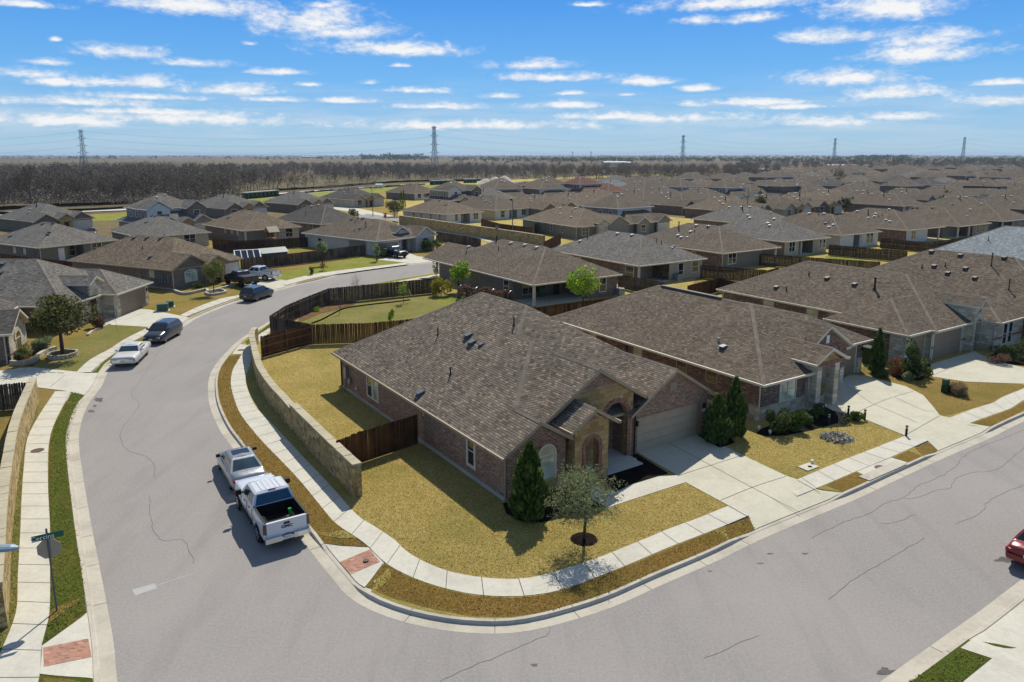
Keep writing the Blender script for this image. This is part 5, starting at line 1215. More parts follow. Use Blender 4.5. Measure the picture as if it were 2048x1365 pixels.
# curved wall along the corner lot, taller towards the corner
W1 = path([(513,687),(507,694),(506,706),(509.5,724),(516,752),(524,775),(545,808),(568,835),(589,861)], step=.7); W2 = path([(589,861),(636,911),(690,967),(717,994)], step=.7)
Ww = W1 + W2[1:]; k = len(W1)
stone_wall('curved yellow stone garden wall along the pavement of the corner lot', Ww[:k] + [Ww[k - 1]] + Ww[k:], [1.42 - .0 * i for i in range(k)] + [1.68] * (len(Ww) - k + 1))
WL = path([(72,806),(60,838),(45,878),(33,925),(26.5,969),(20,1015),(15,1062),(11,1110),(8,1175),(2,1260)], step=.7)
stone_wall('yellow stone garden wall with stepped end at the left edge', WL, [1.72] * len(WL))
stone_wall('long straight yellow stone wall beside the far pavement', path([(800,450),(850,457.5),(905,466.5),(960,475),(1020,484.5),(1088,496)], step=3), [2.2] * len(path([(800,450),(850,457.5),(905,466.5),(960,475),(1020,484.5),(1088,496)], step=3)), .5)
wtop = lambda px, h: at(px[0], px[1], ZL + h)
hx = lambda lx, ly, O=at(1005, 915, 2.75), y=33.7: (O[0] + lx * math.cos(R(y)) - ly * math.sin(R(y)), O[1] + lx * math.sin(R(y)) + ly * math.cos(R(y)))
fence('stained brown gate fence between curved stone wall and the corner house', [wtop((672, 885), 1.8), at(720, 928, ZL), at(836, 889, ZL)], 1.85)
fence('brown back fence of the corner lot showing its rails to the lawn', [at(523,717,ZL), at(621,689,ZL)], 1.85, 'fence', -1)
fence('long brown board fence behind the corner house lawn', [at(623,690,ZL), wtop((740,646.5), 1.85), wtop((1067,616), 1.85), wtop((1240,594), 1.85)], 1.85)
fence('weathered grey street fence bent around the neighbouring back yard', [at(621,688,ZL), at(541,671,ZL), at(573,648,ZL), at(622,625,ZL), at(659,609,ZL), at(865,587,ZL), at(877,584,ZL)], 1.85, 'fencegrey', -1, rail_mat='rail')
fence('weathered fence with rails between two back yards behind the corner house', [wtop((1238,549),1.8), wtop((1330,566),1.8)], 1.8, 'fencegrey', -1)
fence('red brown fence end beside the dry yard behind the second house', [wtop((1375,572),1.8), wtop((1440,556),1.8), wtop((1475,566),1.8)], 1.8, 'fence')
fence('dark fence with pale rails below the olive walled house', [wtop((1402,531),1.8), wtop((1537,541),1.8), wtop((1557,536),1.8)], 1.8, 'fencedark', -1)
fence('dark fence with pale posts running behind the far back yards', [wtop((1519,508),1.8), wtop((1660,518),1.8), wtop((1760,524),1.8)], 1.8, 'fencedark', -1)
fence('dark fence with pale rails beside the white walled house yard', [wtop((1659,490),1.8), wtop((1742,497),1.8), wtop((1815,503),1.8)], 1.8, 'fencedark', -1)
fence('dark fence between the screened patio and the pale roof', [wtop((1762,477),1.8), wtop((1860,486),1.8), wtop((1960,470),1.8)], 1.8, 'fencedark', -1)
fence('brown fence along the lawn between arch entry house and white house', [at(482,543,ZL), at(600,529,ZL), at(731,512,ZL)], 1.85, 'fencegrey')
fence('dark fence behind the grey shed and small lawn', [wtop((428,489),1.85), wtop((520,482),1.85), wtop((645,472),1.85), wtop((652,462),1.85)], 1.85, 'fencedark')
fence('low dark fence left of the play set patio', [wtop((424,478),1.85), wtop((470,482),1.85), wtop((530,480),1.85)], 1.85, 'fence')
fence('brown fence strip between grey roofed house and dark brick house', [wtop((0,507),1.85), wtop((75,518),1.85), wtop((155,524),1.85)], 1.85, 'fence')
fence('grey brown side gate fence of the dark brick house', [wtop((232,572),1.8), wtop((285,550),1.8)], 1.8, 'fencegrey')
fence('brown fence with leaning boards to the right of the white house', [wtop((872,464),1.85), wtop((935,473),1.85), wtop((962,479),1.85), wtop((961,489),1.85)], 1.85, 'fencegrey')
fence('tall red brown fence left of the corner patio house', [wtop((1088,484),2.0), wtop((1122,468),2.0)], 2.0, 'fence')
fence('red brown fence joining the stone wall and the tan sided house', [wtop((962,437),2.1), wtop((1000,447),2.1), wtop((1065,455),2.1), wtop((1075,440),2.1)], 2.0, 'fence')
fence('dark picket fence at the far left beside the driveway', [wtop((-60,772),1.8), wtop((0,770),1.8), wtop((61,765),1.8)], 1.8, 'fencegrey', -1)
fence('dark fence behind the patio of the dark roofed brick house', [wtop((598,466),1.85), wtop((640,478),1.85), wtop((652,470),1.85)], 1.85, 'fencedark')
# silt fence at the edge of the woods
sf = MB(); M['black'] = plain('black_fabric', '#141312', .8, .15)
P = path([(-40,423),(0,421),(120,414),(250,409),(300,404),(420,396),(560,382),(660,376),(760,368),(840,364),(1000,362)], .1, 6)
t = thing('silt_fence', 'long black fabric silt fence along the edge of the woods', 'fence', (P[0].x, P[0].y, .1))
for i in range(len(P) - 1):
    a, b = P[i] - P[0], P[i + 1] - P[0]; h0, h1 = rnd.uniform(.9, 1.3), rnd.uniform(.9, 1.3); n = Vector((-(b - a).y, (b - a).x)).normalized() * .05
    sf.face([(*(a - n), 0), (*(b - n), 0), (*(b - n), h1), (*(a - n), h0)]); sf.face([(*(b + n), 0), (*(a + n), 0), (*(a + n), h0), (*(b + n), h1)]); sf.upface([(*(a - n), h0), (*(b - n), h1), (*(b + n), h1), (*(a + n), h0)])
sf.build('fabric', M['black'], t)
sf = MB(); P = path([(-40,433),(0,430),(60,428),(250,418),(330,411),(420,404),(520,397),(600,388),(700,380),(760,376),(850,370)], .1, 5)
t = thing('silt_fence', 'second black fabric silt fence in the mown strip nearer the houses', 'fence', (P[0].x, P[0].y, .1))
for i in range(len(P) - 1):
    a, b = P[i] - P[0], P[i + 1] - P[0]; h0, h1 = rnd.uniform(.5, 1.0), rnd.uniform(.5, 1.0); n = Vector((-(b - a).y, (b - a).x)).normalized() * .05
    sf.face([(*(a - n), 0), (*(b - n), 0), (*(b - n), h1), (*(a - n), h0)]); sf.face([(*(b + n), 0), (*(a + n), 0), (*(a + n), h0), (*(b + n), h1)]); sf.upface([(*(a - n), h0), (*(b - n), h1), (*(b + n), h1), (*(a + n), h0)])
sf.build('fabric', M['black'], t)
# ---------------------------------------------------------------- vehicles: x forward, y left, z up, origin on the road under the middle
M['tyre'] = plain('tyre_rubber', '#17171a', .9, .1); M['rim'] = plain('alloy_rim', '#a9acb0', .35, .5, .8); M['rimd'] = plain('dark_alloy', '#3a3c40', .4, .5, .7)
M['chrome'] = plain('chrome', '#c9ccd0', .15, .6, .9, .04); M['cglass'] = glass('car_glass', '#0b1114', .04); M['cglassb'] = glass('sunlit_car_glass', '#243339', .05)
M['redlamp'] = plain('red_lamp', '#8a1216', .2, .6); M['amberlamp'] = plain('smoked_lamp', '#5a3830', .2, .6); M['lamp'] = plain('clear_lamp', '#b9c0c6', .12, .7, .2); M['plate'] = plain('number_plate', '#b9bcc0', .5, .3)
M['plastic'] = plain('black_plastic', '#1b1c1e', .6, .3); M['liner'] = plain('bed_liner', '#121314', .8, .2)
def loft(mb, rings, m=0, caps=True, closed=True):
    for i in range(len(rings) - 1):
        n = len(rings[i])
        for k in range(n if closed else n - 1): mb.face([rings[i][k], rings[i][(k + 1) % n], rings[i + 1][(k + 1) % n], rings[i + 1][k]], m, True)
    if caps: mb.face(rings[0][::-1], m, False); mb.face(rings[-1], m, False)
def ring(x, zb, zt, wb, wm, wt, belt=.62):
    zm = zb + (zt - zb) * belt
    h = [(wb * .86, zb), (wb, zb + .07), (wm, zb + (zm - zb) * .6), (wm, zm), (wt + (wm - wt) * .35, zt - (zt - zm) * .28), (wt, zt - .035), (wt - .1, zt), (wt * .5, zt + .018)]
    return [(x, y, z) for y, z in h] + [(x, -y, z) for y, z in h[::-1]]
def wheel(root, x, y, r, w, rim='rim', spokes=5):
    t = MB(); sg = 1 if y > 0 else -1; n = 20
    prof = [(r * .64, w * .5), (r * .93, w * .5), (r, w * .32), (r, -w * .32), (r * .93, -w * .5), (r * .64, -w * .5)]
    R_ = [[(x + q * math.cos(6.2832 * k / n), y + o, r + q * math.sin(6.2832 * k / n)) for k in range(n)] for q, o in prof]
    for i in range(len(R_) - 1):
        for k in range(n): t.face([R_[i][k], R_[i + 1][k], R_[i + 1][(k + 1) % n], R_[i][(k + 1) % n]], 0, True)
    t.face(R_[0][::-1]); t.face(R_[-1])
    o = t.build('wheel', M['tyre'], root)
    m = MB(); yo = y + sg * w * .47
    c = [(x + r * .62 * math.cos(6.2832 * k / n), yo - sg * .05, r + r * .62 * math.sin(6.2832 * k / n)) for k in range(n)]; m.face(c if sg < 0 else c[::-1], 1)
    for k in range(n):
        a, b = 6.2832 * k / n, 6.2832 * (k + 1) / n; q = lambda s, t_: (x + r * s * math.cos(t_), yo + sg * .018, r + r * s * math.sin(t_))
        f = [q(.56, a), q(.56, b), q(.65, b), q(.65, a)]; m.face(f if sg < 0 else f[::-1], 0)
    for k in range(spokes):
        a = 6.2832 * (k + .25) / spokes; d = Vector((math.cos(a), 0, math.sin(a))); p = Vector((-d.z, 0, d.x))
        m.obox(Vector((x, yo, r)) + d * r * .31, d * r * .31, p * r * .095, Vector((0, .015, 0)), 0)
    m.obox((x, yo, r), (r * .13, 0, 0), (0, .02, 0), (0, 0, r * .13), 0)
    m.build('rim', [M[rim], M['tyre']], o)
def quadp(root, name, q, mat, off=.006, centre=(0, 0, .8), parent=None, shrink=0.0):
    """panel laid just proud of a surface given by four corners"""
    q = [Vector(p) for p in q]; c = sum(q, Vector()) / len(q)
    if shrink: q = [p + (c - p).normalized() * shrink for p in q]
    n = Vector(nrm(q)); s = 1 if n.dot(c - Vector(centre)) > 0 else -1
    if s < 0: q = q[::-1]; n = -n
    mb = MB(); T = [p + n * off for p in q]; Bq = [p - n * .012 for p in q]; mb.face(T)
    for i in range(len(q)): mb.face([Bq[i], Bq[(i + 1) % len(q)], T[(i + 1) % len(q)], T[i]])
    return mb.build(name, M[mat], parent or root)
def arch_liners(mb, xs, W, r):
    for x in xs:
        for s in (1, -1):
            n = 14; y1 = s * (W + .004); P = [(x + r * math.cos(math.pi * k / n), y1, r * .82 + r * math.sin(math.pi * k / n)) for k in range(n + 1)] + [(x - r, y1, .22), (x + r, y1, .22)]
            mb.face(P if s < 0 else P[::-1])
def car(name, label, colr, loc, rz, st, cab, wh, cat='car', group=None, rim='rim', kind='car', glassm='cglass', lampc='redlamp', chrome=False, roofrail=False, sunroof=False, roofm=None):
    """st: body stations (x, zb, zt, wb, wm, wt); cab: (x rear base, x rear top, x front top, x front base, z belt, z roof, w base, w top); wh: (x rear, x front, radius, width, track/2)"""
    root = thing(name, label, cat, (loc[0], loc[1], loc[2] if len(loc) > 2 else .004), rz, group)
    b = MB(); loft(b, [ring(*s) for s in st])
    xr, xrt, xft, xf, zb, zr, wb, wt = cab; xm = (xrt + xft) / 2
    sec = lambda x, z, w: [(x, w, z), (x, -w, z)]
    lev = [(0, xr, xf, wb), (.5, xr + (xrt - xr) * .5, xf + (xft - xf) * .5, wb * .5 + wt * .5 + .015), (.9, xr + (xrt - xr) * .9, xf + (xft - xf) * .9, wt + .02), (1.0, xrt + .08, xft - .1, wt - .1)]
    rings = [[(x1, w, zb + (zr - zb) * f), (x0, w, zb + (zr - zb) * f), (x0, -w, zb + (zr - zb) * f), (x1, -w, zb + (zr - zb) * f)] for f, x0, x1, w in lev]
    for i in range(3):
        for k in range(4): b.face([rings[i][k], rings[i][(k + 1) % 4], rings[i + 1][(k + 1) % 4], rings[i + 1][k]][::-1] if True else 0, 0, False)
    top = rings[3]; xc = (top[0][0] + top[1][0]) / 2
    b.upface([top[0], top[1], (top[1][0], 0, zr + .03), (top[0][0], 0, zr + .03)]); b.upface([top[3], top[2], (top[2][0], 0, zr + .03), (top[3][0], 0, zr + .03)])
    b.upface([top[0], top[3], (top[0][0], 0, zr + .03)]); b.upface([top[1], top[2], (top[1][0], 0, zr + .03)])
    body = b.build('body', M[colr], root, True)
    al = MB(); arch_liners(al, wh[:2], wh[4] + .02, wh[2] * 1.16); al.build('wheel_arch', M['plastic'], body)
    for x in wh[:2]:
        for s in (1, -1): wheel(root, x, s * (wh[4] - wh[3] / 2 + .035), wh[2], wh[3], rim)
    L = lambda f, x_: 0
    P = lambda f, t, s: None
    def sidept(f, t, s):                                    # f height fraction .. t 0 rear, 1 front
        x0 = xr + (xrt - xr) * min(f / .9, 1) * .9 if f < .9 else xr + (xrt - xr) * f; x1 = xf + (xft - xf) * f; w = wb + (wt + .02 - wb) * (f / .9)
        return Vector((x0 + (x1 - x0) * t, s * w, zb + (zr - zb) * f))
    nwin = {'sedan': ((.10, .46), (.49, .86)), 'suv': ((.06, .28), (.31, .58), (.61, .9)), 'pickup': ((.08, .46), (.50, .88)), 'classic': ((.12, .46), (.49, .86)), 'car': ((.10, .46), (.49, .86))}[kind]
    for s in (1, -1):
        for a, c in nwin:
            e = .06 if a < .15 else .0; f_ = .05 if c > .8 else 0
            quadp(root, 'side_window', [sidept(.1, a, s), sidept(.1, c + f_, s), sidept(.8, c - f_ * .6, s), sidept(.8, a + e, s)], glassm, .008, (xm, 0, zb + .3))
    fr = lambda f, y: Vector((xf + (xft - xf) * f, y, zb + (zr - zb) * f)); rr = lambda f, y: Vector((xr + (xrt - xr) * f, y, zb + (zr - zb) * f))
    quadp(root, 'windscreen', [fr(.06, wb * .9), fr(.06, -wb * .9), fr(.88, -wt * .93), fr(.88, wt * .93)], glassm, .012, (xm, 0, zb))
    quadp(root, 'rear_window', [rr(.1, wb * .86), rr(.1, -wb * .86), rr(.85, -wt * .9), rr(.85, wt * .9)], glassm, .012, (xm, 0, zb))
    X0, X1 = st[0][0], st[-1][0]; s0, s1 = st[0], st[-1]; sa, sb = st[1], st[-2]
    zt0, zt1 = sa[2], sb[2]; w0, w1 = sa[4], sb[4]
    for s in (1, -1):
        q = MB(); q.obox((X0 + .07, s * (w0 - .2), zt0 - .2 if kind != 'pickup' else zt0 - .28), (.085, 0, 0), (0, .16 if kind != 'pickup' else .08, 0), (0, 0, .075 if kind != 'pickup' else .2)); q.build('tail_light', M[lampc], root)
        q = MB(); q.obox((X1 - .1, s * (w1 - .24), zt1 - .17), (.1, 0, 0), (0, .17, 0), (0, 0, .06)); q.build('headlight', M['lamp'], root)
        q = MB(); q.obox((xf - .28, s * (wb + .14), zb + .09), (.06, 0, 0), (0, .1, 0), (0, 0, .075)); q.obox((xf - .26, s * (wb + .03), zb + .03), (.03, 0, 0), (0, .05, 0), (0, 0, .02)); q.build('mirror', M['plastic' if kind in ('pickup', 'sedan') else colr], root)
        for t in (.3, .68) if kind != 'classic' else (.5,):
            q = MB(); q.obox((xr + (xf - xr) * t - .05, s * (wb + .035), zb - .1), (.1, 0, 0), (0, .025, 0), (0, 0, .02)); q.build('door_handle', M['chrome' if chrome else colr], root)
    q = MB(); q.obox((X1 - .0, 0, zt1 - .22), (.035, 0, 0), (0, w1 * .55, 0), (0, 0, .09)); q.build('grille', M['plastic' if not chrome else 'chrome'], root)
    q = MB(); q.obox((X1 + .01, 0, s1[1] + .18), (.05, 0, 0), (0, w1 * .82, 0), (0, 0, .09)); q.build('front_bumper', M['chrome' if chrome else colr], root)
    q = MB(); q.obox((X0 - .02, 0, s0[1] + .16), (.06, 0, 0), (0, w0 * .88, 0), (0, 0, .1)); q.build('rear_bumper', M['chrome' if chrome else colr], root)
    for x in (X0 - .06 if kind != 'pickup' else X0 - .09, X1 + .07):
        q = MB(); q.obox((x, 0, (s0[1] + .3) if x < 0 else s1[1] + .18), (.012, 0, 0), (0, .15, 0), (0, 0, .075)); q.build('number_plate', M['plate'], root)
    if roofrail:
        for s in (1, -1): q = MB(); q.tube([(xrt + .2, s * (wt - .06), zr + .0), (xrt + .35, s * (wt - .06), zr + .06), (xft - .5, s * (wt - .06), zr + .06), (xft - .3, s * (wt - .06), zr)], .02, 6); q.build('roof_rail', M['chrome'], root)
    if sunroof:
        q = MB(); q.obox((xft - .55, 0, zr + .026), (.3, 0, 0), (0, .42, 0), (0, 0, .01)); q.build('sunroof', M['cglass'], root)
    return root
def suv_st(L=4.75, W=.93, hood=1.05, belt=1.12): 
    h = L / 2; return [(-h, .42, .98, W * .86, W * .9, W * .8), (-h + .12, .3, belt - .02, W * .94, W * .97, W * .88), (-h + .6, .26, belt, W * .97, W, W * .93), (0, .25, belt, W * .97, W, W * .93), (.75, .25, belt - .02, W * .97, W, W * .92), (1.1, .26, hood + .02, W * .96, W * .99, W * .84), (h - .45, .28, hood - .1, W * .95, W * .97, W * .78), (h - .12, .32, hood - .2, W * .88, W * .9, W * .7), (h, .4, hood - .32, W * .72, W * .76, W * .6)]
def sedan_st(L=4.85, W=.91):
    h = L / 2; return [(-h, .42, .88, W * .8, W * .86, W * .7), (-h + .14, .3, 1.0, W * .92, W * .96, W * .82), (-h + .7, .24, 1.03, W * .96, W, W * .88), (-.5, .22, .98, W * .96, W, W * .92), (.7, .22, .96, W * .96, W, W * .92), (1.15, .22, .96, W * .96, W * .99, W * .84), (h - .5, .25, .84, W * .95, W * .97, W * .76), (h - .14, .28, .72, W * .86, W * .9, W * .66), (h, .36, .58, W * .66, W * .72, W * .55)]
SUVC = lambda L=4.75, W=.93, hr=1.68: (-L / 2 + .12, -L / 2 + .55, .25, 1.12, 1.1, hr, W * .93, W * .72)
for nm, c, me, ro in (('wpaint', '#cfd1d3', 0, .28), ('silver', '#96999d', .5, .3), ('black', '#0c0d10', .1, .25), ('navy', '#151a22', .3, .25), ('graphite', '#2a2b2f', .4, .28), ('red', '#7a0f12', .2, .25), ('ivory', '#c9c7bd', 0, .4), ('maroon', '#4d1a1a', .1, .35), ('greenblack', '#10171a', .2, .25)): M['p_' + nm] = paint('paint_' + nm, c, me, ro)
def put(pr, pf, side, wbase, track, z=.004):
    """place by where the rear and front wheels of one visible side touch the ground"""
    a = Vector(at(*pr, z)); b = Vector(at(*pf, z)); d = (b - a).normalized(); left = Vector((-d.y, d.x)); c = (a + b) / 2 - left * track * (1 if side == 'L' else -1)
    return (c.x, c.y, z), math.atan2(d.y, d.x)
# silver sedan at the kerb, seen from behind
l, r = put((462, 979), (441, 940), 'L', 2.8, .8)
car('parked_sedan', 'silver sedan with sunroof parked at the kerb in front of the white pickup', 'p_silver', l, r, sedan_st(), (-1.75, -.95, .35, 1.12, .98, 1.46, .82, .58), (-1.38, 1.42, .33, .22, .83), kind='sedan', glassm='cglassb', sunroof=True)
l, r = put((354, 673.5), (334, 684.5), 'L', 2.7, .8)
car('parked_suv', 'dark grey crossover parked facing us behind the cream classic car', 'p_graphite', l, r, suv_st(4.7), SUVC(4.7, .93, 1.66), (-1.36, 1.38, .36, .23, .85), kind='suv', roofrail=True, cat='car')
l, r = put((514.5, 603), (540, 594.5), 'R', 2.8, .82)
car('parked_suv', 'dark blue crossover parked at the kerb by the arch entry house', 'p_navy', l, r, suv_st(4.8), SUVC(4.8, .93, 1.68), (-1.4, 1.42, .37, .23, .85), kind='suv', roofrail=True)
# cream classic two-door
h = 2.6; W = .97
cl = [(-h, .5, .86, W * .9, W * .93, W * .86), (-h + .1, .4, .98, W * .94, W * .97, W * .9), (-1.4, .3, 1.0, W * .97, W, W * .93), (0, .28, .98, W * .97, W, W * .93), (.8, .28, .97, W * .97, W, W * .93), (1.0, .3, .98, W * .96, W, W * .92), (h - .3, .34, .94, W * .96, W * .98, W * .9), (h - .04, .4, .92, W * .95, W * .97, W * .9), (h, .45, .86, W * .93, W * .96, W * .88)]
l, r = put((294, 711), (277, 728.5), 'L', 3.0, .82)
CL = car('classic_car', 'cream white vintage sedan with long flat bonnet parked facing us at the kerb', 'p_ivory', l, r, cl, (-1.35, -.85, .35, .85, .96, 1.4, .84, .66), (-1.5, 1.48, .34, .19, .82), kind='classic', chrome=True, lampc='redlamp', glassm='cglassb')
for s in (1, -1):
    q = MB(); q.obox((0, s * (W + .005), .74), (2.3, 0, 0), (0, .012, 0), (0, 0, .015)); q.build('side_trim', M['chrome'], CL)
q = MB(); q.obox((h + .0, 0, .74), (.03, 0, 0), (0, .86, 0), (0, 0, .1)); q.build('grille_panel', M['metal'], CL)
for y in (-.74, -.52, .52, .74):
    q = MB(); q.lathe((0, 0, 0), [(.001, 0), (.085, 0), (.085, .03), (.05, .05)], 12); o = q.build('round_headlight', M['lamp'], CL); o.location = (h + .02, y, .76); o.rotation_euler = (0, R(90), 0)
# distant ones
def simple(name, label, colr, px, deg, kind='suv', z=.17, **k):
    p = at(px[0], px[1], z); return car(name, label, colr, (p[0], p[1], z), R(deg), suv_st(4.6), SUVC(4.6, .92, 1.65), (-1.33, 1.36, .35, .23, .84), kind='suv', **k)
simple('parked_suv', 'silver crossover on the far road beside the long stone wall', 'p_silver', (982, 473), 142, glassm='cglass')
simple('parked_suv', 'boxy white four wheel drive half hidden behind a roof ridge', 'p_wpaint', (1253, 467), -40, glassm='cglassb')
simple('parked_suv', 'dark red pickup shape parked in front of the brick gabled house at far left', 'p_maroon', (184, 472), -60)
p = at(2093, 1112, 0)
car('parked_sedan', 'red car cut by the right edge of the road', 'p_red', (p[0], p[1], .004), R(37), sedan_st(4.7, .9), (-1.7, -.95, .35, 1.12, .98, 1.46, .82, .58), (-1.35, 1.4, .33, .22, .82), kind='sedan')

# ---- pickups
def pickup(name, label, colr, loc, rz, L=5.75, W=1.0, cover=False, tall=0.0, rim='rim', text=None, avalanche=False, chrome=True):
    root = thing(name, label, 'pickup truck', loc, rz); h = L / 2; xb = -h + 1.95; dz = tall
    st = [(xb - .02, .5, 1.25, W * .96, W * .99, W * .95), (xb + .2, .46, 1.26, W * .97, W, W * .95), (.3, .45, 1.26, W * .97, W, W * .95), (1.0, .45, 1.25, W * .97, W, W * .94), (1.18, .46, 1.24, W * .97, W, W * .9), (h - .5, .5, 1.2, W * .96, W * .985, W * .88), (h - .15, .52, 1.14, W * .94, W * .96, W * .84), (h, .56, 1.02, W * .88, W * .9, W * .8)]
    b = MB(); loft(b, [ring(s[0], s[1] + dz, s[2] + dz, *s[3:]) for s in st])
    z0, z1 = .52 + dz, 1.33 + dz                                            # bed sides, floor and front wall
    for s in (1, -1):
        P = [(0, z0), (W, z0 + .06), (W + .0, z0 + .5), (W - .02, z1 - .04), (W - .05, z1), (W - .13, z1), (W - .13, z0)]
        r0 = [(-h + .05, s * y, z) for y, z in P]; r1 = [(xb, s * y, z) for y, z in P]
        for k in range(len(P)):
            q = [r0[k], r0[(k + 1) % len(P)], r1[(k + 1) % len(P)], r1[k]]; b.face(q if s < 0 else q[::-1], 0, False)
        b.face(r0 if s > 0 else r0[::-1])
    body = b.build('body', M[colr], root, True)
    g = MB(); g.box(-h + .02, -h + .1, -W + .13, W - .13, z0 + .14, z1 - .02); g.box(-h + .0, -h + .12, -W + .12, W - .12, z1 - .05, z1 - .01); tg = g.build('tailgate', M[colr], root)
    q = MB(); q.box(-h + .01, -h + .02, -.13, .13, z1 - .22, z1 - .12); q.build('handle', M['plastic'], tg)
    f = MB(); f.box(-h + .1, xb, -W + .12, W - .12, z0 + .16, z0 + .2); f.box(-h + .1, -h + .13, -W + .12, W - .12, z0 + .2, z1 - .05); f.box(xb - .05, xb - .01, -W + .12, W - .12, z0 + .2, z1 - .03)
    for s in (1, -1): f.box(-h + .1, xb, s * (W - .13) - .025, s * (W - .13) + .005, z0 + .2, z1 - .02); f.box(-h + 1.15 - .5, -h + 1.15 + .5, s * (W - .3) - .13, s * (W - .3) + .13, z0 + .2, z0 + .42)
    f.build('bed_liner', M['liner'], root)
    rl = MB()
    for s in (1, -1): rl.box(-h + .06, xb, s * (W - .09) - .045, s * (W - .09) + .045, z1, z1 + .015)
    rl.build('bed_rail', M['plastic'], root)
    if cover:
        c = MB(); c.box(-h + .08, xb, -W + .1, W - .1, z1 - .02, z1 + .03); c.build('bed_cover', M['plastic'], root)
    # cab
    xr, xrt, xft, xf, zb, zr, wb, wt = xb + .0, xb + .22, .62, 1.22, 1.22 + dz, 1.86 + dz, W * .95, W * .76
    cab = MB(); lev = [(0, xr, xf, wb), (.5, xr + .11, (xf + xft) / 2, (wb + wt) / 2 + .02), (.9, xrt - .022, xft + .06, wt + .025), (1.0, xrt + .07, xft - .08, wt - .08)]
    rg = [[(x1, w, zb + (zr - zb) * f_), (x0, w, zb + (zr - zb) * f_), (x0, -w, zb + (zr - zb) * f_), (x1, -w, zb + (zr - zb) * f_)] for f_, x0, x1, w in lev]
    for i in range(3):
        for k in range(4): cab.face([rg[i][k], rg[i][(k + 1) % 4], rg[i + 1][(k + 1) % 4], rg[i + 1][k]][::-1])
    t = rg[3]; cab.upface([t[0], t[1], (t[1][0], 0, zr + .025), (t[0][0], 0, zr + .025)]); cab.upface([t[3], t[2], (t[2][0], 0, zr + .025), (t[3][0], 0, zr + .025)]); cab.upface([t[0], t[3], (t[0][0], 0, zr + .025)]); cab.upface([t[1], t[2], (t[1][0], 0, zr + .025)])
    for y in (-.42, -.21, 0, .21, .42): cab.obox(((xrt + xft) / 2, y, zr + .02), (.5, 0, 0), (0, .025, 0), (0, 0, .012))
    cab.build('cab', M[colr], root, True)
    sp = lambda f_, t_, s: Vector((xr + (xrt - xr) * f_ + ((xf + (xft - xf) * f_) - (xr + (xrt - xr) * f_)) * t_, s * (wb + (wt + .03 - wb) * f_ / .9), zb + (zr - zb) * f_))
    for s in (1, -1):
        quadp(root, 'side_window', [sp(.14, .08, s), sp(.14, .45, s), sp(.82, .47, s), sp(.82, .11, s)], 'cglassb', .014, (0, 0, zb)); quadp(root, 'side_window', [sp(.14, .49, s), sp(.14, .9, s), sp(.82, .86, s), sp(.82, .51, s)], 'cglassb', .014, (0, 0, zb))
        q = MB(); q.obox((xf - .25, s * (wb + .2), zb + .12), (.07, 0, 0), (0, .13, 0), (0, 0, .12)); q.obox((xf - .22, s * (wb + .05), zb + .06), (.03, 0, 0), (0, .08, 0), (0, 0, .03)); q.build('mirror', M['plastic'], root)
        for tt in (.28, .66): q = MB(); q.obox((xr + (xf - xr) * tt, s * (W + .012), zb - .12), (.11, 0, 0), (0, .025, 0), (0, 0, .022)); q.build('door_handle', M['chrome' if chrome else colr], root)
        for tt in (.02, .47, .98): q = MB(); q.obox((xr + (xf - xr) * tt, s * (W - .0), .95 + dz), (.008, 0, 0), (0, .012, 0), (0, 0, .28)); q.build('door_gap', M['plastic'], body)
        q = MB(); q.tube([(xb + .25, s * (W + .0), .44 + dz), (xf - .1, s * (W + .0), .44 + dz)], .06, 6); q.build('side_step', M['plastic'], root)
        q = MB(); q.obox((-h + .1, s * (W - .075), 1.05 + dz), (.07, 0, 0), (0, .075, 0), (0, 0, .23)); tl = q.build('tail_light', M['amberlamp' if text else 'redlamp'], root)
        q = MB(); q.obox((h - .1, s * (W * .72), 1.0 + dz), (.11, 0, 0), (0, .16, 0), (0, 0, .09)); q.build('headlight', M['lamp'], root)
    rw = lambda f_, y: Vector((xr + (xrt - xr) * f_, y, zb + (zr - zb) * f_)); fw = lambda f_, y: Vector((xf + (xft - xf) * f_, y, zb + (zr - zb) * f_))
    quadp(root, 'rear_window', [rw(.16, wb * .88), rw(.16, -wb * .88), rw(.84, -wt * .92), rw(.84, wt * .92)], 'cglass', .02, (0, 0, zb)); quadp(root, 'windscreen', [fw(.08, wb * .9), fw(.08, -wb * .9), fw(.88, -wt * .95), fw(.88, wt * .95)], 'cglassb', .03, (0, 0, zb))
    q = MB(); q.obox((xrt + .06, 0, zr - .03), (.04, 0, 0), (0, .17, 0), (0, 0, .022)); q.build('brake_light', M['redlamp'], root)
    q = MB()
    for s in (1, -1): q.obox((-h - .06, s * (W * .62), .56 + dz), (.09, 0, 0), (0, W * .36, 0), (0, 0, .11))
    q.obox((-h - .02, 0, .52 + dz), (.07, 0, 0), (0, W * .95, 0), (0, 0, .07)); q.build('rear_bumper', M['chrome' if chrome else 'plastic'], root)
    q = MB(); q.obox((-h - .1, 0, .58 + dz), (.012, 0, 0), (0, .16, 0), (0, 0, .08)); q.build('number_plate', M['plate'], root)
    q = MB(); q.obox((h + .02, 0, .62 + dz), (.07, 0, 0), (0, W * .93, 0), (0, 0, .11)); q.build('front_bumper', M['chrome' if chrome else 'plastic'], root)
    q = MB(); q.obox((h + .0, 0, .95 + dz), (.04, 0, 0), (0, W * .56, 0), (0, 0, .15)); q.build('grille', M['chrome' if chrome else 'plastic'], root)
    ax = (-h + 1.15, h - .95); al = MB(); arch_liners(al, ax, W + .003, .49 + dz * .6); al.build('wheel_arch', M['plastic'], body)
    ch = MB(); ch.box(-h + .3, h - .3, -.45, .45, .35 + dz, .6 + dz); ch.build('chassis', M['plastic'], root)
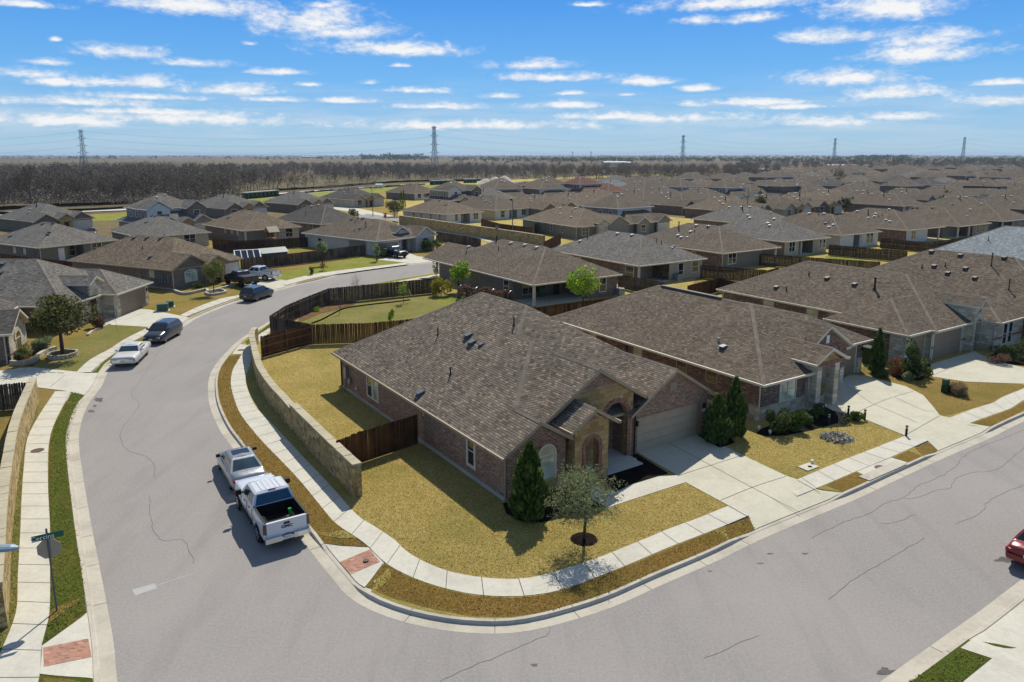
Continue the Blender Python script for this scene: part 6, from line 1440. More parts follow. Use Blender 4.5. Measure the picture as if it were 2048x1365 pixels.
    for x in ax:
        for s in (1, -1): wheel(root, x, s * (W - .11), .41 + dz * .6, .28, rim, 6)
    if text:
        cu = bpy.data.curves.new('lettering', 'FONT'); cu.body = text; cu.size = .18; cu.align_x = 'CENTER'; cu.extrude = .004; cu.offset = .004
        o = bpy.data.objects.new('lettering', cu); col.objects.link(o); bpy.context.view_layer.update(); me = bpy.data.meshes.new_from_object(o.evaluated_get(bpy.context.evaluated_depsgraph_get())); bpy.data.objects.remove(o)
        me.materials.clear(); me.materials.append(M['redlamp'] if False else M['plastic']); t_ = bpy.data.objects.new('lettering', me); col.objects.link(t_); t_.parent = tg; t_.location = (-h + .008, 0, z1 - .38); t_.rotation_euler = (R(90), 0, R(-90)); t_.scale = (1.25, 1, 1)
    return root
l, r = put((521, 1083), (483.5, 1022), 'L', 3.6, .9)
GM = pickup('parked_pickup', 'white crew cab pickup with open black bed parked at the near kerb', 'p_wpaint', l, r, text='GMC')
l, r = put((490, 577.5), (451, 568.5), 'L', 3.6, .9, .17)
pickup('parked_pickup', 'black lifted pickup with bed cover parked on the arch entry house driveway', 'p_black', l, r, 5.6, .98, True, .14, 'rimd', chrome=False)
p = at(519, 559, .17)
pickup('parked_pickup', 'white pickup with covered bed parked on the driveway behind the black pickup', 'p_wpaint', (p[0], p[1], .17), R(163), 5.5, .98, True)
p = at(787, 514, .17)
pickup('parked_pickup', 'dark pickup with sun shade in its windscreen in front of the white house garage', 'p_greenblack', (p[0], p[1], .17), R(-42), 5.5, .98, True, chrome=False)
# things lying in the open bed
p = (Matrix.Rotation(r, 3, 'Z') @ Vector((0, 0, 0)))
def inbed(x, y, z): 
    q = Matrix.Rotation(GM.rotation_euler.z, 3, 'Z') @ Vector((x, y, z)); return (GM.location.x + q.x, GM.location.y + q.y, GM.location.z + q.z)
M['neon'] = plain('bright_green_plastic', '#1f9a44', .5, .3)
t = thing('leaf_blower', 'bright green tool standing in the white pickup bed', 'power tool', inbed(-1.9, -.42, .73), r)
m = MB(); m.tube([(0, 0, .05), (-.06, 0, .3), (-.03, .02, .6)], [.09, .06, .08], 8); m.build('tube', M['neon'], t); m = MB(); m.obox((.02, .02, .1), (.16, 0, 0), (0, .12, 0), (0, 0, .1)); m.build('motor', M['plastic'], t)
m = MB(); m.obox((-.14, .0, .05), (.12, 0, 0), (0, .08, 0), (0, 0, .03)); m.build('handle', M['white'], t)
t = thing('tarpaulin', 'crumpled black tarpaulin heaped in the white pickup bed', 'tarpaulin', inbed(-2.2, .3, .725), r)
m = MB(); n = 9
Z = [[.02 + (.26 * math.exp(-((i - 4) ** 2 + (j - 4) ** 2) / 9) * rnd.uniform(.5, 1.2) if 0 < i < n - 1 and 0 < j < n - 1 else 0) for j in range(n)] for i in range(n)]
for i in range(n - 1):
    for j in range(n - 1):
        q = [((i + a) * .13 - .5, (j + b) * .12 - .48, Z[i + a][j + b]) for a, b in ((0, 0), (1, 0), (1, 1), (0, 1))]; m.upface([q[0], q[1], q[2]]); m.upface([q[0], q[2], q[3]])
m.build('sheet', M['plastic'], t)
# ---------------------------------------------------------------- plants
nr = np.random.RandomState(11)
def mesh_np(name, V, F, mats, parent=None, fm=None):
    """V (n,3), F (m,k) same-size faces"""
    me = bpy.data.meshes.new(name); k = F.shape[1]; me.vertices.add(len(V)); me.vertices.foreach_set('co', V.astype(np.float32).ravel())
    me.loops.add(F.size); me.loops.foreach_set('vertex_index', F.astype(np.int32).ravel()); me.polygons.add(len(F)); me.polygons.foreach_set('loop_start', np.arange(0, F.size, k, dtype=np.int32)); me.polygons.foreach_set('loop_total', np.full(len(F), k, np.int32))
    for m in (mats if isinstance(mats, list) else [mats]): me.materials.append(m)
    if fm is not None: me.polygons.foreach_set('material_index', fm.astype(np.int32))
    me.update(calc_edges=True); o = bpy.data.objects.new(name, me); col.objects.link(o)
    if parent is not None: o.parent = parent
    return o
def cards(C, S, up=0.0, aspect=1.6, axis=None, jit=.6):
    """small four-cornered leaves at points C, size S; axis: preferred long direction (n,3)"""
    n = len(C); a = nr.normal(size=(n, 3)); a[:, 2] += up
    if axis is not None: a = axis + jit * nr.normal(size=(n, 3)) * .6
    a /= np.linalg.norm(a, axis=1)[:, None] + 1e-9; b = np.cross(a, nr.normal(size=(n, 3))); b /= np.linalg.norm(b, axis=1)[:, None] + 1e-9
    S = np.broadcast_to(np.asarray(S), (n,)) * nr.uniform(.6, 1.3, n); l = a * (S * aspect / 2)[:, None]; w = b * (S / 2)[:, None]
    V = np.stack([C - l, C + w * .9, C + l, C - w * .9], 1).reshape(-1, 3); F = np.arange(4 * n).reshape(n, 4); return V, F
def segs_mesh(S, sides=3):
    """S: (n,8) p0 p1 r0 r1"""
    p0, p1, r0, r1 = S[:, :3], S[:, 3:6], S[:, 6], S[:, 7]; d = p1 - p0; d /= np.linalg.norm(d, axis=1)[:, None] + 1e-9
    ref = np.where(np.abs(d[:, 2:3]) < .9, np.array([[0, 0, 1.]]), np.array([[1., 0, 0]])); a = np.cross(d, ref); a /= np.linalg.norm(a, axis=1)[:, None]; b = np.cross(a, d)
    ang = np.arange(sides) * 2 * math.pi / sides; ca, sa = np.cos(ang), np.sin(ang); o = a[:, None] * ca[None, :, None] + b[:, None] * sa[None, :, None]
    V = np.concatenate([p0[:, None] + o * r0[:, None, None], p1[:, None] + o * r1[:, None, None]], 1).reshape(-1, 3)
    base = np.arange(len(S))[:, None] * 2 * sides; k = np.arange(sides); F = np.stack([base + k, base + (k + 1) % sides, base + sides + (k + 1) % sides, base + sides + k], 2).reshape(-1, 4); return V, F
def grow(rs, h=1.0, spread=.55, levels=4, kids=(3, 4), r0=.022, trunk=.28, up=.35, len_k=.68, thin=.6):
    """recursive limbs in a unit-height frame; returns segments with level"""
    out = []
    def limb(p, d, L, r, lv):
        k = 3 if lv < 2 else 2; q = p
        for i in range(k):
            d2 = d + rs.normal(size=3) * .13; d2[2] += up * .12; d2 /= np.linalg.norm(d2); e = q + d2 * L / k
            ra, rb = r * (1 - (1 - thin) * i / k), r * (1 - (1 - thin) * (i + 1) / k); out.append((*q, *e, ra, rb, lv)); q = e; d = d2
            if lv < levels and (i > 0 or lv > 0):
                for _ in range(rs.randint(1, 3) if lv else rs.randint(1, 3)):
                    v = rs.normal(size=3); v -= d * v.dot(d); v /= np.linalg.norm(v) + 1e-9; nd = d * (1 - spread) + v * spread * 1.25; nd[2] += up * .25; nd /= np.linalg.norm(nd)
                    limb(q, nd, L * len_k * rs.uniform(.7, 1.1), rb * .62, lv + 1)
        if lv < levels:
            for _ in range(2):
                v = rs.normal(size=3); nd = d + v * spread * .6; nd /= np.linalg.norm(nd); limb(q, nd, L * len_k * rs.uniform(.7, 1.05), rb * .8, lv + 1)
    limb(np.zeros(3), np.array((0, 0, 1.)), trunk, r0, 0)
    S = np.array(out); S[:, :6] /= S[:, 5].max(); return S
def xf(V, s, rz, loc):
    c, n = math.cos(rz), math.sin(rz); s = np.broadcast_to(s, 3); W = V * s; return np.stack([W[:, 0] * c - W[:, 1] * n, W[:, 0] * n + W[:, 1] * c, W[:, 2]], 1) + np.array(loc)
M['lf_cyp'] = leaf('cypress_leaves', '#2b3a1a', '#486127', '#71863d', 0.3); M['lf_oak'] = leaf('live_oak_leaves', '#3b3f1f', '#5d6130', '#898250', 0.35); M['lf_sage'] = leaf('silver_green_leaves', '#5b6540', '#828c5e', '#a9ae84', .4)
M['lf_lime'] = leaf('spring_leaves', '#5b7a1c', '#86a52a', '#a9c545', .45); M['lf_gold'] = leaf('golden_leaves', '#6d6a1c', '#928a2a', '#b3a540', .4); M['lf_shrub'] = leaf('shrub_leaves', '#2c381c', '#4a5a2c', '#6d7c40', 0.3)
M['lf_red'] = leaf('reddish_leaves', '#4c2c24', '#744a39', '#5f5b36', 0.25); M['lf_rust'] = leaf('rusty_leaves', '#6f3f22', '#94562c', '#7a5a34'); M['lf_straw'] = leaf('dry_straw', '#7d6848', '#a58c63', '#bda880', .3); M['lf_vine'] = leaf('dry_vine', '#4f3a2e', '#7a5c49', '#96755d', .2)
M['lf_wood'] = leaf('bare_wood', '#4f463e', '#71665a', '#8a7f72', 0.0); M['lf_dkgreen'] = leaf('dark_evergreen', '#363b28', '#4c5238', '#62654a', 0.15); M['lf_bud'] = leaf('budding_leaves', '#5a6030', '#77803a', '#8b9444', .3)
M['twiglt'] = plain('pale_twigs', '#8d8072', .95, .05, vary=.25)
def blob(n, ctr, rad, shell=.55, lumps=9, rs=nr):
    """points through an uneven crown: several offset clumps, denser at their rims"""
    L = rs.normal(size=(lumps, 3)); L /= np.linalg.norm(L, axis=1)[:, None]; L *= rs.uniform(.35, .75, lumps)[:, None]; rr = rs.uniform(.28, .5, lumps)
    i = rs.randint(0, lumps, n); d = rs.normal(size=(n, 3)); d /= np.linalg.norm(d, axis=1)[:, None]; r = shell + (1 - shell) * rs.uniform(0, 1, n) ** .5
    return (L[i] + d * (rr[i] * r)[:, None]) * np.array(rad) + np.array(ctr)
def plant(name, label, cat, px, z, group=None, rz=None):
    p = at(px[0], px[1], z); return thing(name, label, cat, (p[0], p[1], z), rnd.uniform(0, 6) if rz is None else rz, group)
def trunk_part(t, h, r, lean=(0, 0), r1=None, mat='bark'):
    m = MB(); m.tube([(0, 0, -.05), (lean[0] * .4, lean[1] * .4, h * .5), (*lean, h)], [r, r * .85, r1 or r * .6], 8); m.build('trunk', M[mat], t)
def cypress(label, px, h, w, z=ZL, name='cypress', cat='tree', n=2600, mat='lf_cyp', tip=1.0):
    t = plant(name, label, cat, px, z); f = nr.uniform(0, 1, n) ** .85; a = nr.uniform(0, 6.283, n)
    prof = np.interp(f, [0, .08, .25, .5, .75, .92, 1], [.55, .9, 1, .82, .52, .2, .02]) * (1 + .16 * np.sin(a * 3 + f * 11) + .1 * np.sin(a * 7 - f * 23)); r = prof * w / 2 * np.sqrt(nr.uniform(.35, 1, n))
    C = np.stack([np.cos(a) * r, np.sin(a) * r, .05 + f * h * .97], 1); ax = np.stack([np.cos(a) * .35, np.sin(a) * .35, np.full(n, 1.0)], 1)
    V, F = cards(C, .11 + .02 * w, axis=ax, aspect=2.6, jit=.45); mesh_np('foliage', V, F, M[mat], t); trunk_part(t, h * .5, .06 + .02 * w); return t
def bush(label, px, rad, z=ZL, n=900, mat='lf_shrub', name='shrub', cat='shrub', size=.09, squash=1.0, lumps=11, shell=.6, stem=True, aspect=1.5):
    t = plant(name, label, cat, px, z); C = blob(n, (0, 0, rad[2] * .9), rad, shell, lumps); C[:, 2] = np.maximum(C[:, 2], .03); V, F = cards(C, size, up=.3, aspect=aspect); mesh_np('foliage', V, F, M[mat], t)
    if stem:
        S = grow(nr, levels=2, spread=.6, trunk=.3, r0=.03); V, F = segs_mesh(S, 4); mesh_np('stems', V * np.array((rad[0] * 1.2, rad[1] * 1.2, rad[2] * 1.3)), F, M['bark'], t)
    return t
def tree(label, px, h, crown, z=ZL, n=4000, mat='lf_oak', leafs=.12, name='tree', tr=.11, bole=.3, lumps=16, shell=.5, levels=3, twig='bark', aspect=1.6, up=0.2):
    t = plant(name, label, 'tree', px, z); cz = h - crown[2] * .95; C = blob(n, (0, 0, cz), crown, shell, lumps); V, F = cards(C, leafs, up=up, aspect=aspect); mesh_np('crown', V, F, M[mat], t)
    trunk_part(t, max(h * bole, cz - crown[2] * .5), tr); S = grow(nr, levels=levels, spread=.6, trunk=.2, r0=tr * .7 / h); V, F = segs_mesh(S, 4); b = (cz - crown[2] * .75)
    V = V * np.array((crown[0] * 1.9, crown[1] * 1.9, (h - b) * .95)) ; V[:, 2] += b; mesh_np('branches', V, F, M[twig], t); return t
def bare_tree(label, px, h, w, z=ZL, mat='twig', name='bare_tree', tr=.03, levels=4, buds=0, group=None, seed=None, sides=4):
    t = plant(name, label, 'tree', px, z, group); rs = np.random.RandomState(seed if seed is not None else rnd.randrange(9999)); S = grow(rs, levels=levels, spread=.55, r0=tr, trunk=.3); lv = S[:, 8]
    A, B = S[lv == 0], S[lv > 0]
    for nm, Q in (('trunk', A), ('crown', B)): V, F = segs_mesh(Q, sides); mesh_np(nm, V * np.array((w * 1.0, w * 1.0, h)), F, M[mat], t)
    if buds:
        P = B[B[:, 8] >= levels - 1][:, 3:6] * np.array((w, w, h)); P = P[nr.randint(0, len(P), buds)] + nr.normal(size=(buds, 3)) * .12; V, F = cards(P, .09); mesh_np('leaves', V, F, M['lf_lime'], t)
    return t
# ---- at the corner house
cypress('tall pointed dark green cypress at the front corner of the corner house', (1058, 1036), 3.75, 1.75, name='cypress', n=4200)
t = plant('young_tree', 'airy silver green young tree in a mulch ring on the corner lawn', 'tree', (1168, 1081), ZL, rz=0); trunk_part(t, 1.7, .075, (.08, 0))
rs = np.random.RandomState(9); S = grow(rs, levels=4, spread=.7, trunk=.16, r0=.016, up=.05); V, F = segs_mesh(S, 4); K = np.array((4.6, 4.6, 2.7)); O3 = np.array((.05, 0, 1.0)); mesh_np('branches', V * K + O3, F, M['bark'], t)
P = S[S[:, 8] >= 2]; i = nr.randint(0, len(P), 4200); f = nr.uniform(0, 1, len(i))[:, None]; C = (P[i, :3] * (1 - f) + P[i, 3:6] * f) * K + O3; D = P[i, 3:6] - P[i, :3]; D /= np.linalg.norm(D, axis=1)[:, None]; D[:, 2] -= .2
q = blob(1500, (0, 0, 2.3), (1.6, 1.6, 1.45), .2, 22); C = np.concatenate([C + nr.normal(size=C.shape) * .09, q]); D = np.concatenate([D, nr.normal(size=q.shape) * .5 + np.array((0, 0, .5))])
keep = (np.hypot(C[:, 0], C[:, 1]) < 2.0) & (C[:, 2] > .95); C, D = C[keep], D[keep]; V, F = cards(C, .038, axis=D, aspect=3.6); mesh_np('crown', V, F, M['lf_sage'], t)
cypress('bushy dark green conifer beside the garage of the corner house', (1432, 884), 2.9, 1.7, n=3000, mat='lf_cyp', name='juniper')
cypress('taller of the paired dark conifers between the corner house and its neighbour', (1466, 872), 3.7, 1.45, n=3000, mat='lf_cyp', name='juniper')
bush('big dark green shrub under the front window of the second house', (1555, 866), (1.0, .9, .85), n=2200, size=.1); bush('bright tipped green shrub left of the porch columns', (1592, 862), (.8, .7, .7), n=1600, size=.1, mat='lf_cyp')
bush('low clipped dark shrub beside the porch step', (1612, 851), (.5, .5, .4), n=700); bush('small dark shrub close to the porch wall', (1600, 845), (.45, .45, .4), n=600)
bush('round clipped dark bush at the foot of the first porch column', (1630, 838), (.55, .55, .48), n=900); bush('round clipped dark bush at the foot of the second porch column', (1641, 831), (.5, .5, .45), n=800)
bush('flat clipped green bush at the mulch bed tip by the driveway', (1706, 843), (.75, .5, .36), n=1000, mat='lf_cyp'); bush('small clipped bush left of the flat clipped bush', (1688, 848), (.4, .35, .3), n=500)
bare_tree('young bare staked tree in a ring of stones on the second lawn', (1675, 876), 2.9, 1.3, mat='twiglt', tr=.014, levels=3, seed=3)
cypress('narrow dark cypress at the driveway edge of the third house', (1752, 748), 3.6, 1.15, n=2400); bush('round dark bush beneath the narrow cypress', (1762, 757), (.6, .6, .5), n=900)
bush('tall dark juniper shrub in front of the third house garage', (1824, 755), (1.15, 1.0, 1.5), n=2600, size=.12); bush('rust coloured shrub beside the tall dark juniper', (1795, 752), (.75, .7, .75), n=1100, mat='lf_rust'); bush('pale flowering shrub at the driveway edge', (1848, 755), (.6, .6, .5), n=900, mat='lf_bud'); bush('grey green shrub at the foot of the tall juniper', (1815, 762), (.45, .45, .4), n=600, mat='lf_sage')
bush('dark hedge like shrub by the right edge windows', (2010, 722), (1.6, 1.0, .8), n=2200); bush('brown dry shrub in the bed at the right edge', (1995, 728), (1.0, .8, .5), n=900, mat='lf_vine'); bush('tall dark shrub cut by the right edge', (2050, 722), (1.2, 1.0, 1.1), n=1500)
bush('dry straw coloured ornamental grass clump beside the utility pedestal', (1914, 789), (.75, .75, .55), n=1500, mat='lf_straw', size=.06, aspect=6, stem=False, name='ornamental_grass', cat='grass clump')
cypress('dark conical evergreen beyond the roof of the third house', (2022, 640), 4.6, 1.7, n=1800)
# ---- the yard behind
bush('golden green rounded shrub inside the grey fence', (882, 592), (1.55, 1.55, 1.5), n=2400, mat='lf_gold', size=.13, shell=.35); tree('bright green young tree beside the golden shrub', (917, 585), 4.2, (1.5, 1.5, 1.5), n=1800, mat='lf_lime', leafs=.16)
tree('bright spring green tree behind the corner house roof', (1166, 618), 5.0, (2.1, 2.0, 2.0), n=1700, mat='lf_lime', leafs=.17, shell=.3); bare_tree('small leafy tree with sparse green leaves inside the grey fence', (808, 606), 2.6, 1.9, buds=420, tr=.018, levels=3, seed=8)
bush('slim bright green shrub behind the long brown fence', (783, 645), (.4, .4, .8), n=420, mat='lf_lime', size=.12, shell=.3); bare_tree('small bare tree on the dry back lawn', (680, 629), 1.9, 1.6, seed=12, levels=3, tr=.02); bare_tree('thin bare tree standing above the grey street fence', (716, 604), 3.6, 1.7, seed=21, levels=4, tr=.01)
bush('small green plant in the curved back garden bed', (632, 623), (.5, .5, .3), n=260, mat='lf_lime'); tree('pale green sapling by the air conditioner fence', (1325, 562), 2.4, (.7, .7, .8), n=400, mat='lf_bud', leafs=.13)
# hoop tunnel grown over with dry vine
a = Vector(at(922, 598, ZL)); b = Vector(at(1022, 610, ZL)); t = thing('vine_tunnel', 'brown dry vine covering a garden hoop tunnel behind the corner house', 'garden tunnel', (a.x, a.y, ZL)); d = b - a; L = d.length; d /= L; nn = Vector((-d.y, d.x)); n = 5200
u = nr.uniform(0, L * .93, n); th = nr.uniform(.05, 3.09, n); rr = .95 * (1 + .1 * np.sin(u * 2.1)) * nr.uniform(.86, 1.12, n); C = np.stack([d.x * u + nn.x * np.cos(th) * rr, d.y * u + nn.y * np.cos(th) * rr, np.sin(th) * rr * 1.55], 1); V, F = cards(C, .13, aspect=2.2); mesh_np('foliage', V, F, M['lf_vine'], t)
for k in range(4):
    m = MB(); m.tube([(d.x * L * k / 3 + nn.x * math.cos(q) * 1.0, d.y * L * k / 3 + nn.y * math.cos(q) * 1.0, math.sin(q) * 1.62) for q in [math.pi * j / 14 for j in range(15)]], .035, 5); m.build('hoop', M['metal'], t)
# ---- left side of the street
tree('broad round live oak in a stone ring planter at left', (126, 712), 5.3, (2.65, 2.5, 1.95), z=ZL + .1, n=9000, mat='lf_oak', leafs=.15, tr=.17, lumps=26, shell=.35)
bush('reddish brown shrub beside the grey garage driveway', (194, 657), (1.0, .9, .8), n=1500, mat='lf_red', size=.12); bush('dark green upright juniper at the grey garage corner', (243, 613), (.85, .8, 1.25), n=1500, mat='lf_cyp', size=.13); bare_tree('slim bare sapling on the left lawn', (235, 665), 2.6, .9, seed=4, levels=3, tr=.012)
bush('bright green bush in the raised bed of the stone house', (52, 715), (.8, .7, .6), n=1000, mat='lf_bud'); bush('spiky pale green grass clump in the raised bed', (88, 703), (1.0, .9, .7), n=1500, mat='lf_sage', size=.07, aspect=7, stem=False, name='ornamental_grass', cat='grass clump'); bush('low dark shrub against the stone house wall', (36, 722), (.5, .5, .4), n=500)
tree('young yellow green tree in a square block planter', (428, 586), 4.3, (1.4, 1.3, 1.5), z=ZL + .2, n=1500, mat='lf_bud', leafs=.13, tr=.06, shell=.25); bush('dark shrub below the arched window of the brick house', (398, 576), (1.2, .7, .5), n=900)
bush('small dark green upright bush on the far lawn', (622, 550), (.55, .55, .7), n=700, mat='lf_cyp'); bush('dry twiggy reddish shrub on the far lawn', (648, 542), (.8, .8, .8), n=420, mat='lf_vine', shell=.2); tree('small grey green tree above the lawn fence', (645, 531), 4.2, (1.1, 1.1, 1.2), n=900, mat='lf_sage', leafs=.15)
tree('small pale round tree on the lawn by the white house', (754, 523), 2.9, (.8, .8, 1.0), n=600, mat='lf_sage', leafs=.14); bush('dark rounded shrub at the white house garage corner', (764, 516), (1.0, 1.0, 1.1), n=900, mat='lf_shrub', size=.14); bush('large dark shrub under the arched window of the white house', (855, 503), (1.7, 1.3, 1.3), n=1500, size=.16); bush('smaller dark shrub at the white house corner', (874, 500), (1.0, 1.0, 1.1), n=800, size=.16)
bush('thin climbing shrub on the street corner of the patio house', (872, 552), (.5, .5, 1.4), n=500, mat='lf_sage', size=.14); bush('green bush beside the pale garage door far behind', (708, 437), (1.7, 1.7, 1.6), n=900, size=.22); tree('grey green tree in front of the pale gabled house', (789, 434), 5.0, (2.6, 2.6, 2.2), n=1400, mat='lf_oak', leafs=.25); bare_tree('pale bare tree beside the two storey house', (402, 447), 6.0, 4.2, mat='twiglt', seed=33, levels=4)
cypress('slender dark cypress left of the far brick gable', (803, 421), 6.0, 1.5, n=700); cypress('second slender dark cypress by the far brick gable', (808, 420), 6.2, 1.4, n=700)
for k, (x, y, h, w, m) in enumerate(((1517, 433, 5.5, 2.6, 'lf_oak'), (1613, 428, 5, 2.2, 'lf_oak'), (1690, 427, 5, 1.7, 'lf_dkgreen'), (1768, 419, 6.5, 1.9, 'lf_dkgreen'), (1676, 366, 9, 5, 'lf_dkgreen'), (1740, 346, 8, 4, 'lf_dkgreen'), (1820, 411, 5, 3.2, 'lf_oak'), (1895, 405, 5, 3, 'lf_oak'), (1655, 379, 6, 2, 'lf_dkgreen'), (1323, 461, 4, 2.2, 'lf_oak'), (1237, 459, 4.5, 1.8, 'lf_dkgreen'), (1160, 379, 5, 2.4, 'lf_oak'), (1672, 376, 5, 2.6, 'lf_bud'), (1010, 395, 4, 2.5, 'lf_rust'), (1436, 438, 3.5, 2, 'lf_bud'), (1880, 336, 9, 4, 'lf_dkgreen'))):
    tree(('dark', 'small', 'slim', 'round', 'broad', 'distant', 'low', 'bushy')[k % 8] + f" {'green' if m != 'lf_rust' else 'rusty'} tree among far roofs, {ORD[sorted([1517,1613,1690,1768,1676,1740,1820,1895,1655,1323,1237,1160,1672,1010,1436,1880]).index(x)]} from left", (x, y), h, (w, w, h * .42), n=600, mat=m, leafs=.28 + w * .03, levels=2, shell=.35)
# ---- woods
VAR = [grow(np.random.RandomState(50 + i), levels=4, spread=.6, trunk=.22, r0=.02, up=.3) for i in range(5)]
VAR = [s if len(s) < 900 else s[np.sort(np.random.RandomState(1).choice(len(s), 900, False))] for s in VAR]
VM = []
for s in VAR:
    s = s.copy(); s[:, 6:8] = np.maximum(s[:, 6:8], .0032); VM.append(segs_mesh(s, 3))
small = []
for s in VAR:
    q = s[(s[:, 8] <= 2) | (np.random.RandomState(2).uniform(size=len(s)) < .28)].copy(); q[:, 6:8] = np.maximum(q[:, 6:8] * 1.5, .0075); small.append(segs_mesh(q, 3))
def woods(name, zones, kit, mat='lf_wood', wk=.85):
    Vs, Fs, off = [], [], 0
    for x0, x1, y0, y1, n, h0, h1 in zones:
        for _ in range(n):
            p = at(rnd.uniform(x0, x1), rnd.uniform(y0, y1), 0); V, F = kit[rnd.randrange(len(kit))]; h = rnd.uniform(h0, h1); V2 = xf(V, (h * wk, h * wk, h), rnd.uniform(0, 6.28), (*p, 0)); Vs.append(V2); Fs.append(F + off); off += len(V2)
    o = mesh_np(name, np.concatenate(Vs), np.concatenate(Fs), M[mat]); return tag(o, kind='stuff')
woods('woods', [(-90, 470, 352, 407, 560, 9, 14), (430, 560, 350, 384, 70, 8, 12), (560, 760, 352, 366, 26, 6, 9)], small)
woods('woods', [(640, 1560, 345, 360, 560, 8, 11.5), (520, 700, 338, 352, 90, 8, 11), (1480, 2080, 328, 343, 300, 8, 11)], small)
def leafwoods(name, zones, mat, per=60, size=1.3, wk=.5):
    Cs, Ss = [], []
    for x0, x1, y0, y1, n, h0, h1 in zones:
        for _ in range(n):
            p = at(rnd.uniform(x0, x1), rnd.uniform(y0, y1), 0); h = rnd.uniform(h0, h1); C = blob(per, (p[0], p[1], h * .52), (h * wk * 1.2, h * wk * 1.2, h * .55), .3, 6); C[:, 2] = np.maximum(C[:, 2], .2); Cs.append(C); Ss.append(np.full(per, size * h / 10))
    V, F = cards(np.concatenate(Cs), np.concatenate(Ss), aspect=1.3); return tag(mesh_np(name, V, F, M[mat]), kind='stuff')
leafwoods('woods', [(-90, 480, 342, 380, 90, 8, 12), (480, 640, 340, 352, 30, 7, 10), (700, 1560, 338, 350, 90, 7, 10), (1480, 2080, 322, 336, 160, 8, 12)], 'lf_dkgreen', 130, .8)
M['lf_brush'] = leaf('pale_brush', '#5f5549', '#85796a', '#a0937f', .05)
leafwoods('undergrowth', [(-90, 480, 385, 414, 420, 2, 4.5), (480, 760, 362, 384, 260, 1.5, 4), (760, 1560, 350, 363, 300, 1.5, 4)], 'lf_brush', 50, .7, .8)
leafwoods('undergrowth', [(-90, 480, 350, 413, 900, 2.5, 6), (480, 760, 348, 372, 110, 2, 4.5), (640, 1560, 343, 361, 700, 3, 6.5), (1480, 2080, 326, 341, 350, 3, 7)], 'lf_wood', 60, .9, .7)
leafwoods('budding_trees', [(90, 150, 370, 392, 3, 8, 10), (0, 40, 360, 372, 2, 7, 9), (440, 470, 360, 372, 2, 8, 10), (265, 290, 345, 352, 2, 9, 10), (1330, 1360, 348, 352, 2, 6, 8)], 'lf_bud', 160, .7)
leafwoods('far_treeline', [(900, 2100, 317.5, 326, 700, 8, 12), (0, 500, 318.5, 319.5, 26, 7, 13), (120, 270, 318.6, 319.4, 18, 9, 16), (500, 900, 316, 321, 130, 6, 10), (725, 850, 318, 321.5, 90, 12, 22), (1700, 1820, 316, 322, 60, 12, 20), (-60, 900, 313.5, 316, 260, 9, 16), (900, 2100, 313.2, 316, 380, 9, 16), (560, 1300, 326, 334, 50, 4, 7)], 'lf_dkgreen', 26, 2.4, .8)
B0 = []
for k, (x, y, h, w, sd) in enumerate(sorted(((62, 411, 15, 15, 61), (50, 409, 12, 8, 62), (12, 420, 9, 8, 63), (172, 408, 11, 11, 64), (232, 404, 12, 10, 65), (246, 404, 12, 12, 66), (125, 412, 8, 6, 67), (284, 402, 10, 8, 68), (300, 400, 9, 7, 69), (395, 395, 9, 6, 70), (408, 394, 8, 6, 71), (350, 396, 10, 8, 72), (480, 388, 12, 10, 73), (508, 385, 11, 9, 74), (540, 383, 9, 8, 75), (555, 382, 10, 8, 76), (575, 382, 9, 8, 77), (590, 380, 9, 8, 78), (612, 378, 8, 7, 79), (628, 376, 8, 7, 80), (668, 371, 8, 7, 81), (720, 369, 8, 7, 82), (733, 369, 8, 6, 83), (210, 407, 9, 7, 84)))):
    if k < 6:
        t = bare_tree('bare tree', (x, y), 1.0, 1.0, z=.0, seed=sd, tr=.024, levels=4, sides=3); B0.append(t)
    else:
        p = at(x, y, 0); t = dup(B0[k % 6], loc=(*p, 0), rz=rnd.uniform(0, 6))
    t.scale = (w * .9, w * .9, h); t['group'] = 'bare trees along the edge of the woods'; t['label'] = f"bare grey brown tree at the wood edge, number {k + 1} from left" if k >= 18 else f"bare grey brown tree at the edge of the woods, {ORD[k]} from left"
# ---- grass blades on the near lawns
def inpoly(P, X, Y):
    c = np.zeros(len(X), bool); n = len(P)
    for i in range(n):
        (x1, y1), (x2, y2) = P[i], P[(i + 1) % n]; m = ((y1 > Y) != (y2 > Y)) & (X < (x2 - x1) * (Y - y1) / (y2 - y1 + 1e-12) + x1); c ^= m
    return c
def blades(px, dens, h, mat, z=ZL, holes=()):
    P = G(px, ZL); x0, x1 = min(p[0] for p in P), max(p[0] for p in P); y0, y1 = min(p[1] for p in P), max(p[1] for p in P); n = int((x1 - x0) * (y1 - y0) * dens); X = nr.uniform(x0, x1, n); Y = nr.uniform(y0, y1, n); k = inpoly(P, X, Y)
    for q in holes: k &= ~inpoly(G(q, ZL), X, Y)
    X, Y = X[k], Y[k]; n = len(X); a = nr.uniform(0, 6.283, n); hh = h * nr.uniform(.5, 1.4, n); w = .028; lx, ly = nr.normal(size=n) * h * .6, nr.normal(size=n) * h * .6
    V = np.stack([np.stack([X - np.cos(a) * w, Y - np.sin(a) * w, np.full(n, z)], 1), np.stack([X + np.cos(a) * w, Y + np.sin(a) * w, np.full(n, z)], 1), np.stack([X + lx, Y + ly, z + hh], 1)], 1).reshape(-1, 3)
    return tag(mesh_np('grass', V, np.arange(3 * n).reshape(n, 3), M[mat]), kind='stuff')
M['lf_dry'] = leaf('dry_blades', '#b09852', '#d2b96f', '#e6d292', 0.4); M['lf_verge'] = leaf('verge_blades', '#86693a', '#a98a48', '#9c934c', 0.35); M['lf_grn'] = leaf('green_blades', '#5d6a2c', '#7f8a3e', '#9d9a58', 0.4)
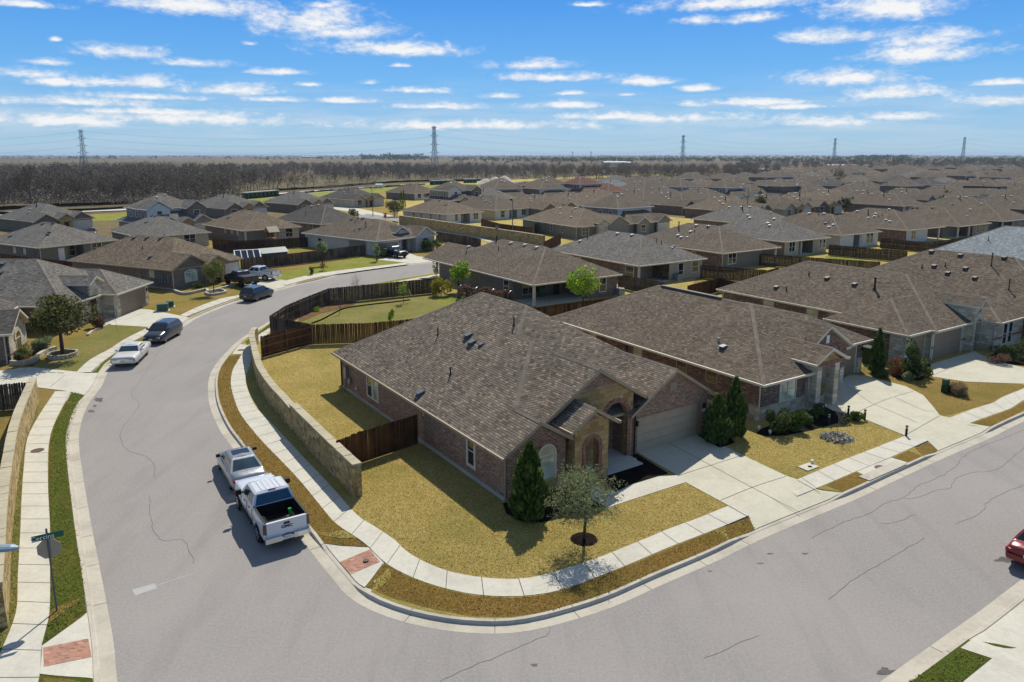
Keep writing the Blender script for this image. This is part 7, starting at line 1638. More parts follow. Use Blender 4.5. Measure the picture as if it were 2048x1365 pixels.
blades([(708, 1023), (724, 1037), (748, 1051), (791, 1080), (818, 1105), (870, 1132), (921, 1147), (996, 1156), (1063, 1154), (1129, 1136), (1196, 1114), (1293, 1075), (1388, 1038), (1455, 1012), (1372, 967), (1258, 1004), (1212, 1018), (1165, 1022), (1130, 1038), (1080, 1048), (1040, 1044), (1010, 1030), (1000, 1003), (836, 892), (722, 932)], 150, .055, 'lf_dry')
blades([(1410, 877), (1484, 911), (1571, 951), (1594, 958), (1679, 922), (1746, 896), (1809, 871), (1733, 842), (1716, 840), (1680, 848), (1620, 864), (1570, 874), (1530, 875), (1512, 870), (1470, 888), (1440, 897)], 110, .055, 'lf_dry')
blades([(523, 720), (621, 692), (690, 690), (690, 775), (835, 885), (720, 926), (640, 900), (592, 855), (548, 800), (526, 760)], 80, .055, 'lf_dry')
blades([(740, 1170), (770, 1130), (808, 1150), (894, 1181), (985, 1195), (1077, 1192), (1130, 1181), (1276, 1125), (1428, 1063), (1497, 1034), (1512, 1054), (1420, 1098), (1320, 1140), (1220, 1186), (1110, 1220), (1020, 1232), (940, 1230), (850, 1212), (785, 1193)], 150, .055, 'lf_verge')
blades([(482, 713), (466, 740), (462, 766), (467, 792), (481, 829), (519, 878), (590, 952), (632, 1002), (667, 1045), (710, 1075), (734, 1093), (651, 1083), (602, 1028), (532, 948), (482, 883), (457, 843), (439, 798), (436, 765), (442, 735), (460, 712)], 130, .05, 'lf_verge')
blades([(100, 1222), (102, 1129), (102, 1056), (98, 969), (99, 891), (111, 847), (143, 786), (165, 788), (140, 850), (134, 900), (136, 950), (148, 1050), (166, 1150), (174, 1219), (86, 1288)], 170, .07, 'lf_grn')
blades([(1812, 1365), (1925, 1300), (1980, 1318), (1925, 1365)], 200, .06, 'lf_grn'); blades([(510, 676), (536, 658), (552, 638), (526, 660), (494, 684)], 110, .06, 'lf_grn')
blades([(0, 1306), (31, 1225), (34, 1152), (40, 1056), (42, 992), (46, 932), (54, 877), (76, 831), (70, 815), (44, 870), (26, 965), (14, 1060), (6, 1180), (-30, 1300)], 150, .06, 'lf_grn')
# ---------------------------------------------------------------- street furniture and odds and ends
def text_mesh(body, size, mat, parent, loc, rot, name='lettering', ext=.004):
    cu = bpy.data.curves.new('lettering', 'FONT'); cu.body = body; cu.size = size; cu.align_x = 'CENTER'; cu.align_y = 'CENTER'; cu.extrude = ext
    o = bpy.data.objects.new('lettering', cu); col.objects.link(o); bpy.context.view_layer.update(); me = bpy.data.meshes.new_from_object(o.evaluated_get(bpy.context.evaluated_depsgraph_get())); bpy.data.objects.remove(o)
    me.materials.clear(); me.materials.append(M[mat]); t = bpy.data.objects.new(name, me); col.objects.link(t); t.parent = parent; t.location = loc; t.rotation_euler = rot; return t
M['signgreen'] = plain('sign_green', '#0f5a45', .5, .4); M['signwhite'] = plain('sign_white', '#dfe2e0', .5, .4); M['signback'] = plain('sign_back', '#a0968a', .6, .3, .3); M['signred'] = plain('sign_red', '#a5161c', .5, .4); M['galv'] = plain('weathered_post', '#5f6266', .6, .3, .4); M['lampgrey'] = plain('lamp_housing', '#8b99a3', .45, .4, .3)
def octa(mb, r, x, y, z, d, th=.01):
    n = Vector((-math.sin(d), math.cos(d), 0)); u = Vector((math.cos(d), math.sin(d), 0)); c = Vector((x, y, z)); P = [c + u * r * math.cos(math.pi / 8 + k * math.pi / 4) + Vector((0, 0, r * math.sin(math.pi / 8 + k * math.pi / 4))) for k in range(8)]
    A = [p + n * th for p in P]; B = [p - n * th for p in P]; mb.face(A[::-1]); mb.face(B)
    for k in range(8): mb.face([A[k], A[(k + 1) % 8], B[(k + 1) % 8], B[k]])
def sign(label, px, dirn, words=None, red=False, hgt=3.35, z=ZL, blade_deg=None, side=-1):
    p = at(*px, z); t = thing('street_sign', label, 'street sign', (p[0], p[1], z), 0); d = R(dirn)
    m = MB(); m.tube([(0, 0, 0), (0, 0, hgt)], .035, 8); m.build('post', M['galv'], t)
    m = MB(); n = Vector((-math.sin(d), math.cos(d), 0)); f = -.05 if red else .05; octa(m, .41, n.x * f, n.y * f, hgt - .82, d); o = m.build('stop_plate', M['signred' if red else 'signback'], t)
    if red: text_mesh('STOP', .3, 'signwhite', o, (n.x * -.07, n.y * -.07, hgt - .82), (R(90), 0, d))
    b = R(blade_deg if blade_deg is not None else dirn); u = Vector((math.cos(b), math.sin(b), 0)); m = MB(); bo = Vector((u.y, -u.x, 0)) * .06; m.obox((u.x * .02 + bo.x, u.y * .02 + bo.y, hgt - .28), u * .5, Vector((-u.y, u.x, 0)) * .008, (0, 0, .115)); o = m.build('name_blade', M['signgreen'], t)
    if words: q = Vector((u.y, -u.x, 0)) * .075 - u * .14; text_mesh(words, .235, 'signwhite', o, (q.x, q.y, hgt - .285), (R(90), 0, b))
    return t
a, b = at(63, 1083, 3.2), at(120, 1070, 3.2); bd = math.degrees(math.atan2(b[1] - a[1], b[0] - a[0]))
sign('street name sign reading Cercina over the back of a stop sign at near left', (113.6, 1222), bd - 8, 'Cercina', blade_deg=bd)
sign('small red stop sign facing us at the far junction', (771, 452), 10, None, True, 3.2, blade_deg=25); sign('stop sign seen from behind beside the silver crossover', (994, 481), 30, None, False, 3.2, blade_deg=40)
def lamp(label, base, h, arm, deg, group='street lamps between the houses', z=ZL, k=1.0):
    t = thing('street_lamp', label, 'street lamp', (base[0], base[1], z), R(deg), group); m = MB(); m.tube([(0, 0, 0), (0, 0, h * .6), (0, 0, h)], [.11 * k, .09 * k, .06 * k], 8); m.build('pole', M['galv'], t)
    m = MB(); m.tube([(0, 0, h - .1), (arm * .5, 0, h + .35), (arm, 0, h + .4)], .045 * k, 6); m.build('arm', M['galv'], t)
    m = MB(); c = arm + .35
    P = [(-.42, .06, .05), (-.3, .11, .08), (0, .17, .1), (.25, .15, .09), (.42, .05, .04)]
    R_ = [[(c + x, w * math.cos(q), h + .4 + (hh if math.sin(q) > 0 else .07) * math.sin(q)) for q in [6.2832 * j / 12 for j in range(12)]] for x, w, hh in P]; loft(m, R_); m.build('lamp_head', M['lampgrey'], t); return t
p = at(14, 1100, 6.6); q = Vector((p[0], p[1])); lamp('grey cobra head street lamp reaching in from the left edge', (q.x - 2.05, q.y - .3), 6.1, 1.6, 8, None)
for lb, base, h, deg in (('tall street lamp rising in front of the pale gabled house', (746, 433), 7.6, 180), ('slim street lamp post behind the silver crossover', (1025, 481), 8, 100), ('street lamp behind the brick house with arched gable', (1517, 436), 8, 20), ('street lamp beyond the tall window house ridge', (1597, 432), 8, 100)): lamp(lb, at(*base, ZL), h, 1.6, deg)
for lb, px in (('lone slim lamp post in the gabled row at right', (1770, 415)), ('slim lamp post near the centre cluster roofs', (1493, 440))): lamp(lb, at(*px, ZL), 8, 1.4, 160)
# bollard lights, globes, covers
M['lampglass'] = plain('bollard_glass', '#a5a294', .3, .5)
G_ = 'black bollard lights along the second driveway'
for lb, px in (('black bollard light at the pavement corner of the second lawn', (1812, 873)), ('black bollard light where the lawn meets the driveway', (1729, 840)), ('black bollard light against the dark mulch bed', (1657, 850)), ('black bollard light behind the flat clipped bush', (1696, 832))):
    p = at(*px, ZL); t = thing('bollard_light', lb, 'bollard light', (*p, ZL), 0, G_); m = MB(); m.cyl((0, 0), .07, 0, .5, 10); m.build('post', M['pipe'], t); m = MB(); m.cyl((0, 0), .06, .5, .62, 10); m.build('lamp_glass', M['lampglass'], t); m = MB(); m.cyl((0, 0), .085, .62, .68, 10); m.build('cap', M['pipe'], t)
for lb, px in (('white globe light at the mulch edge nearer the downspout', (1518, 862)), ('white globe light at the mulch edge farther from the downspout', (1540, 870))):
    p = at(*px, ZL); m = MB(); m.lathe((0, 0, 0), [(.02, 0), (.03, .1), (.09, .16), (.11, .24), (.08, .32), (.01, .35)], 12); o = m.build('globe_light', M['white']); o.location = (*p, ZL); tag(o, lb, 'garden light', 'white globe lights in the mulch')
M['iron'] = plain('cast_iron', '#5d4a40', .7, .3, .3); M['darkhole'] = plain('dark_opening', '#0c0b0a', .9, .05)
for lb, px, r in (('round iron manhole cover in the storm inlet slab', (1763, 937), .36), ('round iron manhole cover in the left pavement', (75, 902), .34), ('round iron manhole cover in the inlet slab by the curved wall', (482, 701), .3), ('small round iron lid in the brick ramp', (732, 1122), .12)):
    p = at(*px, ZL); m = MB(); m.cyl((0, 0), r, 0, .012, 24); o = m.build('manhole_cover', M['iron']); o.location = (*p, .179 if r < .2 else .17); tag(o, lb, 'manhole cover')
p = at(1617, 935, ZL); t = thing('utility_cover', 'pale square utility box lid with dark hole in the second lawn', 'utility cover', (*p, ZL), R(33)); m = MB(); m.box(-.5, .5, -.32, .32, 0, .05); m.build('lid', M['concrete'], t); m = MB(); m.cyl((.05, -.05), .12, .05, .056, 14); m.build('opening', M['darkhole'], t)
p = at(1624, 928, ZL); m = MB(); m.lathe((0, 0, 0), [(.06, 0), (.06, .16), (.09, .17), (.09, .22), (.02, .25)], 12); o = m.build('standpipe_cap', M['white']); o.location = (*p, ZL); tag(o, 'white standpipe cap beside the square utility lid', 'pipe cap')
# storm drain mouth in the kerb
a, b = Vector(at(1757, 972, 0)), Vector(at(1823, 942, 0)); d = (b - a).normalized(); nn = Vector((-d.y, d.x)); c = (a + b) / 2; L = (b - a).length / 2
t = thing('storm_drain', 'long dark storm drain mouth under a concrete lip in the right kerb', 'storm drain', (c.x, c.y, 0), math.atan2(d.y, d.x))
m = MB(); m.box(-L - .2, L + .2, .4, 1.0, .13, .2); m.box(-L - .35, -L, .42, .9, 0, .13); m.box(L, L + .35, .42, .9, 0, .13); m.build('lip', M['kerb'], t); m = MB(); m.box(-L, L, .385, .42, .012, .128); m.build('opening', M['darkhole'], t)
# green transformer boxes, pedestal, bin
M['txgreen'] = plain('utility_green', '#3f5e4c', .6, .3); M['bingreen'] = plain('bin_green', '#14351f', .5, .3); M['blue'] = plain('blue_plastic', '#1f4f86', .5, .3)
for lb, px, s in (('larger green transformer box on the left lawn', (326, 622), (1.1, .8, .75)), ('smaller green utility box behind the transformer box', (341, 614), (.7, .6, .6))):
    p = at(*px, ZL); t = thing('transformer_box', lb, 'utility box', (*p, ZL), R(20)); m = MB(); x, y, zz = s; m.slab([(-x / 2, -y / 2), (x / 2, -y / 2), (x / 2, y / 2), (-x / 2, y / 2)], .06, zz); m.build('cabinet', M['txgreen'], t); m = MB(); m.box(-x / 2 - .04, x / 2 + .04, -y / 2 - .05, y / 2 + .04, zz, zz + .06); m.build('lid', M['txgreen'], t); m = MB(); m.box(-x / 2 - .12, x / 2 + .12, -y / 2 - .12, y / 2 + .12, 0, .06); m.build('pad', M['concrete'], t)
p = at(1893, 785, ZL); t = thing('utility_pedestal', 'dark green utility pedestal on the third lawn', 'utility box', (*p, ZL), R(30)); m = MB(); m.box(-.3, .3, -.25, .25, 0, .55); m.build('cabinet', M['bingreen'], t); m = MB(); m.box(-.18, .18, -.05, .3, .55, .95); m.build('hood', M['txgreen'], t)
def bin_(lb, px, mat, z=ZL, s=1.0, deg=30):
    p = at(*px, z); t = thing('wheelie_bin', lb, 'bin', (*p, z), R(deg)); m = MB(); lo = [(-.26, -.3), (.26, -.3), (.26, .3), (-.26, .3)]; hi = [(-.32, -.37), (.32, -.37), (.32, .37), (-.32, .37)]
    for i in range(4): j = (i + 1) % 4; m.face([(*[c * s for c in lo[i]], .08), (*[c * s for c in lo[j]], .08), (*[c * s for c in hi[j]], 1.0 * s), (*[c * s for c in hi[i]], 1.0 * s)])
    m.build('tub', M[mat], t); m = MB(); m.box(-.35 * s, .35 * s, -.4 * s, .42 * s, 1.0 * s, 1.07 * s); m.build('lid', M[mat], t)
    for x in (-.27, .27): m = MB(); m.tube([(x - .04, .3, .1), (x + .04, .3, .1)], .1, 10); m.build('wheel', M['plastic'], t)
bin_('dark green bin behind the narrow cypress', (1737, 727), 'bingreen', s=1.3); bin_('left of two blue bins against the white house wall', (683, 500), 'blue', s=1.2, deg=50); bin_('right of two blue bins against the white house wall', (692, 501), 'blue', s=1.2, deg=50); bin_('green garden bin under the shaded back patio', (1082, 595), 'txgreen', s=1.2)
# air conditioners, shed, solar panel, play set
def aircon(lb, px, deg):
    p = at(*px, ZL); t = thing('air_conditioner', lb, 'air conditioner', (*p, ZL), R(deg)); m = MB(); m.box(-.45, .45, -.45, .45, .08, .95); m.build('casing', M['metal'], t); m = MB(); m.cyl((0, 0), .36, .95, .97, 16); m.build('fan_grille', M['pipe'], t); m = MB(); m.box(-.55, .55, -.55, .55, 0, .08); m.build('pad', M['concrete'], t)
aircon('grey air conditioner at the corner of the patio house', (1239, 592), 34); aircon('air conditioner beside the tan back wall', (1355, 562), 34)
p = at(545, 527, ZL); t = thing('garden_shed', 'small grey blue garden shed with pale roof behind the lawn fence', 'shed', (*p, ZL), R(40)); M['shed'] = siding('grey_blue_siding', '#4d5a5e', .25, False); M['shedroof'] = plain('pale_metal_roof', '#5f6c69', .5, .3)
m = MB(); m.box(-2.0, 2.0, -1.3, 1.3, 0, 1.9); m.face([(2.0, -1.3, 1.9), (2.0, 1.3, 1.9), (2.0, 0, 2.45)]); m.face([(-2.0, 1.3, 1.9), (-2.0, -1.3, 1.9), (-2.0, 0, 2.45)]); m.build('wall', M['shed'], t)
m = MB()
for s in (1, -1):
    q = [(-2.2, s * 1.5, 1.85), (2.2, s * 1.5, 1.85), (2.2, 0, 2.5), (-2.2, 0, 2.5)]; m.upface(q); q = [(x, y, zz - .06) for x, y, zz in q]; m.face(q if nrm(q)[2] < 0 else q[::-1])
m.build('roof', M['shedroof'], t); m = MB(); m.box(2.0, 2.04, -.5, .5, .05, 1.75); m.build('door', M['shed'], t)
p = at(497, 535, ZL); t = thing('solar_panel', 'tilted solar panel of four dark strips in a white frame behind the fence', 'solar panel', (*p, ZL), R(25)); M['pv'] = glass('solar_cells', '#0b0e16', .1)
f = lambda x, y: (x, y * .85, 2.0 + y * .45); m = MB(); m.upface([f(-1.9, -1.3), f(1.9, -1.3), f(1.9, 1.3), f(-1.9, 1.3)]); q = [(x, y, zz - .06) for x, y, zz in [f(-1.9, -1.3), f(1.9, -1.3), f(1.9, 1.3), f(-1.9, 1.3)]]; m.face(q[::-1]); m.build('frame', M['white'], t)
for k in range(4): m = MB(); x = -1.75 + k * .9; m.upface([(a_, b_, c_ + .015) for a_, b_, c_ in [f(x, -1.15), f(x + .78, -1.15), f(x + .78, 1.15), f(x, 1.15)]]); m.build('cell_strip', M['pv'], t)
for x in (-1.5, 1.5): m = MB(); m.tube([(x, 0, 0), (x, 0, 1.95)], .05, 6); m.build('leg', M['metal'], t)
p = at(545, 490, ZL); t = thing('play_set', 'wooden play set with tan pitched roof on a back patio', 'play set', (*p, ZL), R(45)); M['tanwood'] = boards('play_set_wood', '#6b4a2c', '#9a6f45', '#b98f62')
for x in (-.8, .8):
    for y in (-.8, .8): m = MB(); m.box(x - .06, x + .06, y - .06, y + .06, 0, 2.6); m.build('post', M['tanwood'], t)
m = MB(); m.box(-.85, .85, -.85, .85, 1.2, 1.3); m.build('platform', M['tanwood'], t); m = MB()
for s in (1, -1): q = [(-1.1, s * 1.1, 2.5), (1.1, s * 1.1, 2.5), (1.1, 0, 3.5), (-1.1, 0, 3.5)]; m.upface(q); q = [(x, y, zz - .06) for x, y, zz in q]; m.face(q if nrm(q)[2] < 0 else q[::-1])
m.build('roof', M['trim'], t); m = MB(); m.bar((.8, 0, 2.2), (3.6, 0, 2.2), .1, .12); m.build('swing_beam', M['tanwood'], t)
for y in (-.9, .9): m = MB(); m.bar((3.6, 0, 2.2), (3.6, y, 0), .09, .09); m.build('swing_leg', M['tanwood'], t)
# planters, rings and stepping slabs
def ring_planter(lb, px, r, h, mat='stonew', z=ZL, soil='mulch', squash=1.0, name='planter'):
    p = at(*px, z); t = thing(name, lb, 'planter', (*p, z)); m = MB(); n = 22
    for k in range(n):
        a0, a1 = 6.2832 * k / n + .02, 6.2832 * (k + 1) / n - .02; hh = h * rnd.uniform(.9, 1.08); q = lambda rr, a, zz: (rr * math.cos(a), rr * math.sin(a) * squash, zz)
        m.upface([q(r - .16, a0, hh), q(r, a0, hh), q(r, a1, hh), q(r - .16, a1, hh)]); m.face([q(r, a0, 0), q(r, a1, 0), q(r, a1, hh), q(r, a0, hh)]); m.face([q(r - .16, a1, 0), q(r - .16, a0, 0), q(r - .16, a0, hh), q(r - .16, a1, hh)]); m.face([q(r - .16, a0, 0), q(r, a0, 0), q(r, a0, hh), q(r - .16, a0, hh)]); m.face([q(r, a1, 0), q(r - .16, a1, 0), q(r - .16, a1, hh), q(r, a1, hh)])
    m.build('ring', M[mat], t); s = MB(); s.poly([((r - .1) * math.cos(6.2832 * k / n), (r - .1) * squash * math.sin(6.2832 * k / n)) for k in range(n)], h * .6); s.build('soil', M[soil], t)
ring_planter('pale stone ring planter around the live oak', (126, 713), 1.15, .36); p = at(1674, 877, ZL); m = MB(); M['rock'] = plain('loose_rock', '#8c857b', .9, .1, vary=.5)
for k in range(150):
    a, r = rnd.uniform(0, 6.283), .95 * math.sqrt(rnd.random()); s_ = rnd.uniform(.05, .11); q = Vector((r * math.cos(a), r * math.sin(a) * .9, s_ * .5)); v = Vector((rnd.gauss(0, 1), rnd.gauss(0, 1), rnd.gauss(0, 1))).normalized(); w_ = v.orthogonal().normalized(); m.obox(q, v * s_, w_ * s_ * .8, v.cross(w_) * s_ * .6)
o = m.build('rock_bed', M['rock']); o.location = (*p, ZL); tag(o, 'bed of loose grey rocks around the staked bare tree', 'rock bed', kind='stuff')
p = at(1168, 1079, ZL); m = MB(); m.lathe((0, 0, 0), [(.62, 0), (.55, .05), (.3, .09), (.02, .1)], 20); o = m.build('mulch_ring', M['mulch']); o.location = (*p, ZL); tag(o, 'dark mulch ring around the airy young tree on the corner lawn', 'mulch ring')
def edging(lb, px, h, w, mat, closed=False, z=ZL, name='garden_edging'):
    P = smooth([Vector(q) for q in G(px, z)], .5); c = P[0]; t = thing(name, lb, 'garden edging', (c.x, c.y, z)); A = offs(P, w / 2); B = offs(P, -w / 2); m = MB()
    for i in range(len(P) - 1):
        a0, a1, b0, b1 = [q - c for q in (A[i], A[i + 1], B[i], B[i + 1])]; m.upface([(*a0, h), (*a1, h), (*b1, h), (*b0, h)]); m.face([(*a1, 0), (*a0, 0), (*a0, h), (*a1, h)]); m.face([(*b0, 0), (*b1, 0), (*b1, h), (*b0, h)])
    for q, r_ in ((A[0], B[0]), (B[-1], A[-1])): q, r_ = q - c, r_ - c; m.face([(*q, 0), (*r_, 0), (*r_, h), (*q, h)])
    m.build('blocks', M[mat], t)
edging('curved pale block edging of the raised bed at the stone house', [(22, 730), (50, 731), (66, 727), (78, 716), (95, 706), (112, 701)], .38, .28, 'stonew'); edging('long low block edging in front of the arch entry house', [(348, 584), (372, 590), (412, 582), (418, 586), (452, 577), (470, 572)], .32, .3, 'kerb')
edging('square block planter around the yellow green tree', [(411, 588), (423, 592), (451, 587), (440, 582), (412, 587)], .28, .25, 'kerb', name='planter'); edging('white stone edging beneath the reddish shrub', [(176, 672), (186, 664), (204, 657), (219, 651)], .18, .25, 'stonew'); edging('dark curved edging around the dry back lawn', [(624, 648), (645, 640), (664, 630), (690, 618), (735, 611), (790, 605), (820, 601)], .12, .12, 'mulch')
for k in range(6):
    x = 32 + k * 16.5; q = [(x, 744 + k * .6), (x + 13, 744.5 + k * .6), (x + 17, 737.5 + k * 1.1), (x + 5, 737 + k * 1.1)]; P = G(q, ZL); c = (sum(p[0] for p in P) / 4, sum(p[1] for p in P) / 4); m = MB(); m.slab([(p[0] - c[0], p[1] - c[1]) for p in P], 0, .05); o = m.build('stepping_slab', M['concrete']); o.location = (*c, ZL + .012); tag(o, f"pale square stepping slab by the left driveway, {ORD[k]} from left", 'paving slab', 'stepping slabs beside the left driveway')
# pylons and wires
M['steel'] = plain('pylon_steel', '#8494a0', .7, .3, .2)
PY = []
def pylon(lb, x, ytop, h=42, deg=30):
    u, f, d = ray(x, ytop); Y = (h - H_) * f / d; X = u / f * Y; t = thing('pylon', lb, 'electricity pylon', (X, Y, 0), R(deg), 'pylons along the power line'); PY.append((Vector((X, Y, 0)), R(deg), h)); w = .28
    lev = [(0, 3.6), (.28, 2.1), (.45, 1.5), (.62, 1.25), (.8, 1.1), (1.0, .9)]
    for sx in (1, -1):
        for sy in (1, -1):
            m = MB()
            for (a, ra), (b, rb) in zip(lev, lev[1:]): m.bar((sx * ra, sy * ra, a * h), (sx * rb, sy * rb, b * h), w, w)
            m.build('leg', M['steel'], t)
    m = MB()
    for (a, ra), (b, rb) in zip(lev, lev[1:]):
        k = 2 if b - a > .17 else 1
        for j in range(k):
            z0, z1 = a + (b - a) * j / k, a + (b - a) * (j + 1) / k; r0, r1 = ra + (rb - ra) * j / k, ra + (rb - ra) * (j + 1) / k
            for A, B in (((1, 1), (1, -1)), ((1, -1), (-1, -1)), ((-1, -1), (-1, 1)), ((-1, 1), (1, 1))):
                m.bar((A[0] * r0, A[1] * r0, z0 * h), (B[0] * r1, B[1] * r1, z1 * h), .15, .15); m.bar((B[0] * r0, B[1] * r0, z0 * h), (A[0] * r1, A[1] * r1, z1 * h), .15, .15); m.bar((A[0] * r1, A[1] * r1, z1 * h), (B[0] * r1, B[1] * r1, z1 * h), .15, .15)
    m.build('bracing', M['steel'], t)
    for zz, ww in ((.97, 4.0), (.8, 6.5), (.62, 7.0), (.45, 7.5)):
        m = MB(); m.bar((-ww, 0, zz * h), (ww, 0, zz * h), .4, .35)
        for s in (1, -1): m.bar((s * 1, 0, zz * h + 1.6), (s * ww, 0, zz * h), .15, .15)
        m.build('crossarm', M['steel'], t)
for lb, x, y, dg in (('nearest looking narrow pylon at far left above the brown field', 161, 260, 78), ('tall lattice pylon left of centre above the woods', 868, 253, 62), ('lattice pylon right of centre above the dark woods', 1367, 271, 40), ('distant pylon above the far right woods', 1671, 277, 35), ('farthest pylon on the right hand horizon', 1930, 275, 35)): pylon(lb, x, y, 42, dg)
ends = [(PY[0][0] + (PY[0][0] - PY[1][0]), R(78), 42)] + PY + [(PY[-1][0] + (PY[-1][0] - PY[-2][0]), R(35), 42)]
NM = ['left of the far left pylon', 'between the first and second pylons', 'between the second and third pylons', 'between the third and fourth pylons', 'between the fourth and fifth pylons', 'right of the last pylon']
for i, (A, B) in enumerate(zip(ends, ends[1:])):
    for nm, zz, ww in (('top', .97, 3.8), ('upper', .8, 6.2), ('lower', .62, 6.8)):
        P = []
        for k in range(15):
            f = k / 14; e = (1 - f) * A[1] + f * B[1]; q = A[0].lerp(B[0], f); P.append((q.x + ww * math.cos(e), q.y + ww * math.sin(e), zz * 42 - 9 * 4 * f * (1 - f)))
        m = MB(); m.tube(P, .06, 4); o = m.build('power_line', M['steel']); tag(o, f"{nm} power line {NM[i]}", 'power line', 'power lines')
# at the edge of the woods: green cabins, gravel heaps, tank
M['cabin'] = plain('dark_green_cabin', '#27352c', .7, .2); M['cabinroof'] = plain('pale_cabin_roof', '#b9b8ad', .7, .2)
def cabins(n, a, b, where):
    a, b = Vector(at(*a, 0)), Vector(at(*b, 0)); d = (b - a) / n; L = d.length; root = None
    for k in range(n):
        c = a + d * (k + .5); lb = f"dark green pale roofed cabin, {ORD[k]} from left, {where}"
        if root is None:
            root = thing('site_cabin', lb, 'cabin', (c.x, c.y, .1), math.atan2(d.y, d.x), 'cabins ' + where); m = MB(); m.box(-L * .44, L * .44, -1.1, 1.1, 0, 2.2); m.build('wall', M['cabin'], root); m = MB(); m.box(-L * .5, L * .5, -1.25, 1.25, 2.2, 2.55); m.build('roof', M['cabinroof'], root); m = MB(); m.box(-.4, .4, -1.14, -1.1, .1, 1.9); m.build('door', M['txgreen'], root)
        else: dup(root, loc=(c.x, c.y, .1), label=lb)
cabins(8, (488, 399), (554, 393), 'before the left woods'); cabins(5, (862, 371), (905, 369), 'before the centre woods'); cabins(4, (928, 367), (953, 366.5), 'beside the gravel heaps')
M['gravel'] = plain('white_gravel', '#bdb5a6', .95, .05, vary=.2)
for k, (x, y, r, h) in enumerate(((972, 368, 6.5, 3.0), (990, 368, 7, 4.0), (1008, 368, 7.5, 4.6))):
    p = at(x, y, 0); m = MB(); n = 16; J = [rnd.uniform(.8, 1.15) for _ in range(n)]
    RR = [[(p_[0] * J[j] * math.cos(6.2832 * j / n), p_[0] * J[j] * math.sin(6.2832 * j / n), p_[1] + rnd.uniform(-.1, .1)) for j in range(n)] for p_ in ((r, 0), (r * .7, h * .35), (r * .4, h * .75), (r * .12, h))]; loft(m, RR, 0); o = m.build('gravel_heap', M['gravel']); o.location = (*p, 0); tag(o, f"white gravel heap before the woods, {ORD[k]} from left", 'gravel heap', 'white gravel heaps')
p = at(758, 377, 0); t = thing('white_tank', 'small white tank on the grass strip before the woods', 'tank', (*p, .1), R(30)); m = MB(); m.tube([(-2, 0, 1.2), (-1.9, 0, 1.2), (1.9, 0, 1.2), (2, 0, 1.2)], [.5, 1.0, 1.0, .5], 12); m.build('drum', M['white'], t)
for x in (-1.2, 1.2): m = MB(); m.box(x - .2, x + .2, -.7, .7, 0, .4); m.build('foot', M['metal'], t)
for k, (x, y, w, h, m_) in enumerate(((613, 316.5, 40, 9, 'stone'), (630, 316.5, 30, 8, 'stone'), (1222, 312.5, 70, 16, 'white'), (1265, 312, 90, 12, 'white'), (1228, 330, 40, 6, 'white'), (1246, 330, 24, 5, 'white'), (1684, 337, 34, 5, 'white'), (985, 314, 60, 14, 'white'), (1015, 313, 70, 12, 'white'), (1045, 313, 50, 12, 'white'), (925, 313.5, 50, 12, 'white'), (1088, 313.5, 60, 12, 'white'), (640, 315.5, 14, 12, 'white'), (1496, 347, 40, 5, 'cream'))):
    p = at(x, y, 0); t = thing('far_building', f"tiny pale building near the horizon, {ORD[sorted([613,630,1222,1265,1228,1246,1684,985,1015,1045,925,1088,640,1496]).index(x)]} from left", 'building', (*p, 0), R(rnd.uniform(-20, 20)), 'tiny pale buildings near the horizon'); m = MB(); m.box(-w / 2, w / 2, -w / 4, w / 4, 0, h * .7); m.build('wall', M[m_], t); m = MB(); q = w / 2 + 1
    for s in (1, -1): m.upface([(-q, s * (w / 4 + 1), h * .7), (q, s * (w / 4 + 1), h * .7), (q, 0, h), (-q, 0, h)])
    m.build('roof', M['cabinroof'], t)
for lb, x in (('left water tower on the horizon right of centre', 1145), ('right water tower on the horizon right of centre', 1182)):
    p = at(x, 314, 0); t = thing('water_tower', lb, 'water tower', (*p, 0)); m = MB(); m.tube([(0, 0, 0), (0, 0, 34)], [4, 2.5], 10); m.build('stem', M['steel'], t); m = MB(); m.lathe((0, 0, 32), [(3, 0), (9, 3), (10, 6), (6, 9), (.5, 10)], 14); m.build('tank', M['steel'], t)
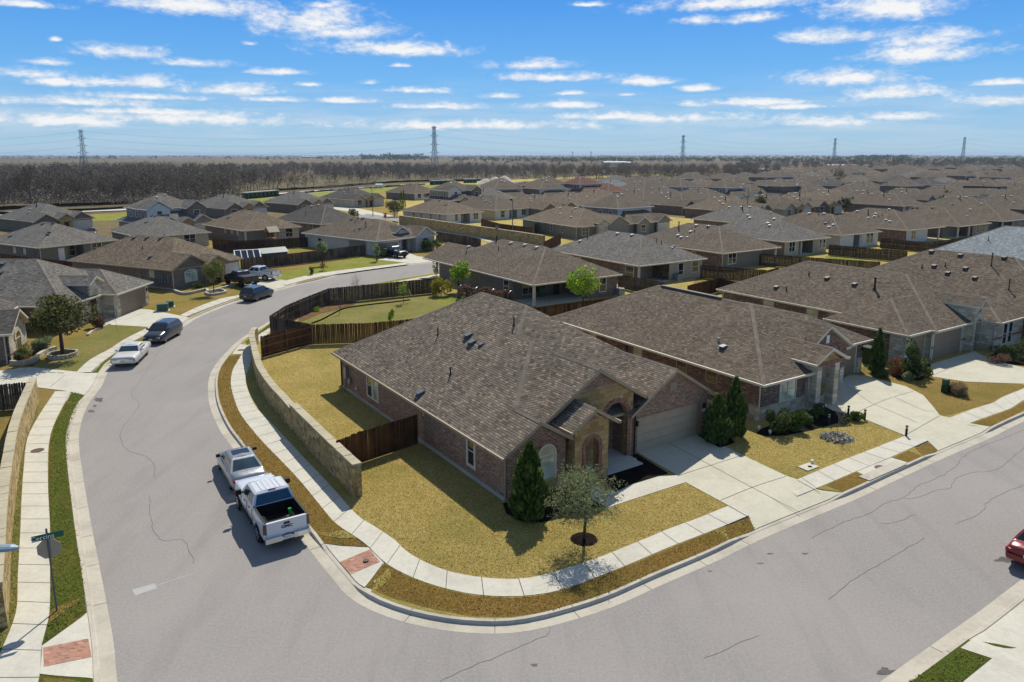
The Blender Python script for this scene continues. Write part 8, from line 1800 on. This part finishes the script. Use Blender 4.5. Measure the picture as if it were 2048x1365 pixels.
# ---------------------------------------------------------------- sky, sun, camera
def sky():
    w = bpy.data.worlds.new('World'); sc.world = w; w.use_nodes = True; t = w.node_tree; N = t.nodes; bg = N['Background']
    L = t.links.new
    st = N.new('ShaderNodeTexSky'); st.sky_type = 'NISHITA'; st.sun_disc = False; st.sun_elevation = SUN_EL; st.sun_rotation = SUN_AZ
    st.altitude = 200; st.air_density = 1.0; st.dust_density = .1; st.ozone_density = 3.0
    tc = N.new('ShaderNodeTexCoord'); sep = N.new('ShaderNodeSeparateXYZ'); L(tc.outputs['Generated'], sep.inputs[0])
    def m(op, a, b=0.0, c=0.0, clamp=False):
        o = N.new('ShaderNodeMath'); o.operation = op; o.use_clamp = clamp
        for i, v in enumerate((a, b, c)):
            if isinstance(v, bpy.types.NodeSocket): L(v, o.inputs[i])
            else: o.inputs[i].default_value = v
        return o.outputs[0]
    def vm(op, a, b):
        o = N.new('ShaderNodeVectorMath'); o.operation = op
        for i, v in enumerate((a, b)):
            if isinstance(v, bpy.types.NodeSocket): L(v, o.inputs[i])
            else: o.inputs[i].default_value = v
        return o
    az = m('ARCTAN2', sep.outputs[0], sep.outputs[1]); el = m('ARCSINE', sep.outputs[2])
    cv = N.new('ShaderNodeCombineXYZ'); L(az, cv.inputs[0]); L(el, cv.inputs[1]); q = cv.outputs[0]
    # billows: noise on a flat cloud deck far overhead
    den = m('ADD', m('MAXIMUM', sep.outputs[2], 0.0), .035)
    pl = N.new('ShaderNodeCombineXYZ'); L(m('DIVIDE', sep.outputs[0], den), pl.inputs[0]); L(m('DIVIDE', sep.outputs[1], den), pl.inputs[1])
    def noise(v, s, d, r, di=0.0):
        o = N.new('ShaderNodeTexNoise'); L(v, o.inputs['Vector']); o.inputs['Scale'].default_value = s; o.inputs['Detail'].default_value = d; o.inputs['Roughness'].default_value = r; o.inputs['Distortion'].default_value = di
        return o.outputs['Fac']
    n1 = noise(pl.outputs[0], 1.1, 6, .62)
    sc2 = vm('MULTIPLY', q, (20, 46, 1)).outputs[0]; n2 = noise(sc2, 1.0, 7, .62, .4)
    n3 = noise(vm('MULTIPLY', q, (90, 190, 1)).outputs[0], 1.0, 5, .65)
    best = None
    for (x, y, hw, hh) in CLOUDS:
        u, f, d = ray(x, y); ln = math.sqrt(u * u + f * f + d * d)
        ca, ce = math.atan2(u, f), math.asin(-(-d) / ln)
        r = vm('MULTIPLY', vm('SUBTRACT', q, (ca, ce, 0)).outputs[0], (F_ / hw / 1.45, F_ / hh / 1.5, 0)).outputs[0]
        r = vm('MAXIMUM', r, vm('MULTIPLY', r, (-1, -1.7, 0)).outputs[0]).outputs[0]
        ln_ = vm('LENGTH', r, (0, 0, 0)).outputs['Value']
        best = ln_ if best is None else m('MINIMUM', best, ln_)
    dens = m('ADD', m('SUBTRACT', 1.0, best), m('ADD', m('MULTIPLY_ADD', n2, 1.7, -.93), m('MULTIPLY_ADD', n3, .8, -.42)))
    mask = N.new('ShaderNodeMapRange'); mask.interpolation_type = 'SMOOTHSTEP'; L(dens, mask.inputs[0]); mask.inputs[1].default_value = .02; mask.inputs[2].default_value = .9
    # thin streaks low over the horizon
    n4 = noise(vm('MULTIPLY', q, (7, 75, 1)).outputs[0], 1.0, 6, .6, .6)
    low = N.new('ShaderNodeMapRange'); L(el, low.inputs[0]); low.inputs[1].default_value = .105; low.inputs[2].default_value = .03; low.inputs[3].default_value = 0; low.inputs[4].default_value = 1
    lo2 = N.new('ShaderNodeMapRange'); L(el, lo2.inputs[0]); lo2.inputs[1].default_value = 0.0; lo2.inputs[2].default_value = .035
    wisp = m('MULTIPLY', m('MULTIPLY', low.outputs[0], lo2.outputs[0]), m('MULTIPLY_ADD', n4, 2.6, -1.02, clamp=True))
    mk = m('MAXIMUM', m('MULTIPLY', mask.outputs[0], .97), m('MULTIPLY', wisp, .75), clamp=True)
    gr = N.new('ShaderNodeValToRGB'); L(m('DIVIDE', el, 1.5708, clamp=True), gr.inputs[0]); ge = gr.color_ramp.elements
    while len(ge) < 6: ge.new(.5)
    for i, (p, c) in enumerate(((0, (3.6, 5.9, 7.6)), (.018, (2.8, 5.4, 8.0)), (.055, (1.3, 4.5, 9.0)), (.125, (.40, 3.0, 8.6)), (.26, (2.0, 2.9, 4.6)), (1, (1.6, 2.4, 4.0)))): ge[i].position = p; ge[i].color = (*c, 1)
    hs = N.new('ShaderNodeMix'); hs.data_type = 'RGBA'; hs.inputs[0].default_value = .86; L(st.outputs[0], hs.inputs[6]); L(gr.outputs[0], hs.inputs[7])
    mx = N.new('ShaderNodeMix'); mx.data_type = 'RGBA'; L(hs.outputs[2], mx.inputs[6]); L(mk, mx.inputs[0])
    cr = N.new('ShaderNodeValToRGB'); L(m('ADD', m('MULTIPLY', dens, .45), m('MULTIPLY', n2, .5)), cr.inputs[0])
    e = cr.color_ramp.elements; k = CLOUD_V; e[0].position = .22; e[0].color = (.66 * k, .76 * k, .88 * k, 1); e[1].position = .62; e[1].color = (1.0 * k, 1.0 * k, 1.0 * k, 1)
    L(cr.outputs[0], mx.inputs[7]); L(mx.outputs[2], bg.inputs[0]); bg.inputs[1].default_value = SKY_STR
    w.cycles.sampling_method = 'MANUAL'; w.cycles.sample_map_resolution = 512
CLOUDS = [(380,12,150,24),(630,48,120,38),(700,66,105,18),(790,102,140,18),(60,10,60,8),(232,105,68,16),(397,128,64,10),(248,166,105,14),(92,125,40,8),(45,148,60,12),(110,165,50,9),
 (455,182,115,16),(560,145,62,8),(500,88,16,5),(112,80,10,5),(1060,132,90,13),(1100,156,115,12),(830,182,76,8),(740,166,24,7),(1455,8,190,18),(1398,43,40,11),(1502,38,55,13),
 (1785,18,115,32),(1700,74,118,17),(1850,80,90,20),(1850,110,105,22),(1690,158,115,20),(1800,188,78,16),(1290,165,72,11),(1400,178,60,9),(1150,187,46,6),(1250,190,36,5),
 (150,206,170,11),(620,170,32,6),(100,242,170,20),(380,238,240,20),(300,225,200,10),(700,203,72,7),(870,214,112,9),(1000,193,50,7),(1130,212,95,9),(1210,234,105,11),(1500,206,150,11),
 (1600,214,95,7),(950,252,300,14),(1350,238,150,13),(1620,246,120,14),(1800,233,75,12),(1995,206,95,15),(2005,166,50,7),(1180,10,40,5),(300,195,110,8),(560,200,80,8),(640,12,30,8),(800,132,20,5)]
SUN_EL, SUN_AZ = R(49), R(9)
HAZE = .8e-4; EXPO = .22
SKY_SAT, SKY_VAL, CLOUD_V, SKY_STR = 1.25, .82, 9.5, .085
sky()
hz = MB(); hz.box(-14200, 14200, -400, 16200, -1.06, 50); M['haze'] = bpy.data.materials.new('haze'); M['haze'].use_nodes = True; ht = M['haze'].node_tree; ht.nodes.clear()
ho = ht.nodes.new('ShaderNodeOutputMaterial'); hv = ht.nodes.new('ShaderNodeVolumePrincipled'); hv.inputs['Color'].default_value = (.62, .8, 1, 1); hv.inputs['Density'].default_value = HAZE; hv.inputs['Anisotropy'].default_value = .1; ht.links.new(hv.outputs[0], ho.inputs['Volume'])
tag(hz.build('haze', M['haze']), kind='stuff')
ld = bpy.data.lights.new('sun', 'SUN'); ld.energy = 4.6; ld.angle = R(.55); ld.color = (1.0, .94, .83)
lo = bpy.data.objects.new('sun', ld); col.objects.link(lo)
dv = Vector((math.sin(SUN_AZ) * math.cos(SUN_EL), math.cos(SUN_AZ) * math.cos(SUN_EL), math.sin(SUN_EL)))
lo.rotation_euler = dv.to_track_quat('Z', 'Y').to_euler(); lo.location = (0, 60, 80)
cd = bpy.data.cameras.new('camera'); cam = bpy.data.objects.new('camera', cd); col.objects.link(cam)
cd.sensor_width = 36; cd.lens = F_ / 2048 * 36; cd.shift_y = -(682.5 - Y0_) / 2048; cd.clip_start = .2; cd.clip_end = 40000
cam.location = (0, 0, H_); cam.rotation_euler = (R(90) - T_, 0, 0); sc.camera = cam
sc.view_settings.view_transform = 'Standard'; sc.view_settings.look = 'None'; sc.view_settings.gamma = 1; sc.view_settings.exposure = EXPO if 'EXPO' in globals() else 0.15
sc.cycles.max_bounces = 5; sc.cycles.diffuse_bounces = 3; sc.cycles.glossy_bounces = 2; sc.cycles.transmission_bounces = 2; sc.cycles.transparent_max_bounces = 6; sc.cycles.volume_bounces = 0
sc.cycles.use_denoising = True
